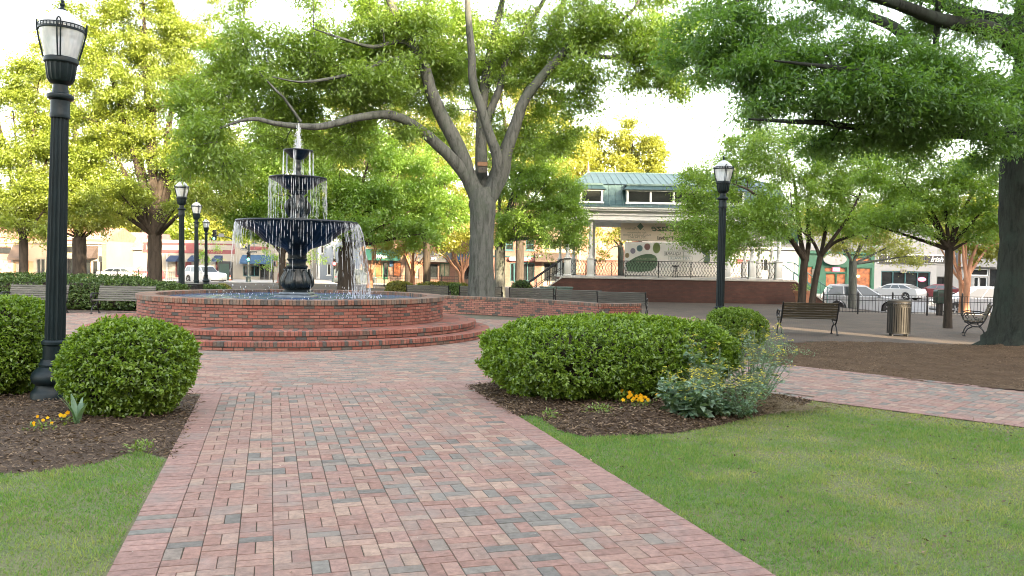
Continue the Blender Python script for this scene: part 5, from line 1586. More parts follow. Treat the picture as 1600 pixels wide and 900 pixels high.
# square black lattice bin behind the basin
t = thing('trash_can', 'square black lattice bin behind the basin under the lamps', 'trash can', at(297, 31))
mb = MB()
for s in (-1, 1):
    for k in range(9):
        x = -.36 + k * .09
        mb.box(x - .008, x + .008, s * .30 - .008, s * .30 + .008, .05, .78)
    for z in (.06, .3, .55, .78): mb.box(-.37, .37, s * .30 - .012, s * .30 + .012, z - .012, z + .012)
    for k in range(8):
        y = -.28 + k * .08
        mb.box(s * .37 - .008, s * .37 + .008, y - .008, y + .008, .05, .78)
mb.build('lattice', M_BLACK, t)
mb = MB(); mb.box(-.34, .34, -.27, .27, .04, .74, bev=.02); mb.build('liner', M('bin_liner'), t)
mb = MB(); mb.box(-.40, .40, -.33, .33, .79, .84, bev=.015); mb.build('lid', M_BLACK, t)
# dark green postbox shaped bin at the right fence
t = thing('litter_bin', 'dark green post mounted bin in front of the right iron fence', 'bin', at(1469, 33.6))
M_GRN = M('dark_green_paint', (0.012, 0.04, 0.03), .45)
mb = MB(); mb.box(-.20, .20, -.17, .17, .48, .98, bev=.03); mb.prism([(-.20, .98), (.20, .98), (.15, 1.05), (-.15, 1.05)], 'y', -.16, .16); mb.build('bin_box', M_GRN, t)
mb = MB(); mb.box(-.11, .11, -.09, .09, -.05, .48, bev=.02); mb.build('stand', M_BLACK, t)
mb = MB(); mb.box(-.13, .13, -.176, -.172, .80, .90); mb.build('slot', M('bin_liner'), t)
# grey green trough in front of the bandstand wall
t = thing('planter_trough', 'grey green flared trough bin against the bandstand brick wall', 'trough', at(869, 40.6))
M_TR = M('trough_plastic', (0.10, 0.16, 0.145), .6)
mb = MB()
for (x0, x1) in ((-.80, -.03), (.03, .80)):
    mb.prism([(x0 + .16, .08), (x1 - .10, .08), (x1, .66), (x0, .66)], 'y', -.30, .30)
mb.build('bin_body', M_TR, t)
mb = MB()
for (x0, x1) in ((-.83, -.02), (.02, .83)): mb.box(x0, x1, -.33, .33, .66, .73, bev=.02)
mb.build('lid', M_TR, t)

# ---------------------------------------------------------------- iron fences
def fence(label, p0, p1, n_post, h=.78, spacing=.13):
    p0 = Vector(p0); p1 = Vector(p1)
    e = p1 - p0; L = e.length; e.normalize()
    t = thing('iron_fence', label, 'fence', p0, math.atan2(e.y, e.x), 'low black iron fences')
    f0 = Vector((0, 0, 0))
    for i in range(n_post + 1):
        x = L * i / n_post
        mb = MB(); mb.box(x - .028, x + .028, -.028, .028, -.05, h + .06, bev=.006); mb.lathe([(.03, h + .06), (.04, h + .09), (.02, h + .13), (.003, h + .15)], 8, o=(x, 0, 0)); mb.build('post', M_BLACK, t)
    mb = MB()
    for z in (.10, h * .72, h): mb.box(.03, L - .03, -.012, .012, z - .012, z + .012)
    mb.build('rail', M_BLACK, t)
    mb = MB()
    k = int(L / spacing)
    for i in range(1, k):
        x = L * i / k
        mb.box(x - .007, x + .007, -.007, .007, .06, h - .013)
    mb.build('pickets', M_BLACK, t)
    return t
fence('low iron fence along the street in front of the silver cars', (X(1288, 33.5), 33.5, 0), (X(1560, 33.2), 33.2, 0), 5)
fence('low iron fence by the crape myrtles beyond the basin', (X(556, 62), 62, 0), (X(735, 62), 62, 0), 4, .85)
fence('low iron fence behind the left elm trunk', (X(150, 60), 60, 0), (X(282, 60.5), 60.5, 0), 4, .85)
# bollards of white posts on the far kerb
for i, px in enumerate((800, 812, 825, 838)):
    t = thing('bollard', 'thin pale post in the short row right of the oak trunk', 'bollard', at(px, 44), 0, 'pale posts before the brick shops')
    mb = MB(); mb.lathe([(.035, -.05), (.035, .80), (.045, .81), (.045, .84), (.02, .87)], 10); mb.build('post', M('pale_paint', (.55, .52, .45), .6), t)

# ---------------------------------------------------------------- bird box on the oak, hanging in the fork
t = thing('nest_box', 'small dark wooden nest box fixed in the fork of the big oak', 'nest box', P(754, 262, 30.95))
mb = MB(); mb.box(-.16, .16, -.12, .12, -.20, .05, bev=.008); mb.build('box_body', M('nest_wood', (.06, .055, .045), .9), t)
mb = MB(); mb.box(-.19, .19, -.17, .15, .05, .20, bev=.01); mb.build('roof', M('nest_roof', (.20, .115, .065), .9), t)
mb = MB(); mb.lathe([(.032, 0), (.032, .004)], 14); 
for i, v in enumerate(mb.v): mb.v[i] = (v[0], -.121 - v[2], v[1] - .06)
mb.build('hole', M('bin_liner'), t)
# ================================================================ BANDSTAND
def text_mesh(name, s, size, mat, parent, loc, xdir=(1, 0, 0), up=(0, 0, 1), mirror=False, shear=0.0, align='CENTER', ext=.004, bold=0.0, space=1.0, width=None):
    cu = bpy.data.curves.new('lettering', 'FONT')
    cu.body = s; cu.size = size; cu.align_x = align; cu.align_y = 'CENTER'; cu.extrude = ext; cu.shear = shear; cu.offset = bold; cu.space_character = space
    ob = bpy.data.objects.new('lettering', cu); COL.objects.link(ob)
    bpy.context.view_layer.update()
    me = bpy.data.meshes.new_from_object(ob.evaluated_get(bpy.context.evaluated_depsgraph_get()))
    bpy.data.objects.remove(ob)
    me.materials.clear(); me.materials.append(mat)
    xd = Vector(xdir).normalized(); u = Vector(up).normalized(); n = xd.cross(u)
    co = np.empty(len(me.vertices) * 3, dtype=np.float32); me.vertices.foreach_get('co', co); co = co.reshape(-1, 3)
    if width and len(co):
        co[:, 0] *= width / max(1e-6, co[:, 0].max() - co[:, 0].min())
    if mirror: co[:, 0] *= -1
    o = np.array(loc) + co[:, :1] * np.array(xd) + co[:, 1:2] * np.array(u) + co[:, 2:3] * np.array(n)
    me.vertices.foreach_set('co', o.astype(np.float32).ravel())
    me.update()
    ob = bpy.data.objects.new(name, me); COL.objects.link(ob); ob.parent = parent
    return ob

M_WHITE = M('white_paint', (0.72, 0.74, 0.74), .55, var=.12, scale=3)
M_WHITE2 = M('weathered_white_paint', (0.62, 0.63, 0.61), .65, var=.22, scale=2)
m_cop, nt, b = _nt('copper_green_roof')
c = ramp(nt, noise(nt, 1.4, 8, .7, 'Object', (1, 1, .4)), [(0.3, (0.026, 0.060, 0.067)), (0.55, (0.042, 0.085, 0.090)), (0.75, (0.085, 0.145, 0.14))])
nt.links.new(c, b.inputs['Base Color']); b.inputs['Roughness'].default_value = .45; b.inputs['Metallic'].default_value = .25
M_BRK = brick_mat('bandstand_brick', (0.075, 0.030, 0.022), (0.11, 0.043, 0.031), (0.05, 0.038, 0.033))
M_CONC = M('concrete_coping', (0.45, 0.43, 0.40), .85, var=.25, scale=3)
SX = 7.55; SD = 42.0; ZD = 1.24
st = thing('bandstand', 'covered bandstand on a brick base with white columns and green metal roof', 'bandstand', (SX, SD, 0))
HWD = 7.0                                # half width of the deck
DEP = 7.6
mb = MB(); mb.box(-4.95, HWD - .05, 0, DEP, -1.2, ZD - .10)
mb.build('base_wall', M_BRK, st)
mb = MB(); mb.box(-5.0, HWD, -.05, DEP + .05, ZD - .10, ZD, bev=.02); mb.build('deck', M_CONC, st)
# stairs: left and right, seen from the side
for s, run in ((-1, 1.7), (1, 1.75)):
    x0 = -4.95 if s < 0 else HWD - .05
    mb = MB()
    n = 8
    for i in range(n):
        xa = x0 + s * run * i / n; xb = x0 + s * run * (i + 1) / n
        mb.box(min(xa, xb), max(xa, xb), .32, 2.4, -1.2, ZD - .10 - (i + .5) * (ZD + .12) / n)
    sr = mb.build('stairs', M_CONC, st)
    mb = MB(); mb.prism([(x0, ZD - .06), (x0 + s * run, -.02), (x0 + s * (run + .12), -.02), (x0 + s * (run + .12), -1.2), (x0, -1.2)], 'y', -.002, .30)
    mb.build('stair_wall', M_BRK, sr)
    mb = MB(); mb.prism([(x0 - s * .02, ZD - .055), (x0 + s * run, -.015), (x0 + s * (run + .16), -.015), (x0 + s * (run + .16), .05), (x0 + s * run, .055), (x0 - s * .02, ZD + .012)], 'y', -.04, .33)
    mb.build('coping', M_CONC, sr)
    RC = M_BLACK if s < 0 else M('teal_rail_paint', (0.07, 0.19, 0.18), .45)
    for yy in (.16, 2.3):
        mb = MB()
        mb.tube([Vector((x0 - s * .4, yy, ZD + .90)), Vector((x0, yy, ZD + .88)), Vector((x0 + s * run, yy, .88)), Vector((x0 + s * (run + .25), yy, .86))], .030, 7)
        mb.tube([Vector((x0, yy, ZD + .42)), Vector((x0 + s * run, yy, .42))], .018, 6)
        for i in range(6):
            k = i / 5
            mb.tube([Vector((x0 + s * run * k, yy, ZD * (1 - k) - .02)), Vector((x0 + s * run * k, yy, ZD * (1 - k) + .89))], .018, 6)
        mb.build('handrail', RC, sr, smooth=60)
# columns
ZB = 4.16
def column(x, y, big=True):
    mb = MB()
    w = .17 if big else .13
    mb.bbox(x - w, x + w, y - w, y + w, ZD, ZD + .92, .02)
    mb.bbox(x - w - .03, x + w + .03, y - w - .03, y + w + .03, ZD + .002, ZD + .10, .015)
    mb.bbox(x - w - .03, x + w + .03, y - w - .03, y + w + .03, ZD + .90, ZD + .97, .015)
    q = w * .64
    mb.lathe([(q * 1.25, ZD + .96), (q * 1.3, ZD + 1.01), (q, ZD + 1.06), (q * .92, ZD + 1.2), (q * 1.1, ZD + 1.24), (q * .95, ZD + 1.28), (q * .92, ZD + 1.5), (q * 1.15, ZD + 1.55), (q * .9, ZD + 1.60), (q * .78, ZB - .28), (q * 1.0, ZB - .24), (q * .85, ZB - .2), (q * 1.3, ZB - .03), (q * 1.35, ZB)], 16, o=(x, y, 0))
    mb.build('column', M_WHITE2, st, smooth=40)
fx = [-4.7, -3.53, 3.53, 4.83, 6.2]
for x in fx: column(x, .35)
for x in (-4.7, -3.9, -2.7, 2.7, 4.3, 6.35): column(x, DEP - .5, False)
for y in (2.6, 4.9):
    column(6.55, y, False)
# railing with crossed ovals
def railing(x0, x1, y):
    mb = MB()
    L = x1 - x0
    for z in (ZD + .09, ZD + .84): mb.box(x0, x1, y - .018, y + .018, z - .015, z + .015)
    n = max(1, int(round(L / 1.6)))
    for i in range(n + 1):
        x = x0 + L * i / n
        mb.box(x - .02, x + .02, y - .02, y + .02, ZD, ZD + .86)
    k = max(2, int(L / .16))
    for i in range(k):
        a = x0 + L * i / k; w = L / k
        for s in (0, 1):
            pts = []
            for q in range(7):
                tt = q / 6
                pts.append(Vector((a + w * (.5 + (.5 if s else -.5) * math.cos(tt * PI * 2)), y, ZD + .10 + .73 * tt)))
            mb.tube(pts, .0095, 4, cap=False)
    mb.build('railing', M_BLACK, st)
for a, b_ in ((-4.53, -3.70), (-3.36, 3.36), (3.70, 4.66), (5.0, 6.03)): railing(a, b_, .35)
railing(-4.7, 6.25, DEP - .25)
# frieze beam, cornice
mb = MB()
XE = 6.75; XL = -5.05
for (y0, y1) in ((.05, .55), (DEP - .75, DEP - .25)): mb.box(XL, XE, y0, y1, ZB, 4.62)
for (x0, x1) in ((XL, XL + .5), (XE - .5, XE)): mb.box(x0, x1, .552, DEP - .752, ZB, 4.62)
mb.box(XL - .06, XE + .06, -.02, DEP - .2, 4.40, 4.46)
mb.box(XL - .25, XE + .25, -.22, DEP + .0, 4.622, 4.70)
mb.box(XL - .34, XE + .34, -.31, DEP + .09, 4.702, 4.82, bev=.02)
mb.box(XL + .3, XE - .3, .3, DEP - .5, 4.56, 4.60)
mb.build('entablature', M_WHITE, st)
# mansard roof: flared skirt, then a low hipped top
def hip(mb, e0, z0, e1, z1):
    """frustum ring between two insets"""
    def rect(e, z): return [(XL - .38 + e, -.35 + e, z), (XE + .38 - e, -.35 + e, z), (XE + .38 - e, DEP + .13 - e, z), (XL - .38 + e, DEP + .13 - e, z)]
    a, b_ = rect(e0, z0), rect(e1, z1)
    for i in range(4):
        j = (i + 1) % 4
        mb.poly([a[i], a[j], b_[j], b_[i]])
mb = MB()
prof = [(0, 4.80), (.02, 4.86), (.28, 4.98), (.50, 5.18), (.66, 5.45), (.78, 5.75), (.86, 5.98), (.90, 6.03)]
for (e0, z0), (e1, z1) in zip(prof[:-1], prof[1:]): hip(mb, e0, z0, e1, z1)
hip(mb, .80, 6.03, .98, 6.06)
def rect(e, z): return [(XL - .38 + e, -.35 + e, z), (XE + .38 - e, -.35 + e, z), (XE + .38 - e, DEP + .13 - e, z), (XL - .38 + e, DEP + .13 - e, z)]
a = rect(.98, 6.06); ym = (DEP - .22) / 2
r0, r1 = (XL + 1.62, ym, 6.98), (XE - 2.0, ym, 6.98)
mb.poly([a[0], a[1], r1, r0]); mb.poly([a[1], a[2], r1]); mb.poly([a[2], a[3], r0, r1]); mb.poly([a[3], a[0], r0])
rf = mb.build('roof', m_cop, st)
mb = MB()                               # standing seams and ridge roll
nse = 30
for i in range(nse + 1):
    x = XL + .65 + (XE - XL - 1.3) * i / nse
    pts = [Vector((x, -.36 + e - .004, z + .008)) for e, z in prof]
    mb.tube(pts, .016, 4, cap=False)
    k = 1
    xr = max(r0[0], min(r1[0], x))
    t1 = Vector((x, a[0][1], 6.075))
    t2 = Vector((xr, ym, 6.99))
    if xr != x:
        c0, c1 = (a[0][0], r0[0]) if x < 0 else (a[1][0], r1[0]); f = max(0, min(1, (x - c0) / (c1 - c0)))
        t2 = Vector((x, a[0][1] + (ym - a[0][1]) * f, 6.075 + .92 * f))
    mb.tube([t1, t2], .020, 4, cap=False)
for p, q in ((r0, r1), (a[0], r0), (a[1], r1)): mb.tube([Vector(p) + Vector((0, 0, .01)), Vector(q) + Vector((0, 0, .01))], .035, 6)
mb.build('seams', M('seam_metal', (0.10, 0.17, 0.17), .5), rf)
# finial on the ridge end
mb = MB()
for x in (r0[0], r1[0]): mb.lathe([(.09, 6.95), (.10, 7.05), (.05, 7.09), (.065, 7.25), (.03, 7.5), (.005, 7.62)], 12, o=(x, ym, 0))
mb.build('finial', M('finial_paint', (.30, .22, .2), .7), rf, smooth=40)
# dormers
def dormer(x0, x1, n):
    yb = 1.5; yf = -.03; z0, z1 = 5.04, 5.70
    d = MB()
    d.prism([(yf, z0), (yf, z1), (yb, z1), (yb, z0)], 'x', x0, x0 + .06); d.prism([(yf, z0), (yf, z1), (yb, z1), (yb, z0)], 'x', x1 - .06, x1)
    d.box(x0 + .062, x1 - .062, yf, yb, z1 - .07, z1); d.box(x0 + .062, x1 - .062, yf, yb, z0, z0 + .06)
    do = d.build('dormer', M_WHITE, rf)
    f = MB()
    w = (x1 - x0 - .12) / n
    f.box(x0 - .05, x1 + .05, yf - .05, yf, z1 - .06, z1 + .01); f.box(x0 - .05, x1 + .05, yf - .07, yf, z0 - .05, z0 + .03)
    for i in range(n + 1):
        xc = x0 + .06 + w * i
        f.box(xc - .05, xc + .05, yf - .03, yf - .002, z0 + .032, z1 - .062)
    f.build('frame', M_WHITE, do)
    g = MB(); g.box(x0 + .07, x1 - .07, yf + .05, yf + .08, z0 + .06, z1 - .07)
    # louvre slats in the opening
    for i in range(14):
        zz = z0 + .08 + i * (z1 - z0 - .16) / 14
        g.box(x0 + .07, x1 - .07, yf + .015, yf + .045, zz, zz + .012)
    g.build('louvre', M('dark_louvre', (0.012, 0.022, 0.018), .6, var=.3), do)
    t_ = MB()
    e = .16
    b0_, b1_ = [(x0 - e, yf - .2, z1 + .012), (x1 + e, yf - .2, z1 + .012), (x1 + e, yb + .3, z1 + .012), (x0 - e, yb + .3, z1 + .012)], [(x0 + .06, yf + .16, z1 + .24), (x1 - .06, yf + .16, z1 + .24), (x1 - .06, yb + .3, z1 + .30), (x0 + .06, yb + .3, z1 + .30)]
    for i in range(4):
        j = (i + 1) % 4; t_.poly([b0_[i], b0_[j], b1_[j], b1_[i]])
    t_.poly(list(reversed(b0_)))
    t_.box(x0 - .02, x1 + .02, yf + .10, yb + .3, z1 + .242, z1 + .285)
    t_.box(x0 + .02, x1 - .02, yf + .14, yb + .3, z1 + .286, z1 + .33)
    ns = max(2, int((x1 - x0) / .42))
    for i in range(1, ns):
        xx = x0 + (x1 - x0) * i / ns
        t_.tube([Vector((xx - e * (1 - 2 * i / ns), yf - .2, z1 + .025)), Vector((xx, yf + .16, z1 + .25))], .014, 4)
    t_.build('dormer_roof', m_cop, do)
dormer(-4.16, -2.98, 1); dormer(-1.78, 1.86, 3); dormer(3.05, 4.24, 1)

# banners on the back rail, seen from behind (so the writing runs backwards)
def cloth_mat(n, c):
    m = M(n, c, .9, var=.06, scale=3, bmp=.15, bscale=12)
    nt = m.node_tree; b = nt.nodes['Principled BSDF']; out = [x for x in nt.nodes if x.type == 'OUTPUT_MATERIAL'][0]
    tr = N(nt, 'ShaderNodeBsdfTranslucent'); tr.inputs['Color'].default_value = c + (1,)
    ms = N(nt, 'ShaderNodeMixShader'); ms.inputs[0].default_value = .55
    nt.links.new(b.outputs[0], ms.inputs[1]); nt.links.new(tr.outputs[0], ms.inputs[2]); nt.links.new(ms.outputs[0], out.inputs['Surface'])
    return m
M_CLOTH = cloth_mat('cream_banner_cloth', (0.88, 0.80, 0.70))
M_CLOTH2 = cloth_mat('pale_banner_cloth', (0.88, 0.86, 0.82))
def ink(n, c): return M('banner_ink_' + n, c, .9, var=.12, bmp=0)
I_GR = ink('green', (0.16, 0.23, 0.17)); I_DK = ink('dark', (0.12, 0.13, 0.11)); I_TXT = ink('grey', (0.28, 0.30, 0.24))
YB = SD + DEP - .9
k47 = YB / FPX
def bx(px, py): q = P(px, py, YB); return q.x, q.z
bt_ = thing('banner', 'cream festival banner hung across the back of the bandstand, seen from behind', 'banner', (bx(1055, 361)[0], YB, bx(1055, 361)[1]), 0, 'banners at the back of the bandstand')
def cloth(name, w, h, mat, parent, ny=10, nx=46):
    mb = MB()
    for s in (0, .012):
        for j in range(ny + 1):
            for i in range(nx + 1):
                x = -w / 2 + w * i / nx; z = -h / 2 + h * j / ny
                mb.v.append((x, .02 * math.sin(i * .9 + j * .2) * (.4 + .6 * (1 - j / ny)) + .012 * math.sin(i * 2.1) + s + .03, z))
    o_ = (nx + 1) * (ny + 1)
    for j in range(ny):
        for i in range(nx):
            a_ = j * (nx + 1) + i
            mb.face((a_, a_ + 1, a_ + nx + 2, a_ + nx + 1)); mb.face((o_ + a_, o_ + a_ + nx + 1, o_ + a_ + nx + 2, o_ + a_ + 1))
    return mb.build(name, mat, parent, smooth=60)
w1 = bx(1141, 361)[0] - bx(970.5, 361)[0]; h1 = bx(970, 346)[1] - bx(970, 379)[1]
cloth('cloth', w1, h1, M_CLOTH, bt_)
def rel(o, px, py): q = bx(px, py); return (q[0] - o.location.x, -.025, q[1] - o.location.z)
text_mesh('lettering', 'Marietta Daze', .52, I_GR, bt_, rel(bt_, 1070, 357.5), mirror=True, shear=.35, bold=.012, width=3.9)
text_mesh('lettering', 'Arts & Crafts Festival', .30, I_DK, bt_, rel(bt_, 1063, 372.5), mirror=True, bold=.008, width=2.75)
text_mesh('lettering', 'Marietta', .20, I_TXT, bt_, rel(bt_, 986, 357), mirror=True, shear=.3)
for i, (s_, y) in enumerate((('For Information', 363.5), ('Parks, Recreation & Facilities', 367.2), ('770.794.5601', 371), ('www.mariettaga.gov', 375))):
    text_mesh('lettering', s_, .155 if i != 2 else .19, I_TXT, bt_, rel(bt_, 995, y), mirror=True, width=(1.1, 1.62, 1.0, 1.3)[i])
mb = MB(); q = rel(bt_, 1000.5, 354); mb.prism([(q[0] - .20, q[2]), (q[0], q[2] - .22), (q[0] + .20, q[2]), (q[0], q[2] + .22)], 'y', -.03, -.022)
mb.tube([Vector((q[0] + .15, -.026, q[2] - .15)), Vector((q[0] + .26, -.026, q[2] - .22))], .012, 4); mb.build('emblem', I_GR, bt_)
mb = MB(); q = rel(bt_, 1119, 370.5); mb.lathe([(.001, 0), (.30, 0), (.30, .006), (.001, .006)], 24)
for i, v in enumerate(mb.v): mb.v[i] = (q[0] + v[0], -.02 - v[2], q[2] + v[1] * .75)
mb.build('emblem', I_GR, bt_)
b2_ = thing('banner', 'pale art walk banner with coloured dots and a green palette, seen from behind', 'banner', (bx(1051, 406)[0], YB + .06, bx(1051, 406)[1]), 0, 'banners at the back of the bandstand')
w2 = bx(1126, 361)[0] - bx(976, 361)[0]; h2 = bx(970, 379.5)[1] - bx(970, 433)[1]
cloth('cloth', w2, h2, M_CLOTH2, b2_)
def rel2(px, py): q = bx(px, py); return (q[0] - b2_.location.x, -.03, q[1] - b2_.location.z)
def disc(px, py, rx, rz, col, nm='dot'):
    mb = MB(); q = rel2(px, py)
    mb.prism([(q[0] + rx * math.cos(t * PI / 16), q[2] + rz * math.sin(t * PI / 16)) for t in range(32)], 'y', -.03, -.022)
    return mb.build(nm, col, b2_)
for (px, py, rx, rz, cn, c) in ((980, 399, .13, .15, 'tan', (.50, .40, .25)), (989, 392, .15, .17, 'violet', (.38, .36, .46)), (999.5, 388, .18, .19, 'teal', (.25, .42, .46)), (1011.5, 385.5, .18, .20, 'rose', (.50, .30, .30)), (1026, 387.5, .22, .32, 'lime', (.38, .50, .22))):
    disc(px, py, rx, rz, ink(cn, c))
mb = MB()
pts = [rel2(px, py) for px, py in ((978, 411), (985, 406.5), (993, 402), (1002, 398.5), (1010, 396.8), (1018, 397), (1024, 399.5), (1027, 404), (1027.5, 411), (1025, 418), (1018, 423), (1000, 425), (980, 424))]
mb.prism([(p[0], p[2]) for p in pts], 'y', -.03, -.022); mb.build('palette', ink('sage', (0.20, 0.32, 0.21)), b2_)
I_LT = ink('pale', (.62, .68, .50))
for s_, y, w_ in (('FIRST FRIDAYS', 404.8, 1.1), ('April - November', 409, 1.2)):
    q = rel2(1009, y); text_mesh('lettering', s_, .17, I_LT, b2_, (q[0], -.036, q[2]), mirror=True, width=w_)
for s_, y, w_, x_, c in (('MARIETTA', 389.5, 1.2, 1063, ink('olive', (.38, .42, .26))), ('SQUARE', 396.5, .95, 1052, I_DK), ('ART WALK', 403.8, 1.2, 1062.5, ink('blue', (.33, .43, .45)))):
    q = rel2(x_, y); text_mesh('lettering', s_, .23, c, b2_, q, mirror=True, width=w_)
mb = MB()
def frame(px0, px1, py0, py1):
    a_, c_ = rel2(px0, py0), rel2(px1, py1); e = .012
    for (x0, x1, z0, z1) in ((a_[0], c_[0], a_[2] - e, a_[2]), (a_[0], c_[0], c_[2], c_[2] + e), (a_[0], a_[0] + e, c_[2] + e, a_[2] - e), (c_[0] - e, c_[0], c_[2] + e, a_[2] - e)): mb.box(x0, x1, -.034, -.026, z0, z1)
frame(1044.5, 1082, 385.5, 392.8); frame(1038, 1068, 393, 400); frame(1068.4, 1078.5, 393, 400); frame(1044.5, 1082, 400.4, 407.5)
mb.build('frame', I_TXT, b2_)
mb = MB()
pts = [rel2(px, py) for px, py in ((1095, 390), (1097.5, 387.8), (1102, 388), (1107, 390.5), (1110, 394.5), (1109, 397.5), (1110, 402), (1109.5, 408), (1106, 412), (1101, 411.5), (1099, 408.5), (1101.5, 403), (1103, 399.5), (1098, 396), (1095.3, 393))]
mb.prism([(p[0], p[2]) for p in pts], 'y', -.03, -.022)
mb.build('palette', I_GR, b2_)
mb = MB(); a_, c_ = rel2(1089, 410.5), rel2(1119, 390.5)
mb.tube([Vector((a_[0], -.038, a_[2])), Vector(((a_[0] + c_[0]) / 2, -.038, (a_[2] + c_[2]) / 2)), Vector((c_[0], -.038, c_[2]))], [.008, .035, .022], 5); mb.build('paint_brush', I_GR, b2_)
# small stool left standing on the deck
t = thing('stool', 'small black stool left standing on the bandstand deck', 'stool', (P(1055, 430, 45.5).x, 45.5, ZD))
mb = MB()
for a0 in (0.4, 2.5, 4.6): mb.tube([Vector((.05 * math.cos(a0), .05 * math.sin(a0), .60)), Vector((.17 * math.cos(a0), .17 * math.sin(a0), 0))], .016, 6)
mb.build('legs', M_BLACK, t)
mb = MB(); mb.lathe([(.04, .58), (.19, .60), (.20, .64), (.17, .665)], 18); mb.build('seat', M_BLACK, t, smooth=40)

# terracotta pot with plant beside the stairs
t = thing('flower_pot', 'large terracotta pot with a leafy plant beside the bandstand wall', 'flower pot', (P(1254, 470, 40.6).x, 40.6, float(gz(P(1254, 470, 40.6).x, 40.6))))
mb = MB(); mb.lathe([(.28, -.05), (.40, .60), (.46, .62), (.47, .74), (.42, .75), (.40, .66)], 28, cap=False); mb.build('pot', M('terracotta', (0.42, 0.20, 0.12), .85, var=.2), t, smooth=40)
mb = MB(); mb.lathe([(.01, .64), (.40, .64)], 20, cap=False); mb.build('potting_soil', m_mulch, t)
def tuft(parent, n, R_, h, z0, lsize, mat, seed):
    r = np.random.default_rng(seed)
    C = np.stack([r.normal(size=n) * R_ * .5, r.normal(size=n) * R_ * .5, z0 + r.random(n) * h], 1)
    D = np.stack([C[:, 0], C[:, 1], np.full(n, R_ * .4)], 1) + r.normal(size=(n, 3)) * R_ * .4
    Nn = r.normal(size=(n, 3)) * .5 + np.array([0, 0, 1.])
    sz = r.uniform(.6, 1.3, n)
    npmesh('foliage', leaf_quads(C, D, Nn, lsize[0] * sz, lsize[1] * sz), 4, mat, parent, r.random(n), world=False)
tuft(t, 260, .35, .35, .66, (.12, .05), L_GREEN, 3)
t = thing('flower_pot', 'potted plant standing behind the hedge near the left elm', 'flower pot', at(211, 40))
mb = MB(); mb.lathe([(.16, -.05), (.24, .42), (.27, .44), (.27, .50), (.22, .5)], 18); mb.build('pot', M_GRN, t, smooth=40)
tuft(t, 260, .38, .62, .5, (.14, .03), L_GREEN, 4)
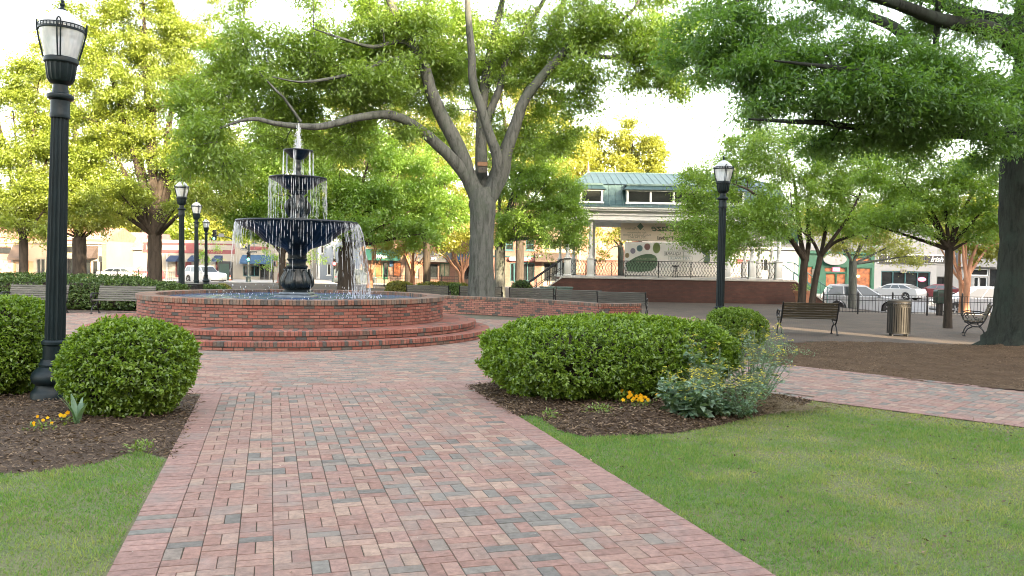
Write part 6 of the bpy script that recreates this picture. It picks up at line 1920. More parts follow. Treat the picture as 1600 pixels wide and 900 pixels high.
# ================================================================ BUILDINGS ROUND THE SQUARE
M_DARKG = glass_mat('dark_shop_glass', (0.02, 0.024, 0.026))
M_LITG = M('lit_shop_interior', (0.34, 0.10, 0.028), .5, var=.85, scale=1.9, c2=(0.012, 0.008, 0.006), bmp=0, emit=.2)
M_SKYG = glass_mat('upper_window_glass', (0.06, 0.07, 0.075), .08)
def place(px0, px1, D, rot=0):
    a = P(px0, 430, D); b_ = P(px1, 430, D)
    return a.x, b_.x
def building(name, label, px0, px1, D, ztop, wallm, openings=(), depth=9, trims=(), base=None, cat='building', group=None):
    """front wall with real openings. openings: (kind, px0, px1, py_top, py_bottom, options) measured in the facade plane"""
    x0, x1 = place(px0, px1, D)
    zb = -.62 if base is None else base
    t = thing(name, label, cat, (x0, D, zb), 0, group)
    W = x1 - x0; H = ztop - zb
    ops = []
    for o in openings:
        a = P(o[1], o[3], D); c = P(o[2], o[4], D)
        ops.append((o[0], max(.05, a.x - x0), min(W - .05, c.x - x0), max(.02, c.z - zb), min(H - .05, a.z - zb), o[5] if len(o) > 5 else {}))
    xs = sorted({0.0, W} | {v for o in ops for v in (o[1], o[2])}); zs = sorted({0.0, H} | {v for o in ops for v in (o[3], o[4])})
    mb = MB(); tk = .28
    for i in range(len(xs) - 1):
        for j in range(len(zs) - 1):
            cx, cz = (xs[i] + xs[i + 1]) / 2, (zs[j] + zs[j + 1]) / 2
            if any(o[1] < cx < o[2] and o[3] < cz < o[4] for o in ops): continue
            mb.poly([(xs[i], 0, zs[j]), (xs[i + 1], 0, zs[j]), (xs[i + 1], 0, zs[j + 1]), (xs[i], 0, zs[j + 1])])
    for o in ops:
        _, a, c, z0, z1, _o = o
        mb.poly([(a, 0, z0), (a, tk, z0), (a, tk, z1), (a, 0, z1)]); mb.poly([(c, 0, z0), (c, 0, z1), (c, tk, z1), (c, tk, z0)])
        mb.poly([(a, 0, z1), (a, tk, z1), (c, tk, z1), (c, 0, z1)]); mb.poly([(a, 0, z0), (c, 0, z0), (c, tk, z0), (a, tk, z0)])
    mb.poly([(0, 0, 0), (0, 0, H), (0, depth, H), (0, depth, 0)]); mb.poly([(W, 0, 0), (W, depth, 0), (W, depth, H), (W, 0, H)])
    mb.poly([(0, 0, H), (W, 0, H), (W, depth, H), (0, depth, H)]); mb.poly([(0, depth, 0), (0, depth, H), (W, depth, H), (W, depth, 0)])
    mb.build('wall', wallm, t)
    for kind, a, c, z0, z1, op in ops:
        fm = op.get('frame', M_WHITE); gm = op.get('glass', M_DARKG)
        f = MB(); e = op.get('e', .09)
        y0, y1 = .10, .19
        f.box(a, a + e, y0, y1, z0, z1); f.box(c - e, c, y0, y1, z0, z1); f.box(a + e, c - e, y0, y1, z1 - e, z1)
        if kind != 'door': f.box(a + e, c - e, y0, y1, z0, z0 + e)
        n = op.get('n', 1)
        for k in range(1, n):
            xx = a + (c - a) * k / n; f.box(xx - e * .4, xx + e * .4, y0 + .002, y1 - .002, z0 + e, z1 - e)
        for q in op.get('bars', ()):
            zz = z0 + (z1 - z0) * q; f.box(a + e, c - e, y0 + .004, y1 - .004, zz - e * .35, zz + e * .35)
        if kind == 'door':
            f.box(a + e, c - e, y0 + .02, y1 - .02, z0, z0 + .28)
        fo_ = f.build('door' if kind == 'door' else 'window', fm, t)
        g = MB(); g.box(a + .02, c - .02, .215, .235, z0 + .01, z1 - .02); g.build('pane', gm, fo_)
        if op.get('sill'):
            s_ = MB(); s_.box(a - .08, c + .08, -.07, .08, z0 - .12, z0 - .003); s_.build('sill', op['sill'], fo_)
    for tr in trims:                         # (name, mat, px0, px1, py_top, py_bottom, out)
        a = P(tr[2], tr[4], D); c = P(tr[3], tr[5], D)
        m_ = MB(); m_.box(a.x - x0, c.x - x0, -tr[6], -.003, c.z - zb, a.z - zb, bev=.02); m_.build(tr[0], tr[1], t)
    return t, x0, zb
def awning(t, x0, zb, D, px0, px1, py0, py1, out, mat, scallop=False, round_=False):
    a = P(px0, py0, D); c = P(px1, py1, D)
    xa, xc, zt, zl = a.x - x0, c.x - x0, a.z - zb, c.z - zb
    mb = MB()
    dr = .22
    n = 6
    prof_ = [(-.01, zt), (-out, zl + dr), (-out, zl), (-out + .03, zl), (-out + .03, zl + dr - .03), (-.01, zt - .06)]
    if round_: prof_ = [(-.01, zt)] + [(-out * math.sin(q * PI / 12), zl + (zt - zl) * math.cos(q * PI / 12)) for q in range(1, 7)] + [(-out + .04, zl), (-.01, zt - .08)]
    mb.prism(prof_, 'x', xa, xc)
    if not round_:
        for xx in (xa, xc - .02): mb.prism([(-.01, zt - .02), (-out + .02, zl + dr), (-out + .02, zl + .02), (-.01, zl + .02)], 'x', xx + .003, xx + .017)
    return mb.build('awning', mat, t)
BR_RED = brick_mat('red_town_brick', (0.17, 0.075, 0.055), (0.21, 0.10, 0.075), (0.18, 0.15, 0.13))
BR_TAN = brick_mat('orange_town_brick', (0.22, 0.13, 0.09), (0.25, 0.15, 0.105), (0.21, 0.17, 0.145))
W_CREAM = M('cream_stucco', (0.24, 0.225, 0.195), .9, var=.12, scale=.8)
W_WHITE = M('white_render', (0.30, 0.305, 0.31), .85, var=.14, scale=.7)
W_GREY = M('grey_render', (0.24, 0.245, 0.25), .85, var=.14, scale=.7)
W_BLUE = M('pale_blue_render', (0.24, 0.285, 0.34), .85, var=.15, scale=.7)
W_BEIGE = M('beige_stucco', (0.30, 0.225, 0.16), .9, var=.15, scale=.8)
P_RED = M('faded_red_paint', (0.16, 0.05, 0.055), .8, var=.2, scale=1)
P_PINKR = M('pink_metal_roof', (0.25, 0.14, 0.145), .55, var=.18, scale=1.2)
C_NAVY = M('navy_canvas', (0.015, 0.036, 0.085), .85, var=.25, scale=2)
C_BLUE = M('blue_canvas', (0.03, 0.075, 0.145), .85, var=.25, scale=2)
C_GREEN = M('green_canvas', (0.006, 0.065, 0.05), .85, var=.25, scale=2)
C_GREY = M('grey_canvas', (0.07, 0.073, 0.076), .85, var=.25, scale=2)
C_BROWN = M('brown_canvas', (0.075, 0.055, 0.045), .85, var=.25, scale=2)
C_PINK = M('pink_sign_paint', (0.36, 0.13, 0.145), .6, var=.1)
F_GREEN = M('green_shop_paint', (0.014, 0.105, 0.062), .5, var=.2, scale=3)
F_TEAL = M('teal_shop_paint', (0.014, 0.08, 0.092), .5, var=.2, scale=3)
F_DARK = M('dark_frame', (0.03, 0.03, 0.03), .5)
F_TAN = M('tan_shop_paint', (0.45, 0.26, 0.14), .7, var=.25, scale=2)
M_LET = M('white_lettering', (0.8, 0.8, 0.78), .6, var=.05, bmp=0)
R_TILE = M('terracotta_roof', (0.36, 0.18, 0.13), .8, var=.4, scale=2.5)
def pitched(t, W, z0, z1, depth, mat, over=.25, x0=0):
    mb = MB()
    pr_ = [(-over, z0), (depth * .5, z1), (depth + over, z0), (depth + over, z0 - .12), (-over, z0 - .12)]
    mb.prism(pr_, 'x', x0 - .01, x0 + W + .01)
    return mb.build('roof', mat, t)

# ---- left row, from the frame edge to the crossing
t, x0, zb = building('shop_building', 'sunlit shop with a red window display at the left edge', -60, 78, 95, 4.6, W_BEIGE,
    [('window', -50, 18, 384, 398, {'frame': F_TAN, 'n': 2}), ('window', -50, 20, 404, 430, {'frame': W_CREAM, 'n': 4, 'glass': M('window_display', (.55, .42, .36), .4, var=.7, scale=2.2, c2=(.45, .06, .04), bmp=0)}),
     ('window', 22, 40, 410, 430, {'frame': F_TAN, 'glass': W_CREAM}), ('door', 42, 52, 408, 432, {'frame': F_TAN, 'glass': F_TAN}), ('window', 56, 70, 404, 430, {'frame': W_CREAM, 'n': 2})],
    trims=[('cornice', W_CREAM, -60, 78, 378, 381, .2), ('pilaster', W_CREAM, 18, 21, 381, 432, .12)])
awning(t, x0, zb, 95, 21, 40, 382, 406, 1.2, C_BROWN)
pitched(t, place(-60, 78, 95)[1] - x0, 4.75, 6.6, 9, R_TILE)
t, x0, zb = building('shop_building', 'sunlit shop with a drooping brown awning left of the pink roof', 78, 166, 97, 4.5, W_CREAM,
    [('window', 84, 116, 384, 396, {'frame': F_TAN, 'n': 2}), ('window', 104, 118, 404, 432, {'frame': F_DARK}), ('door', 132, 142, 404, 436, {'frame': F_TAN}), ('window', 145, 152, 408, 434, {'frame': F_DARK}),
     ('window', 156, 164, 402, 434, {'frame': F_DARK, 'n': 2}), ('window', 152, 164, 385, 398, {'frame': W_CREAM, 'glass': W_WHITE})],
    trims=[('cornice', W_CREAM, 78, 166, 378, 382, .25), ('pilaster', BR_TAN, 160.5, 166, 376, 437, .15)])
awning(t, x0, zb, 97, 133, 153, 384, 404, 1.5, C_BROWN)
pitched(t, place(78, 166, 97)[1] - x0, 4.6, 6.2, 9, R_TILE)
t, x0, zb = building('metal_roofed_building', 'low cream building with a pink standing seam roof', 166, 222, 104, 3.2, W_CREAM,
    [('window', 188, 194, 399, 403, {'frame': F_TAN}), ('door', 171, 178, 402, 437, {'frame': F_DARK})], depth=8)
mb = MB(); Wd = place(166, 222, 104)[1] - x0
mb.prism([(-.5, 3.2 - zb), (-.5, 3.05 - zb), (8, 3.05 - zb), (8, 5.2 - zb), (1.3, 5.2 - zb)], 'x', -.2, Wd + .2)
rfp = mb.build('roof', P_PINKR, t)
mb = MB()
for i in range(15):
    x = -.15 + (Wd + .3) * i / 14; mb.tube([Vector((x, -.5, 3.22 - zb)), Vector((x, 1.3, 5.22 - zb))], .03, 4)
mb.build('seams', P_PINKR, rfp)
mb = MB(); mb.box(-.3, Wd + .3, -.62, -.505, 2.98 - zb, 3.22 - zb); mb.build('gutter', W_WHITE, rfp)
t, x0, zb = building('banded_building', 'long cream building with a red and white painted band', 222, 374, 104, 4.3, W_CREAM,
    [('door', 274, 282, 406, 433, {'frame': P_RED}), ('window', 289, 299, 409, 433, {'frame': P_RED, 'glass': P_RED}), ('door', 337, 347, 408, 436, {'frame': P_RED})],
    trims=[('painted_band', P_RED, 223, 367, 378.5, 397, .05), ('band_panel', W_CREAM, 229, 290, 382.5, 391, .09), ('band_panel', W_CREAM, 304, 364, 382.5, 391, .09), ('downpipe', W_WHITE, 260, 263, 396, 436, .2)])
for a_, b_ in ((266, 281), (299, 312), (336, 348)): awning(t, x0, zb, 104, a_, b_, 399, 409, 1.3, C_NAVY)
t, x0, zb = building('corner_building', 'cream corner shop with a wide blue awning', 374, 470, 104, 5.6, W_CREAM,
    [('window', 380, 405, 415, 432, {'frame': F_TEAL, 'n': 3}), ('door', 406, 420, 412, 437, {'frame': F_DARK, 'n': 2}), ('window', 422, 426, 414, 437, {'frame': F_DARK}), ('window', 443, 462, 410, 432, {'frame': F_TEAL, 'n': 2}), ('window', 388, 402, 371, 381, {'frame': F_TEAL})],
    trims=[('painted_band', P_RED, 391, 419, 385, 391, .05)])
awning(t, x0, zb, 104, 379, 428, 398, 413, 1.4, C_BLUE)
t, x0, zb = building('house', 'pale blue two storey house with an arched white window', 470, 562, 112, 7.4, W_BLUE,
    [('window', 500, 506, 384, 396, {'frame': M_WHITE, 'sill': M_WHITE}), ('window', 511, 517, 412, 430, {'frame': M_WHITE, 'sill': M_WHITE}), ('window', 486, 492, 412, 430, {'frame': M_WHITE}), ('door', 494, 500, 412, 436, {'frame': M_WHITE}), ('window', 524, 532, 410, 430, {'frame': M_WHITE}), ('window', 545, 555, 405, 430, {'frame': M_WHITE})],
    trims=[('cornice', M_WHITE, 470, 562, 357, 361, .3), ('corner_board', M_WHITE, 497, 500, 361, 440, .06), ('corner_board', M_WHITE, 521, 523.5, 361, 440, .06)])
pitched(t, place(470, 562, 112)[1] - x0, 8.1, 10.2, 9, C_GREY)
t, x0, zb = building('shop_building', 'brick shop with a dark green awning behind the crape myrtles', 562, 633, 96, 7.5, BR_TAN,
    [('window', 566, 573, 410, 436, {'frame': F_DARK}), ('window', 586, 597, 410, 434, {'frame': F_GREEN, 'glass': M_LITG}), ('door', 598, 606, 410, 437, {'frame': F_GREEN}), ('window', 614, 627, 409, 433, {'frame': F_DARK, 'glass': M_LITG}), ('window', 575, 586, 372, 385, {'frame': F_GREEN}), ('window', 600, 612, 372, 385, {'frame': F_GREEN})])
awning(t, x0, zb, 96, 570, 626, 389, 407.5, 1.6, C_GREEN)
q = P(595, 401, 94.2); text_mesh('lettering', 'Wings', .52, M_LET, t, (q.x - x0, -1.68, q.z - zb), shear=.3, bold=.02)
mb = MB(); q = P(611, 412, 95.6); mb.box(q.x - x0 - .19, q.x - x0 + .19, -.30, -.24, q.z - zb - .32, q.z - zb + .32); mb.build('sign_board', C_BLUE, t)
t, x0, zb = building('shop_building', 'shop with a grey awning left of the big oak trunk', 633, 711, 96, 7.5, BR_RED,
    [('window', 640, 655, 411, 436, {'frame': F_DARK, 'glass': M('curtained_glass', (.35, .32, .24), .3, var=.7, scale=1.5)}), ('door', 671, 684, 412, 437, {'frame': F_DARK}), ('window', 687, 702, 411, 432, {'frame': F_GREEN, 'n': 2, 'glass': M('curtained_glass')}), ('window', 650, 660, 372, 386, {'frame': F_TAN}), ('window', 680, 690, 372, 386, {'frame': F_TAN})])
awning(t, x0, zb, 96, 636, 706, 391, 410, 1.4, C_GREY)
q = P(686, 404.3, 94.5); text_mesh('lettering', 'OF SH', .5, M('pale_lettering', (.5, .5, .48), .7, bmp=0), t, (q.x - x0 - 1.0, -1.47, q.z - zb), bold=.01)
t, x0, zb = building('shop_building', 'shop with a blue awning hidden behind the big oak trunk', 711, 768, 96, 7.0, BR_TAN,
    [('window', 716, 740, 411, 436, {'frame': F_DARK, 'n': 2}), ('door', 745, 756, 411, 437, {'frame': F_DARK})])
awning(t, x0, zb, 96, 714, 764, 394, 410, 1.4, C_BLUE)
# ---- behind the bandstand
t, x0, zb = building('shop_building', 'red brick shop with a rounded pink sign right of the oak', 768, 846, 86, 7.6, BR_RED,
    [('window', 797, 803, 411, 440, {'frame': F_TEAL}), ('door', 803.5, 812, 411, 442, {'frame': F_TEAL, 'n': 2}), ('window', 813, 835, 410, 440, {'frame': F_TEAL, 'n': 2}), ('window', 776, 786, 412, 440, {'frame': F_TEAL}), ('window', 822, 834, 373, 391, {'frame': F_TEAL, 'bars': (.5,), 'sill': F_TEAL}), ('window', 790, 802, 373, 391, {'frame': F_TEAL, 'bars': (.5,), 'sill': F_TEAL})],
    trims=[('shop_cornice', F_TEAL, 770, 845, 399, 402, .25), ('corner_board', F_TEAL, 810, 812.5, 402, 442, .05)])
a = P(795, 401, 86); c = P(836, 408.5, 86)
mb = MB(); hh = (a.z - c.z) / 2; xa, xc = a.x - x0 + hh, c.x - x0 - hh; zc = c.z + hh - zb
mb.prism([(xa + hh * math.cos(q * PI / 10 + PI / 2), zc + hh * math.sin(q * PI / 10 + PI / 2)) for q in range(11)] + [(xc + hh * math.cos(q * PI / 10 - PI / 2), zc + hh * math.sin(q * PI / 10 - PI / 2)) for q in range(11)], 'y', -.42, -.26)
mb.build('sign_board', C_PINK, t)
t, x0, zb = building('shop_building', 'tan two storey shop with a dark brown awning beside the bandstand stairs', 846, 903, 86, 7.8, W_BEIGE,
    [('window', 849, 868, 374, 391, {'frame': W_BEIGE, 'n': 2, 'glass': M_SKYG}), ('window', 880, 899, 374, 391, {'frame': W_BEIGE, 'n': 2, 'glass': M_SKYG}), ('window', 850, 872, 411, 440, {'frame': F_DARK, 'n': 2}), ('door', 875, 884, 411, 442, {'frame': F_TEAL}), ('window', 886, 900, 411, 440, {'frame': F_DARK})],
    trims=[('cornice', W_BEIGE, 846, 903, 392.5, 395.5, .2)])
awning(t, x0, zb, 86, 836, 901, 395.5, 410, 1.5, C_BROWN)
M_PINKB = brick_mat('sunlit_pink_brick', (0.30, 0.145, 0.105), (0.33, 0.165, 0.125), (0.28, 0.21, 0.175))
t, x0, zb = building('added_shade_block', 'plain pink brick side wall glowing in the sun behind the bandstand', 903, 1004, 87, 8.2, M_PINKB,
    [('window', 938, 950, 375, 390, {'frame': W_CREAM, 'glass': W_CREAM}), ('window', 1060, 1080, 375, 390, {})][:1],
    trims=[('cornice', W_CREAM, 903, 1004, 335, 338, .2), ('downpipe', W_CREAM, 905, 907, 338, 442, .15)])
t, x0, zb = building('hall_building', 'long low white building with a grey roof behind the right bandstand columns', 1004, 1247, 84, 3.9, W_WHITE,
    [('window', 1150, 1172, 405, 412, {'frame': P_RED, 'glass': P_RED}), ('window', 1020, 1050, 402, 430, {'frame': F_DARK, 'n': 3}), ('door', 1100, 1110, 405, 440, {'frame': F_DARK}), ('window', 1186, 1200, 404, 424, {'frame': W_GREY, 'n': 2})], depth=12)
Wd = place(1004, 1247, 84)[1] - x0
pitched(t, Wd, 4.05 - zb, 6.6 - zb, 12, C_GREY, .4)
mb = MB(); mb.box(-.1, Wd + .1, -.46, -.405, 3.86 - zb, 4.08 - zb); mb.build('gutter', W_WHITE, t)
t, x0, zb = building('shop_building', 'green framed shop with an oval white sign and glowing orange interior', 1247, 1366, 84, 6.2, F_GREEN,
    [('window', 1252, 1270, 416, 446, {'frame': F_GREEN, 'glass': M_LITG}), ('window', 1288, 1323, 417, 426, {'frame': F_GREEN, 'glass': M_LITG}), ('door', 1290, 1306, 427, 458, {'frame': F_GREEN, 'glass': M_LITG}), ('door', 1307, 1322, 427, 458, {'frame': F_GREEN, 'glass': M_LITG}), ('window', 1326, 1333, 418, 454, {'frame': F_GREEN, 'glass': M_LITG}), ('window', 1335, 1361, 418, 454, {'frame': F_GREEN, 'glass': M_LITG}), ('window', 1333, 1361, 402, 411, {'frame': F_GREEN, 'glass': M_LITG})],
    trims=[('cornice', F_GREEN, 1247, 1366, 394, 398, .3), ('fascia', W_GREY, 1247, 1366, 362, 393, .05)])
mb = MB(); q = P(1304, 405, 83.6)
mb.prism([(q.x - x0 + 1.18 * math.cos(i * PI / 16), q.z - zb + .60 * math.sin(i * PI / 16)) for i in range(32)], 'y', -.55, -.42); mb.build('sign_board', W_WHITE, t)
neon = M('neon_panel', (0.75, 0.10, 0.16), .4, var=.2, scale=4, bmp=0, emit=.9)
mb = MB(); q = P(1307, 421, 84); mb.box(q.x - x0 - .36, q.x - x0 + .36, -.02, .09, q.z - zb - .20, q.z - zb + .20); sg = mb.build('window_sign', neon, t)
text_mesh('lettering', 'Cool', .34, M_LET, sg, (q.x - x0, -.03, q.z - zb), bold=.01)
mb = MB(); q = P(1341, 430, 84)
mb.lathe([(.01, .02), (.16, 0), (.22, -.1), (.14, -.2), (.01, -.22)], 12, o=(q.x - x0, .10, q.z - zb)); mb.build('globe_lamp', M('lamp_glow', (1, .75, .4), .4, emit=1.5, bmp=0), t)
t, x0, zb = building('shop_building', 'white shop with a black script sign board and teal window frame', 1366, 1463, 84, 6.6, W_WHITE,
    [('window', 1377, 1453, 423, 458, {'frame': F_TEAL, 'n': 4, 'e': .13}), ('door', 1400, 1401, 456, 458, {})][:1],
    trims=[('sign_board', F_DARK, 1373, 1428, 398.5, 412, .22), ('sign_board', F_DARK, 1429.5, 1443, 399, 412, .22), ('sign_board', F_DARK, 1444.5, 1490, 399, 412, .22), ('sign_frame', M_WHITE, 1371, 1492, 396.5, 413.5, .12)])
for px, s_ in ((1393, 'Irish'), (1464, 'Irish')):
    q = P(px, 405.5, 83.7); text_mesh('lettering', s_, .74, M_LET, t, (q.x - x0, -.235, q.z - zb), shear=.35, bold=.012)
mb = MB(); q = P(1441, 436.5, 84)
mb.prism([(q.x - x0 + .40 * math.cos(i * PI / 12), q.z - zb + .22 * math.sin(i * PI / 12)) for i in range(24)], 'y', .02, .09); sg = mb.build('window_sign', neon, t)
text_mesh('lettering', 'OPEN', .22, M_LET, sg, (q.x - x0, .012, q.z - zb), bold=.006)
mb = MB(); q = P(1413, 423.5, 83.8); mb.box(q.x - x0 - .3, q.x - x0 + .3, -.06, -.004, q.z - zb - .17, q.z - zb + .17); sg = mb.build('number_plate', W_CREAM, t)
text_mesh('lettering', '154', .3, F_DARK, sg, (q.x - x0, -.07, q.z - zb), bold=.004)
t, x0, zb = building('shop_building', 'grey shop with a plain panel over a dark recessed entrance at the right', 1463, 1575, 84, 6.4, W_GREY,
    [('window', 1464, 1488, 432, 458, {'frame': F_DARK, 'n': 2}), ('window', 1518, 1545, 420, 431, {'frame': M_WHITE, 'n': 1}), ('door', 1522, 1530, 433, 458, {'frame': M_WHITE}), ('door', 1531, 1543, 433, 458, {'frame': M_WHITE}), ('window', 1547, 1560, 420, 456, {'frame': F_DARK})],
    trims=[('panel', W_GREY, 1494, 1557, 386, 418, .5)])
t, x0, zb = building('shop_building', 'shop half hidden by the dark oak trunk at the right edge', 1575, 1680, 84, 6.8, BR_RED, [('window', 1585, 1640, 425, 456, {'frame': F_DARK, 'n': 3})])

# ---- unseen brick blocks added behind the viewer; heights and gaps shape the sun and shade
u = SUN_XY
pv = Vector((-u.y, u.x))                      # along the block
def block(label, p0, p1, s, h, name="added_shade_block"):
    c0 = Vector((u.x * s + pv.x * p0, u.y * s + pv.y * p0, -.3)); e = pv
    t = thing(name, label, 'building', c0, math.atan2(e.y, e.x))
    L = p1 - p0
    mb = MB(); mb.box(0, L, -11, 0, 0, h)
    w_ = mb.build('wall', BR_RED, t)
    mb = MB(); mb.box(-.2, L + .2, -11.2, .25, h - .5, h - .1); mb.build('cornice', W_CREAM, t)
    mb = MB(); g = MB()
    for f in range(int(h // 4)):
        for i in range(int(L // 3.2)):
            x = 1 + i * 3.2
            g.box(x, x + 1.2, .004, .03, 1 + f * 4, 3 + f * 4); mb.box(x - .1, x + 1.3, .005, .07, 3.002 + f * 4, 3.15 + f * 4); mb.box(x - .1, x + 1.3, .005, .09, .85 + f * 4, .998 + f * 4)
    g.build('pane', M_SKYG, t); mb.build('window', M_WHITE, t)
for lb_, p0_, p1_, h_ in (('long unseen brick block added for shade, leftmost of its row', -62, -8, 21.5), ('unseen brick block added directly behind the viewpoint for shade', -7.98, 17.4, 25.0), ('slim unseen brick tower added to shade the dark oak, beside a sun gap', 17.42, 19.6, 30),
                          ('unseen brick block added for shade right of the sun gap', 20.9, 35.0, 22.0), ('narrow unseen brick block added for shade right of the second gap', 36.4, 44, 22.0), ('lower unseen brick block added so sun passes to the pink wall', 44.02, 70, 20.0), ('tall unseen brick block added to shade the right shops', 70.02, 125, 28.0)):
    block(lb_, p0_, p1_, 27, h_)
c0 = Vector((u.x * 27 + pv.x * 35.0, u.y * 27 + pv.y * 35.0, -.3))  # unseen box added across the gap, blocks sun from the banner
t = thing('added_shade_box', 'unseen brick box added over the gap to keep sun off the banner', 'shade box', c0, math.atan2(pv.y, pv.x))
mb = MB(); mb.box(.003, 1.397, -10.9, -.1, 15.8, 21.9); mb.build('wall', BR_RED, t)
mb = MB(); mb.box(.2, 1.2, -.095, -.06, 17, 19.5); mb.build('pane', M_SKYG, t)
# ================================================================ VEHICLES
M_TYRE = M('tyre_rubber', (0.02, 0.02, 0.021), .8, bmp=.2)
M_RIM = M('alloy', (0.45, 0.46, 0.48), .3, metal=.8, var=.2, bmp=0)
M_CARG = glass_mat('car_glass', (0.05, 0.065, 0.075), .04)
M_HEAD = M('headlamp_glass', (0.75, 0.75, 0.70), .1, var=.15, bmp=0, coat=.8)
M_TAIL = M('tail_lamp', (0.35, 0.015, 0.02), .2, var=.2, bmp=0, coat=.8)
M_TRIM = M('car_trim', (0.02, 0.02, 0.022), .6, bmp=0)
def paint(n, c): return M('car_paint_' + n, c, .32, metal=.25, var=.06, scale=2, bmp=0, coat=.7)
def car(label, loc, rotz, body, L, W, H, lower, cabin, belt, wr, axles, kind='car', group='cars parked round the square'):
    """drives along +x. lower: outline (x,z) of the body over the wheels; cabin: outline (x,z) of roof part from belt up"""
    t = thing('parked_' + kind, label, kind, loc, rotz, group)
    def arch(xa):
        return [(xa - (wr + .07) * math.cos(q * PI / 8), .30 * 0 + wr + (wr + .07) * math.sin(q * PI / 8)) for q in range(9)]
    bot = [(-L / 2 + .05, .26)]
    for xa in axles:
        bot += [(xa - wr - .075, .22)] + arch(xa)[1:-1] + [(xa + wr + .075, .22)]
    bot += [(L / 2 - .05, .26)]
    out = bot + list(reversed(lower))
    mb = MB(); n = len(out); k = 0
    lays = [(-W / 2, .97), (-W / 2 + .03, .99), (-W / 2 + .12, 1.0), (W / 2 - .12, 1.0), (W / 2 - .03, .99), (W / 2, .97)]
    zc = .55
    for y, s in lays:
        for x, z in out: mb.v.append((x * s, y, zc + (z - zc) * (s if z > zc else 1)))
    for i in range(len(lays) - 1):
        for j in range(n):
            q = (j + 1) % n
            mb.face((i * n + j, i * n + q, (i + 1) * n + q, (i + 1) * n + j))
    mb.face(list(range(n))); mb.face(list(reversed(range((len(lays) - 1) * n, len(lays) * n))))
    mb.build('body', body, t, smooth=35)
    yb = W / 2 - .05
    ins = .30
    def yy(z): return yb - (z - belt) * ins
    mb = MB(); n = len(cabin)
    for s in (-1, 1):
        for x, z in cabin: mb.v.append((x, s * yy(z), z))
    for j in range(n):
        q = (j + 1) % n
        mb.face((j, q, n + q, n + j))
    mb.face(list(reversed(range(n)))); mb.face(list(range(n, 2 * n)))
    cb = mb.build('cabin', body, t, smooth=25)
    # glass: sides in two or three lights, windscreen, back light
    xr0, zr0 = cabin[0]; top = [p for p in cabin if p[1] > H - .12]
    x_f = cabin[-1]; xs_top = (min(p[0] for p in top), max(p[0] for p in top))
    za, zb_ = belt + .05, H - .13
    def lerp_x(front, z):
        a, b_ = (cabin[-1], max(top, key=lambda p: p[0])) if front else (cabin[0], min(top, key=lambda p: p[0]))
        f = (z - a[1]) / (b_[1] - a[1]); return a[0] + (b_[0] - a[0]) * f
    cuts = 3 if L > 4.4 and kind != 'sedan_car' else 2
    f0, f1 = lerp_x(False, za) + .12, lerp_x(True, za) - .12
    g0, g1 = lerp_x(False, zb_) + .10, lerp_x(True, zb_) - .08
    for s in (-1, 1):
        for i in range(cuts):
            a, b_ = i / cuts, (i + 1) / cuts
            xa, xb = f0 + (f1 - f0) * a + .03, f0 + (f1 - f0) * b_ - .03
            ua, ub = g0 + (g1 - g0) * a + .03, g0 + (g1 - g0) * b_ - .03
            o_ = .006
            g = MB(); pts = [(xa, s * (yy(za) + o_), za), (xb, s * (yy(za) + o_), za), (ub, s * (yy(zb_) + o_), zb_), (ua, s * (yy(zb_) + o_), zb_)]
            inn = [(p[0], p[1] - s * .012, p[2]) for p in pts]
            g.poly(pts if s < 0 else list(reversed(pts)))
            for j in range(4): g.poly([pts[j], pts[(j + 1) % 4], inn[(j + 1) % 4], inn[j]])
            g.build('side_window', M_CARG, cb)
    for front, nm in ((True, 'windscreen'), (False, 'rear_window')):
        d = 1 if front else -1
        g = MB(); z0, z1 = belt + .06, H - .10
        xa, xb = lerp_x(front, z0), lerp_x(front, z1)
        o_ = .010 * d
        pts = [(xa + o_, -yy(z0) + .09, z0), (xa + o_, yy(z0) - .09, z0), (xb + o_, yy(z1) - .07, z1), (xb + o_, -yy(z1) + .07, z1)]
        g.poly(pts); inn = [(p[0] - .02 * d, p[1], p[2]) for p in pts]
        for j in range(4): g.poly([pts[j], pts[(j + 1) % 4], inn[(j + 1) % 4], inn[j]])
        g.build(nm, M_CARG, cb)
    for xa in axles:
        for s in (-1, 1):
            y = s * (W / 2 - .11)
            mb = MB()
            mb.lathe([(wr * .66, -.10), (wr * .93, -.105), (wr, -.07), (wr, .07), (wr * .93, .105), (wr * .66, .10)], 24)
            mb.v = [(xa + v[0], y + v[2], wr + v[1]) for v in mb.v]
            w = mb.build('wheel', M_TYRE, t, smooth=40)
            mb = MB(); mb.lathe([(.04, .02), (wr * .64, .025), (wr * .66, .0)], 20, cap=False)
            for q in range(5):
                a = 2 * PI * q / 5; T_ = Matrix.Rotation(a, 4, 'Z')
                mb.box(.03, wr * .62, -.035, .035, .03, .055, T=T_)
            mb.lathe([(.06, .05), (.06, .065), (.01, .066)], 10)
            mb.v = [(xa + v[0], y + s * (.062 + v[2]), wr + v[1]) for v in mb.v]
            mb.build('rim', M_RIM, w)
    fx_, bx_ = L / 2, -L / 2
    fz = [p for p in lower if p[0] > 0][-1]
    hz = belt - .20
    for s in (-1, 1):
        mb = MB(); y = s * (W / 2 - .26); mb.bbox(fx_ - .30, fx_ - .045, y - .18, y + .18, hz - .10, hz + .06, .03); mb.build('headlight', M_HEAD, t)
        mb = MB(); y = s * (W / 2 - .20); mb.bbox(bx_ + .035, bx_ + .22, y - .15, y + .15, hz - .06, hz + .10, .03); mb.build('tail_light', M_TAIL, t)
        mb = MB(); xm = lerp_x(True, belt + .1) - .12; mb.bbox(xm - .08, xm + .06, s * (W / 2 + .06) - .09, s * (W / 2 + .06) + .09, belt + .04, belt + .17, .03); mb.build('mirror', body, t)
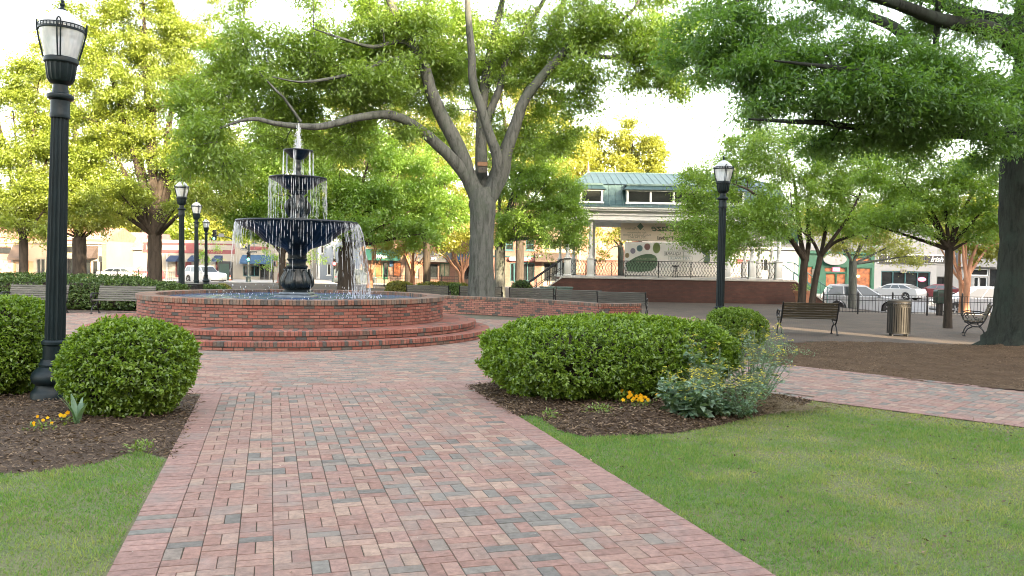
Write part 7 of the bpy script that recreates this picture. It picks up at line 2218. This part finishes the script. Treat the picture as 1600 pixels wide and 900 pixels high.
        mb = MB(); mb.box(-.25, -.08, s * (W / 2 + .004) - .012, s * (W / 2 + .004) + .012, belt - .12, belt - .09); mb.build('door_handle', body, t)
    mb = MB(); mb.bbox(fx_ - .10, fx_ - .012, -W / 2 + .48, W / 2 - .48, .42, .60, .02); mb.build('grille', M_TRIM, t)
    mb = MB(); mb.box(bx_ + .005, bx_ + .05, -.26, .26, .66, .79); mb.build('number_plate', W_CREAM, t)
    mb = MB(); mb.bbox(fx_ - .22, fx_ - .004, -W / 2 + .12, W / 2 - .12, .24, .36, .03); mb.bbox(bx_ + .004, bx_ + .22, -W / 2 + .12, W / 2 - .12, .26, .38, .03); mb.build('bumper', M_TRIM if kind == 'suv' else body, t)
    return t
SUV_L = [(-2.28, .42), (-2.26, .75), (-2.18, 1.02), (.95, 1.02), (1.35, 1.00), (1.95, .90), (2.2, .76), (2.27, .55), (2.26, .38)]
SUV_C = [(-2.16, 1.0), (-1.92, 1.50), (-1.72, 1.655), (-1.2, 1.70), (-.4, 1.70), (.15, 1.64), (1.18, .985)]
SED_L = [(-2.40, .45), (-2.40, .80), (-2.28, 1.02), (-1.65, 1.03), (.85, .97), (1.6, .87), (2.2, .72), (2.40, .55), (2.38, .38)]
SED_C = [(-1.95, 1.0), (-1.15, 1.36), (-.6, 1.45), (.0, 1.45), (.35, 1.39), (1.32, .93)]
PICK_L = [(-2.6, .50), (-2.6, .9), (-2.52, 1.12), (1.0, 1.12), (2.35, 1.06), (2.55, .92), (2.6, .6), (2.58, .42)]
PICK_C = [(-2.5, 1.1), (-2.28, 1.72), (-2.0, 1.80), (-.2, 1.80), (.35, 1.72), (1.05, 1.1)]
P_SIL = paint('silver', (0.34, 0.365, 0.40)); P_WHI = paint('white', (0.40, 0.41, 0.43)); P_REDC = paint('dark_red', (0.13, 0.02, 0.025)); P_BLU = paint('blue', (0.10, 0.20, 0.36)); P_BRED = paint('red', (0.38, 0.04, 0.05)); P_DGREY = paint('dark_grey', (0.10, 0.12, 0.12))
def cl(px, D): x = X(px, D, 450); return Vector((x, D, float(gz(x, D)) + .004))
car('silver hatchback style car nearest the right iron fence, nose to the right', cl(1347, 47.5), RAD(-18), P_SIL, 4.55, 1.85, 1.70, SUV_L, SUV_C, 1.0, .36, (-1.35, 1.38), 'suv')
car('white sedan parked nose in at the black sign board, tail towards us', cl(1399, 74), RAD(128), P_WHI, 4.8, 1.85, 1.45, SED_L, SED_C, .98, .33, (-1.42, 1.43), 'sedan')
car('dark red sedan parked right of the white one', cl(1464, 76), RAD(150), P_REDC, 4.8, 1.85, 1.45, SED_L, SED_C, .98, .33, (-1.42, 1.43), 'sedan')
car('pale silver estate car behind the right crape myrtle', cl(1524, 48), RAD(172), P_WHI, 4.55, 1.85, 1.70, SUV_L, SUV_C, 1.0, .36, (-1.35, 1.38), 'suv')
car('green and silver utility vehicle waiting beside the far lamps', cl(320, 86), RAD(-38), P_SIL, 5.2, 1.98, 1.80, PICK_L, PICK_C, 1.1, .39, (-1.6, 1.65), 'suv')
car('blue car parked by the pink roofed building', cl(199, 94), RAD(205), P_BLU, 4.8, 1.85, 1.45, SED_L, SED_C, .98, .33, (-1.42, 1.43), 'sedan')
car('red car parked left of the elm trunk', cl(222, 94), RAD(215), P_BRED, 4.55, 1.85, 1.70, SUV_L, SUV_C, 1.0, .36, (-1.35, 1.38), 'suv')
car('white car just left of the red one', cl(190, 86), RAD(20), P_WHI, 4.8, 1.85, 1.45, SED_L, SED_C, .98, .33, (-1.42, 1.43), 'sedan')
car('grey car glimpsed right of the maple with the sunny side', cl(556, 84), RAD(60), P_DGREY, 4.55, 1.85, 1.70, SUV_L, SUV_C, 1.0, .36, (-1.35, 1.38), 'suv')

# ================================================================ TRAFFIC SIGNALS
M_SIGP = M('signal_pole_paint', (0.02, 0.035, 0.04), .45)
M_RUST = M('terracotta_pole_paint', (0.38, 0.17, 0.12), .7, var=.3, scale=3)
def glow(n, c, e): return M('signal_' + n, c, .4, var=.02, bmp=0, emit=e)
def head(mb, x, y, z, s=1.0):
    mb.bbox(x - .17 * s, x + .17 * s, y - .12, y + .12, z - .52 * s, z + .52 * s, .04)
    for k in (-1, 0, 1):
        mb.lathe([(.13 * s, 0), (.15 * s, .0), (.15 * s, .16), (.13 * s, .16)], 12, cap=False, o=(0, 0, 0))
        for i in range(len(mb.v) - 48, len(mb.v)):
            v = mb.v[i]; mb.v[i] = (x + v[0], y - .12 - v[2], z + v[1] + k * .32 * s)
def lamp_disc(t, x, y, z, mat, nm='signal_lamp', r_=.125):
    mb = MB(); mb.lathe([(.001, .03), (r_ * .7, .02), (r_, 0)], 14, cap=False); mb.v = [(x + v[0], y - .125 - v[2], z + v[1]) for v in mb.v]
    mb.build(nm, mat, t)
GREEN = glow('green', (0.05, 0.85, 0.55), 3.0); REDL = glow('red', (0.9, 0.05, 0.05), 3.0)
base = cl(388, 84)
t = thing('traffic_signal', 'dark mast arm traffic signal showing green before the blue awning corner', 'traffic light', base)
zt = P(388, 371, 84).z - base.z
mb = MB(); mb.lathe([(.38, -.05), (.38, .12), (.26, .22), (.22, .6), (.26, .66), (.15, .75), (.12, 2.2), (.10, zt), (.03, zt + .1)], 16); mb.build('pole', M_SIGP, t, smooth=40)
a_ = P(386, 388, 84) - base; c_ = P(356, 371, 84) - base; e_ = P(336, 367.5, 84) - base
mb = MB(); mb.tube([a_, P(375, 379, 84) - base, c_, e_], [.085, .075, .06, .05], 8); mb.build('mast_arm', M_SIGP, t, smooth=60)
mb = MB(); q = P(336.5, 367.5, 84) - base; head(mb, q.x, -.2, q.z, 1.05); h_ = mb.build('signal_head', M_BLACK, t)
lamp_disc(h_, q.x, -.2, q.z - .34, GREEN)
mb = MB(); q = P(390, 401, 84) - base; head(mb, q.x, -.28, q.z, .9); h_ = mb.build('signal_head', M_BLACK, t)
lamp_disc(h_, q.x, -.28, q.z - .29, GREEN, r_=.15)
mb = MB(); q = P(346.5, 367.5, 84) - base; mb.box(q.x - .28, q.x + .28, -.1, -.06, q.z - .17, q.z + .17); mb.build('sign_plate', W_WHITE, t)
for px, py in ((382, 389.5), (396.5, 394)):
    mb = MB(); q = P(px, py, 84) - base; mb.box(q.x - .34, q.x + .34, -.16, -.13, q.z - .10, q.z + .10); sp_ = mb.build('street_name_plate', F_DARK, t)
    mb = MB()
    for i in range(5): mb.box(q.x - .26 + i * .11, q.x - .26 + i * .11 + .07, -.166, -.161, q.z - .04, q.z + .04)
    mb.build('lettering', M_LET, sp_)
mb = MB(); q = P(302, 361, 70); 
base2 = cl(437, 66)
t = thing('pedestrian_signal', 'rust red pole with two walk signals beyond the fountain rim', 'signal post', base2)
zt = P(437, 382, 66).z - base2.z
mb = MB(); mb.lathe([(.30, -.05), (.30, .08), (.20, .16), (.17, .7), (.20, .74), (.10, .85), (.085, zt), (.02, zt + .08)], 16); mb.build('pole', M_RUST, t, smooth=40)
for px, w in ((430, .17), (443, .18)):
    mb = MB(); q = P(px, 412, 66) - base2; mb.bbox(q.x - w, q.x + w, -.16, .14, q.z - .24, q.z + .24, .05); h_ = mb.build('signal_head', M('signal_housing', (.40, .27, .18), .6), t)
    mb = MB(); mb.box(q.x - w + .05, q.x + w - .05, -.172, -.162, q.z - .18, q.z + .18); mb.build('signal_face', M_BLACK, h_)
base3 = cl(522, 98)
t = thing('traffic_signal', 'dark traffic signal pole showing red before the pale blue house', 'traffic light', base3)
zt = P(522, 388, 98).z - base3.z
mb = MB(); mb.lathe([(.30, -.05), (.30, .5), (.16, .7), (.11, zt)], 12); mb.build('pole', M_SIGP, t, smooth=40)
mb = MB(); q = P(523.5, 412, 98) - base3; head(mb, q.x, -.3, q.z, 1.1); h_ = mb.build('signal_head', M_BLACK, t)
lamp_disc(h_, q.x, -.3, q.z, REDL, r_=.2)
# parking sign posts
for px, D, z_, lb in ((157, 70, 2.0, 'small pale sign on a slim post before the brown awning'), (1272, 44, 2.4, 'narrow pale notice on a post behind the twin elm')):
    b_ = cl(px, D); t = thing('sign_post', lb, 'sign', b_)
    mb = MB(); mb.lathe([(.03, -.1), (.03, z_)], 8); mb.build('post', M_BIN, t)
    mb = MB(); mb.box(-.16, .16, -.045, -.031, z_ - .5, z_ - .02); mb.build('sign_plate', W_CREAM, t)
b_ = cl(232, 78); t = thing('flag_pole', 'thin dark pole before the pink roof', 'pole', b_)
mb = MB(); mb.lathe([(.05, -.1), (.035, 4.6), (.08, 4.65), (.02, 4.75)], 8); mb.build('pole', M_BLACK, t)
t = thing('utility_box', 'dark rounded cabinet against the cream wall right of the utility vehicle', 'utility box', cl(352, 98))
mb = MB(); mb.bbox(-.75, .75, -.5, .5, -.1, 2.4, .15); mb.build('cabinet', M_BLACK, t)
mb = MB(); mb.box(-.6, .6, -.512, -.503, .2, 2.1); mb.build('door', M_GRN, t)
t = thing('traffic_cone', 'orange cone on the far pavement beside the dark cabinet', 'cone', cl(359.5, 97))
mb = MB(); mb.box(-.2, .2, -.2, .2, 0, .05); mb.lathe([(.16, .05), (.04, .75), (.03, .76)], 14); mb.build('cone_body', M('cone_orange', (.7, .16, .05), .6), t)
mb = MB(); mb.lathe([(.115, .35), (.085, .5)], 14, cap=False); mb.build('band', M_WHITE, t)

# ================================================================ BED PLANTS
L_KALE = leaf_mat('kale_leaves', (0.12, 0.235, 0.15), (0.36, 0.50, 0.37), trans=.42, gloss=.05)
L_SEED = leaf_mat('seed_stalks', (0.16, 0.22, 0.13), (0.36, 0.43, 0.29), trans=.2)
L_FLOW = leaf_mat('mustard_petals', (0.62, 0.55, 0.06), (0.80, 0.74, 0.18), trans=.3, gloss=.0, tcol=(1, 1, .6))
L_PANSY = leaf_mat('pansy_petals', (0.80, 0.34, 0.01), (0.88, 0.62, 0.04), trans=.3, gloss=.0, tcol=(1, 1, .6))
L_TULIP = leaf_mat('tulip_leaves', (0.09, 0.20, 0.10), (0.24, 0.38, 0.22), trans=.35)
L_SPROUT = leaf_mat('sprout_leaves', (0.09, 0.18, 0.02), (0.26, 0.36, 0.06), trans=.35)
def bloom_quads(ctr, r, n, size):
    out = []; C = []; D = []; Nn = []
    for c in ctr:
        for i in range(n):
            a = 2 * PI * i / n + r.random()
            C.append(c); D.append((math.cos(a), math.sin(a), .25 + r.normal() * .2)); Nn.append((r.normal() * .2, r.normal() * .2, 1))
    C = np.array(C); D = np.array(D); Nn = np.array(Nn)
    return leaf_quads(C, D, Nn, size * r.uniform(.8, 1.2, len(C)), size * .8, .1)
def kale(name, label, loc, stems, seed, leafn, lsize, wispy=0, group='bolting plants in the right bed', spread=.35, hgt=.7, lean=(0, 0)):
    r = np.random.default_rng(seed)
    t = thing(name, label, 'plant', loc, 0, group)
    sm = MB(); LC = []; LD = []; LN = []; LS = []; heads = []; tw = []
    for s in range(stems):
        a = r.uniform(0, 2 * PI); R_ = spread * r.random() ** .5; h = hgt * r.uniform(.55, 1.1)
        b_ = Vector((R_ * .35 * math.cos(a), R_ * .35 * math.sin(a), 0)); e = Vector((R_ * math.cos(a) + lean[0] * h, R_ * math.sin(a) + lean[1] * h, h))
        m1 = (b_ + e) / 2 + Vector((0, 0, h * .15))
        pts = bez(b_, m1, e, 6); sm.tube(pts, [.006, .0052, .0045, .0038, .003, .0022, .0015], 5)
        for k in range(leafn):
            f = r.random() ** 1.15 * .85; i = min(5, int(f * 6)); p = pts[i] + (pts[i + 1] - pts[i]) * (f * 6 - i)
            aa = r.uniform(0, 2 * PI); d = Vector((math.cos(aa), math.sin(aa), r.uniform(-.3, .6)))
            LC.append(tuple(p + d * .03)); LD.append(tuple(d)); LN.append((r.normal() * .3, r.normal() * .3, 1)); LS.append(r.uniform(.4, 1.15) * (1.15 - .7 * f))
        for k in range(r.integers(2, 5)):
            f = r.uniform(.55, 1); i = min(5, int(f * 6)); p = pts[i] + (pts[i + 1] - pts[i]) * (f * 6 - i)
            d = Vector((r.normal() * .7, r.normal() * .7, r.uniform(.4, 1))).normalized(); q = p + d * r.uniform(.06, .20)
            sm.tube([p, (p + q) / 2 + Vector((0, 0, .01)), q], [.002, .0016, .0012], 3)
            tw.append((p, q))
            if r.random() < .75: heads.append(q)
    for k in range(wispy):                       # seed pods standing off the stalks
        p, q = tw[r.integers(len(tw))]
        f = r.random(); c = p + (q - p) * f
        d = Vector((r.normal(), r.normal(), r.uniform(0, .8))).normalized()
        LC2 = c
        sm.tube([c, c + d * r.uniform(.02, .06)], [.0018, .0012], 3)
    sm.build('stem', L_SEED, t)
    at_ = np.random.default_rng(seed + 1).random(max(1, 1))
    if LC:
        LS = np.array(LS)
        # broad crinkled leaves: two halves each
        q = leaf_quads(np.array(LC), np.array(LD), np.array(LN), lsize[0] * LS, lsize[1] * LS, .14)
        q2 = leaf_quads(np.array(LC) + np.array(LD) * (lsize[0] * .18 * LS)[:, None], np.array(LD) + r.normal(size=(len(LC), 3)) * .5, np.array(LN), lsize[0] * .7 * LS, lsize[1] * .8 * LS, .18)
        npmesh('leaves', np.concatenate([q, q2]), 4, L_KALE, t, r.random(len(LC) * 2), world=False)
    if heads:
        ctr = []
        for h_ in heads:
            for k in range(r.integers(3, 8)): ctr.append(np.array(h_) + r.normal(size=3) * np.array([.018, .018, .013]))
        q = bloom_quads(ctr, r, 4, .0155)
        npmesh('flowers', q, 4, L_FLOW, t, np.repeat(r.random(len(q) // 4), 1), world=False)['kind'] = 'stuff'
    return t
def bedz(p): return float(bed_r_h(np.array([p.x]), np.array([p.y]))[0]) - .02
def gp_(px, py, poly=None):
    p = G(px, py); p.z = max(0, bedz(p)) * .9; return p
kale('kale_plant', 'broad leaved blue green kale clump beside the yellow pansies', gp_(1072, 655), 24, 5, 34, (.14, .10), 60, spread=.40, hgt=.42, lean=(-.1, -.1))
kale('kale_plant', 'tall kale stem climbing in front of the long hedge', gp_(1100, 636), 11, 6, 30, (.13, .095), 60, spread=.30, hgt=.85, lean=(-.12, 0))
kale('mustard_plant', 'wispy yellow flowered mustard leaning over the lawn edge', gp_(1142, 650), 44, 7, 20, (.085, .052), 1500, spread=.62, hgt=.52, lean=(.1, -.15))
kale('mustard_plant', 'taller yellow flowered mustard leaning over the side path', gp_(1178, 628), 34, 8, 20, (.085, .052), 1200, spread=.55, hgt=.78, lean=(.18, .05))
kale('mustard_plant', 'thin yellow flowering stalks in front of the small round shrub', Vector((X(1190, 15.6), 15.6, .0)), 12, 9, 10, (.07, .045), 120, spread=.5, hgt=.75, lean=(.1, 0))
def pansy(label, loc, n, R_, mat, seed, leafm=L_SPROUT, fsize=.026, name='pansy_plant', nfl=12, group='flowers in the beds'):
    r = np.random.default_rng(seed); t = thing(name, label, 'plant', loc, 0, group)
    C = np.stack([r.normal(size=n) * R_ * .5, r.normal(size=n) * R_ * .5, r.random(n) * .09], 1); D = np.stack([C[:, 0], C[:, 1], np.full(n, R_ * .5)], 1) + r.normal(size=(n, 3)) * R_ * .5
    npmesh('leaves', leaf_quads(C, D, r.normal(size=(n, 3)) * .4 + np.array([0, 0, 1.]), .045 * r.uniform(.6, 1.3, n), .018, .1), 4, leafm, t, r.random(n), world=False)
    if nfl:
        ctr = [np.array([r.normal() * R_ * .5, r.normal() * R_ * .5, .10 + r.random() * .06]) for _ in range(nfl)]
        q = []
        for c in ctr:
            q_ = []; fd = np.array([r.normal() * .3, -1, .4 + r.normal() * .2])
            for k in range(5):
                a = 2 * PI * k / 5 + r.random() * .4
                e1_ = unit(np.cross(fd, [0, 0, 1.])[None])[0]; e2_ = np.cross(e1_, fd / np.linalg.norm(fd))
                q_.append(leaf_quads(c[None], (e1_ * math.cos(a) + e2_ * math.sin(a))[None], fd[None], fsize, fsize * 1.15, .05))
            npmesh('flower', np.concatenate(q_), 4, mat, t, r.random(5) * .4 + r.random() * .6, world=False)
    return t
pansy('yellow pansies left of the broad kale clump', gp_(1002, 645), 90, .18, L_PANSY, 1, nfl=16)
pansy('orange yellow pansies at the front of the right mulch bed', gp_(975, 640), 60, .12, L_PANSY, 2, nfl=7)
pansy('pale green weed tuft in the mulch in front of the long hedge', gp_(937, 660), 90, .13, None, 3, nfl=0, name='weed_plant')
pansy('small bright green tuft at the path edge under the long hedge', gp_(860, 655), 60, .08, None, 4, nfl=0, name='weed_plant')
pansy('orange flowered pansies in the left bed', G(64, 678), 90, .17, L_PANSY, 5, nfl=6, fsize=.018)
pansy('small yellow pansy at the foot of the tulip leaves', G(104, 668), 40, .08, L_PANSY, 6, nfl=4, fsize=.024)
pansy('grassy green tuft at the lawn edge by the path border', G(222, 706), 110, .12, None, 7, nfl=0, name='weed_plant')
def strap_leaves(name, label, loc, n, L, w, seed, mat, up=1.0):
    r = random.Random(seed); t = thing(name, label, 'plant', loc, 0, 'flowers in the beds')
    V_ = []; tt = []
    for i in range(n):
        a = r.uniform(0, 2 * PI); l = L * r.uniform(.6, 1.1); sp_ = r.uniform(.15, .6)
        prev = None
        for k in range(6):
            f = k / 5
            c = np.array([math.cos(a) * sp_ * l * f ** 1.6, math.sin(a) * sp_ * l * f ** 1.6, l * f * up * (1 - .25 * f * sp_)])
            ww = w * (math.sin(PI * min(.97, f * .8 + .18)) ** .8)
            s_ = np.array([-math.sin(a), math.cos(a), 0]) * ww
            cur = (c - s_ + np.array([0, 0, .15 * ww]), c + s_ + np.array([0, 0, .15 * ww]), c)
            if prev is not None:
                V_ += [prev[0], prev[2], cur[2], cur[0], prev[2], prev[1], cur[1], cur[2]]; tt += [.3 + .5 * r.random()] * 2
            prev = cur
    npmesh('leaves', np.array(V_), 4, mat, t, np.array(tt), world=False)
    return t
strap_leaves('tulip_plant', 'upright broad tulip leaves in front of the round left shrub', G(120, 668), 7, .36, .034, 3, L_TULIP)
strap_leaves('daffodil_plant', 'withered strap leaves between the pansies and the long hedge', gp_(990, 632), 9, .34, .010, 4, L_TULIP)
# ground vines spilling off the bed onto the side path and earth
for i, (px, py, lb) in enumerate(((1218, 545, 'green creeper at the back end of the bare earth'), (1240, 556, 'low green creeper beside the brown bench'))):
    pansy(lb, Vector((G(px, py).x, G(px, py).y, .03)), 160, .45, None, 20 + i, leafm=L_KALE, nfl=0, name='creeper_plant', group='creepers on the bare earth')
# dead grass heap on the bed end
rh = np.random.default_rng(5)
hp = G(1215, 640)
n = 2600
C = np.stack([hp.x + rh.normal(size=n) * .28, hp.y + rh.normal(size=n) * .22, np.zeros(n)], 1)
C[:, 2] = bed_r_h(C[:, 0], C[:, 1]) - .02 + rh.random(n) * .10 * np.exp(-((C[:, 0] - hp.x) / .3) ** 2)
D = rh.normal(size=(n, 3)); D[:, 2] *= .3
structure(npmesh('dead_grass', leaf_quads(C, D, rh.normal(size=(n, 3)) * .4 + np.array([0, 0, 1.]), rh.uniform(.05, .16, n), .005, .05), 4, leaf_mat('straw', (0.10, 0.07, 0.035), (0.30, 0.23, 0.13), trans=.2), None, rh.random(n)), None, 'stuff')
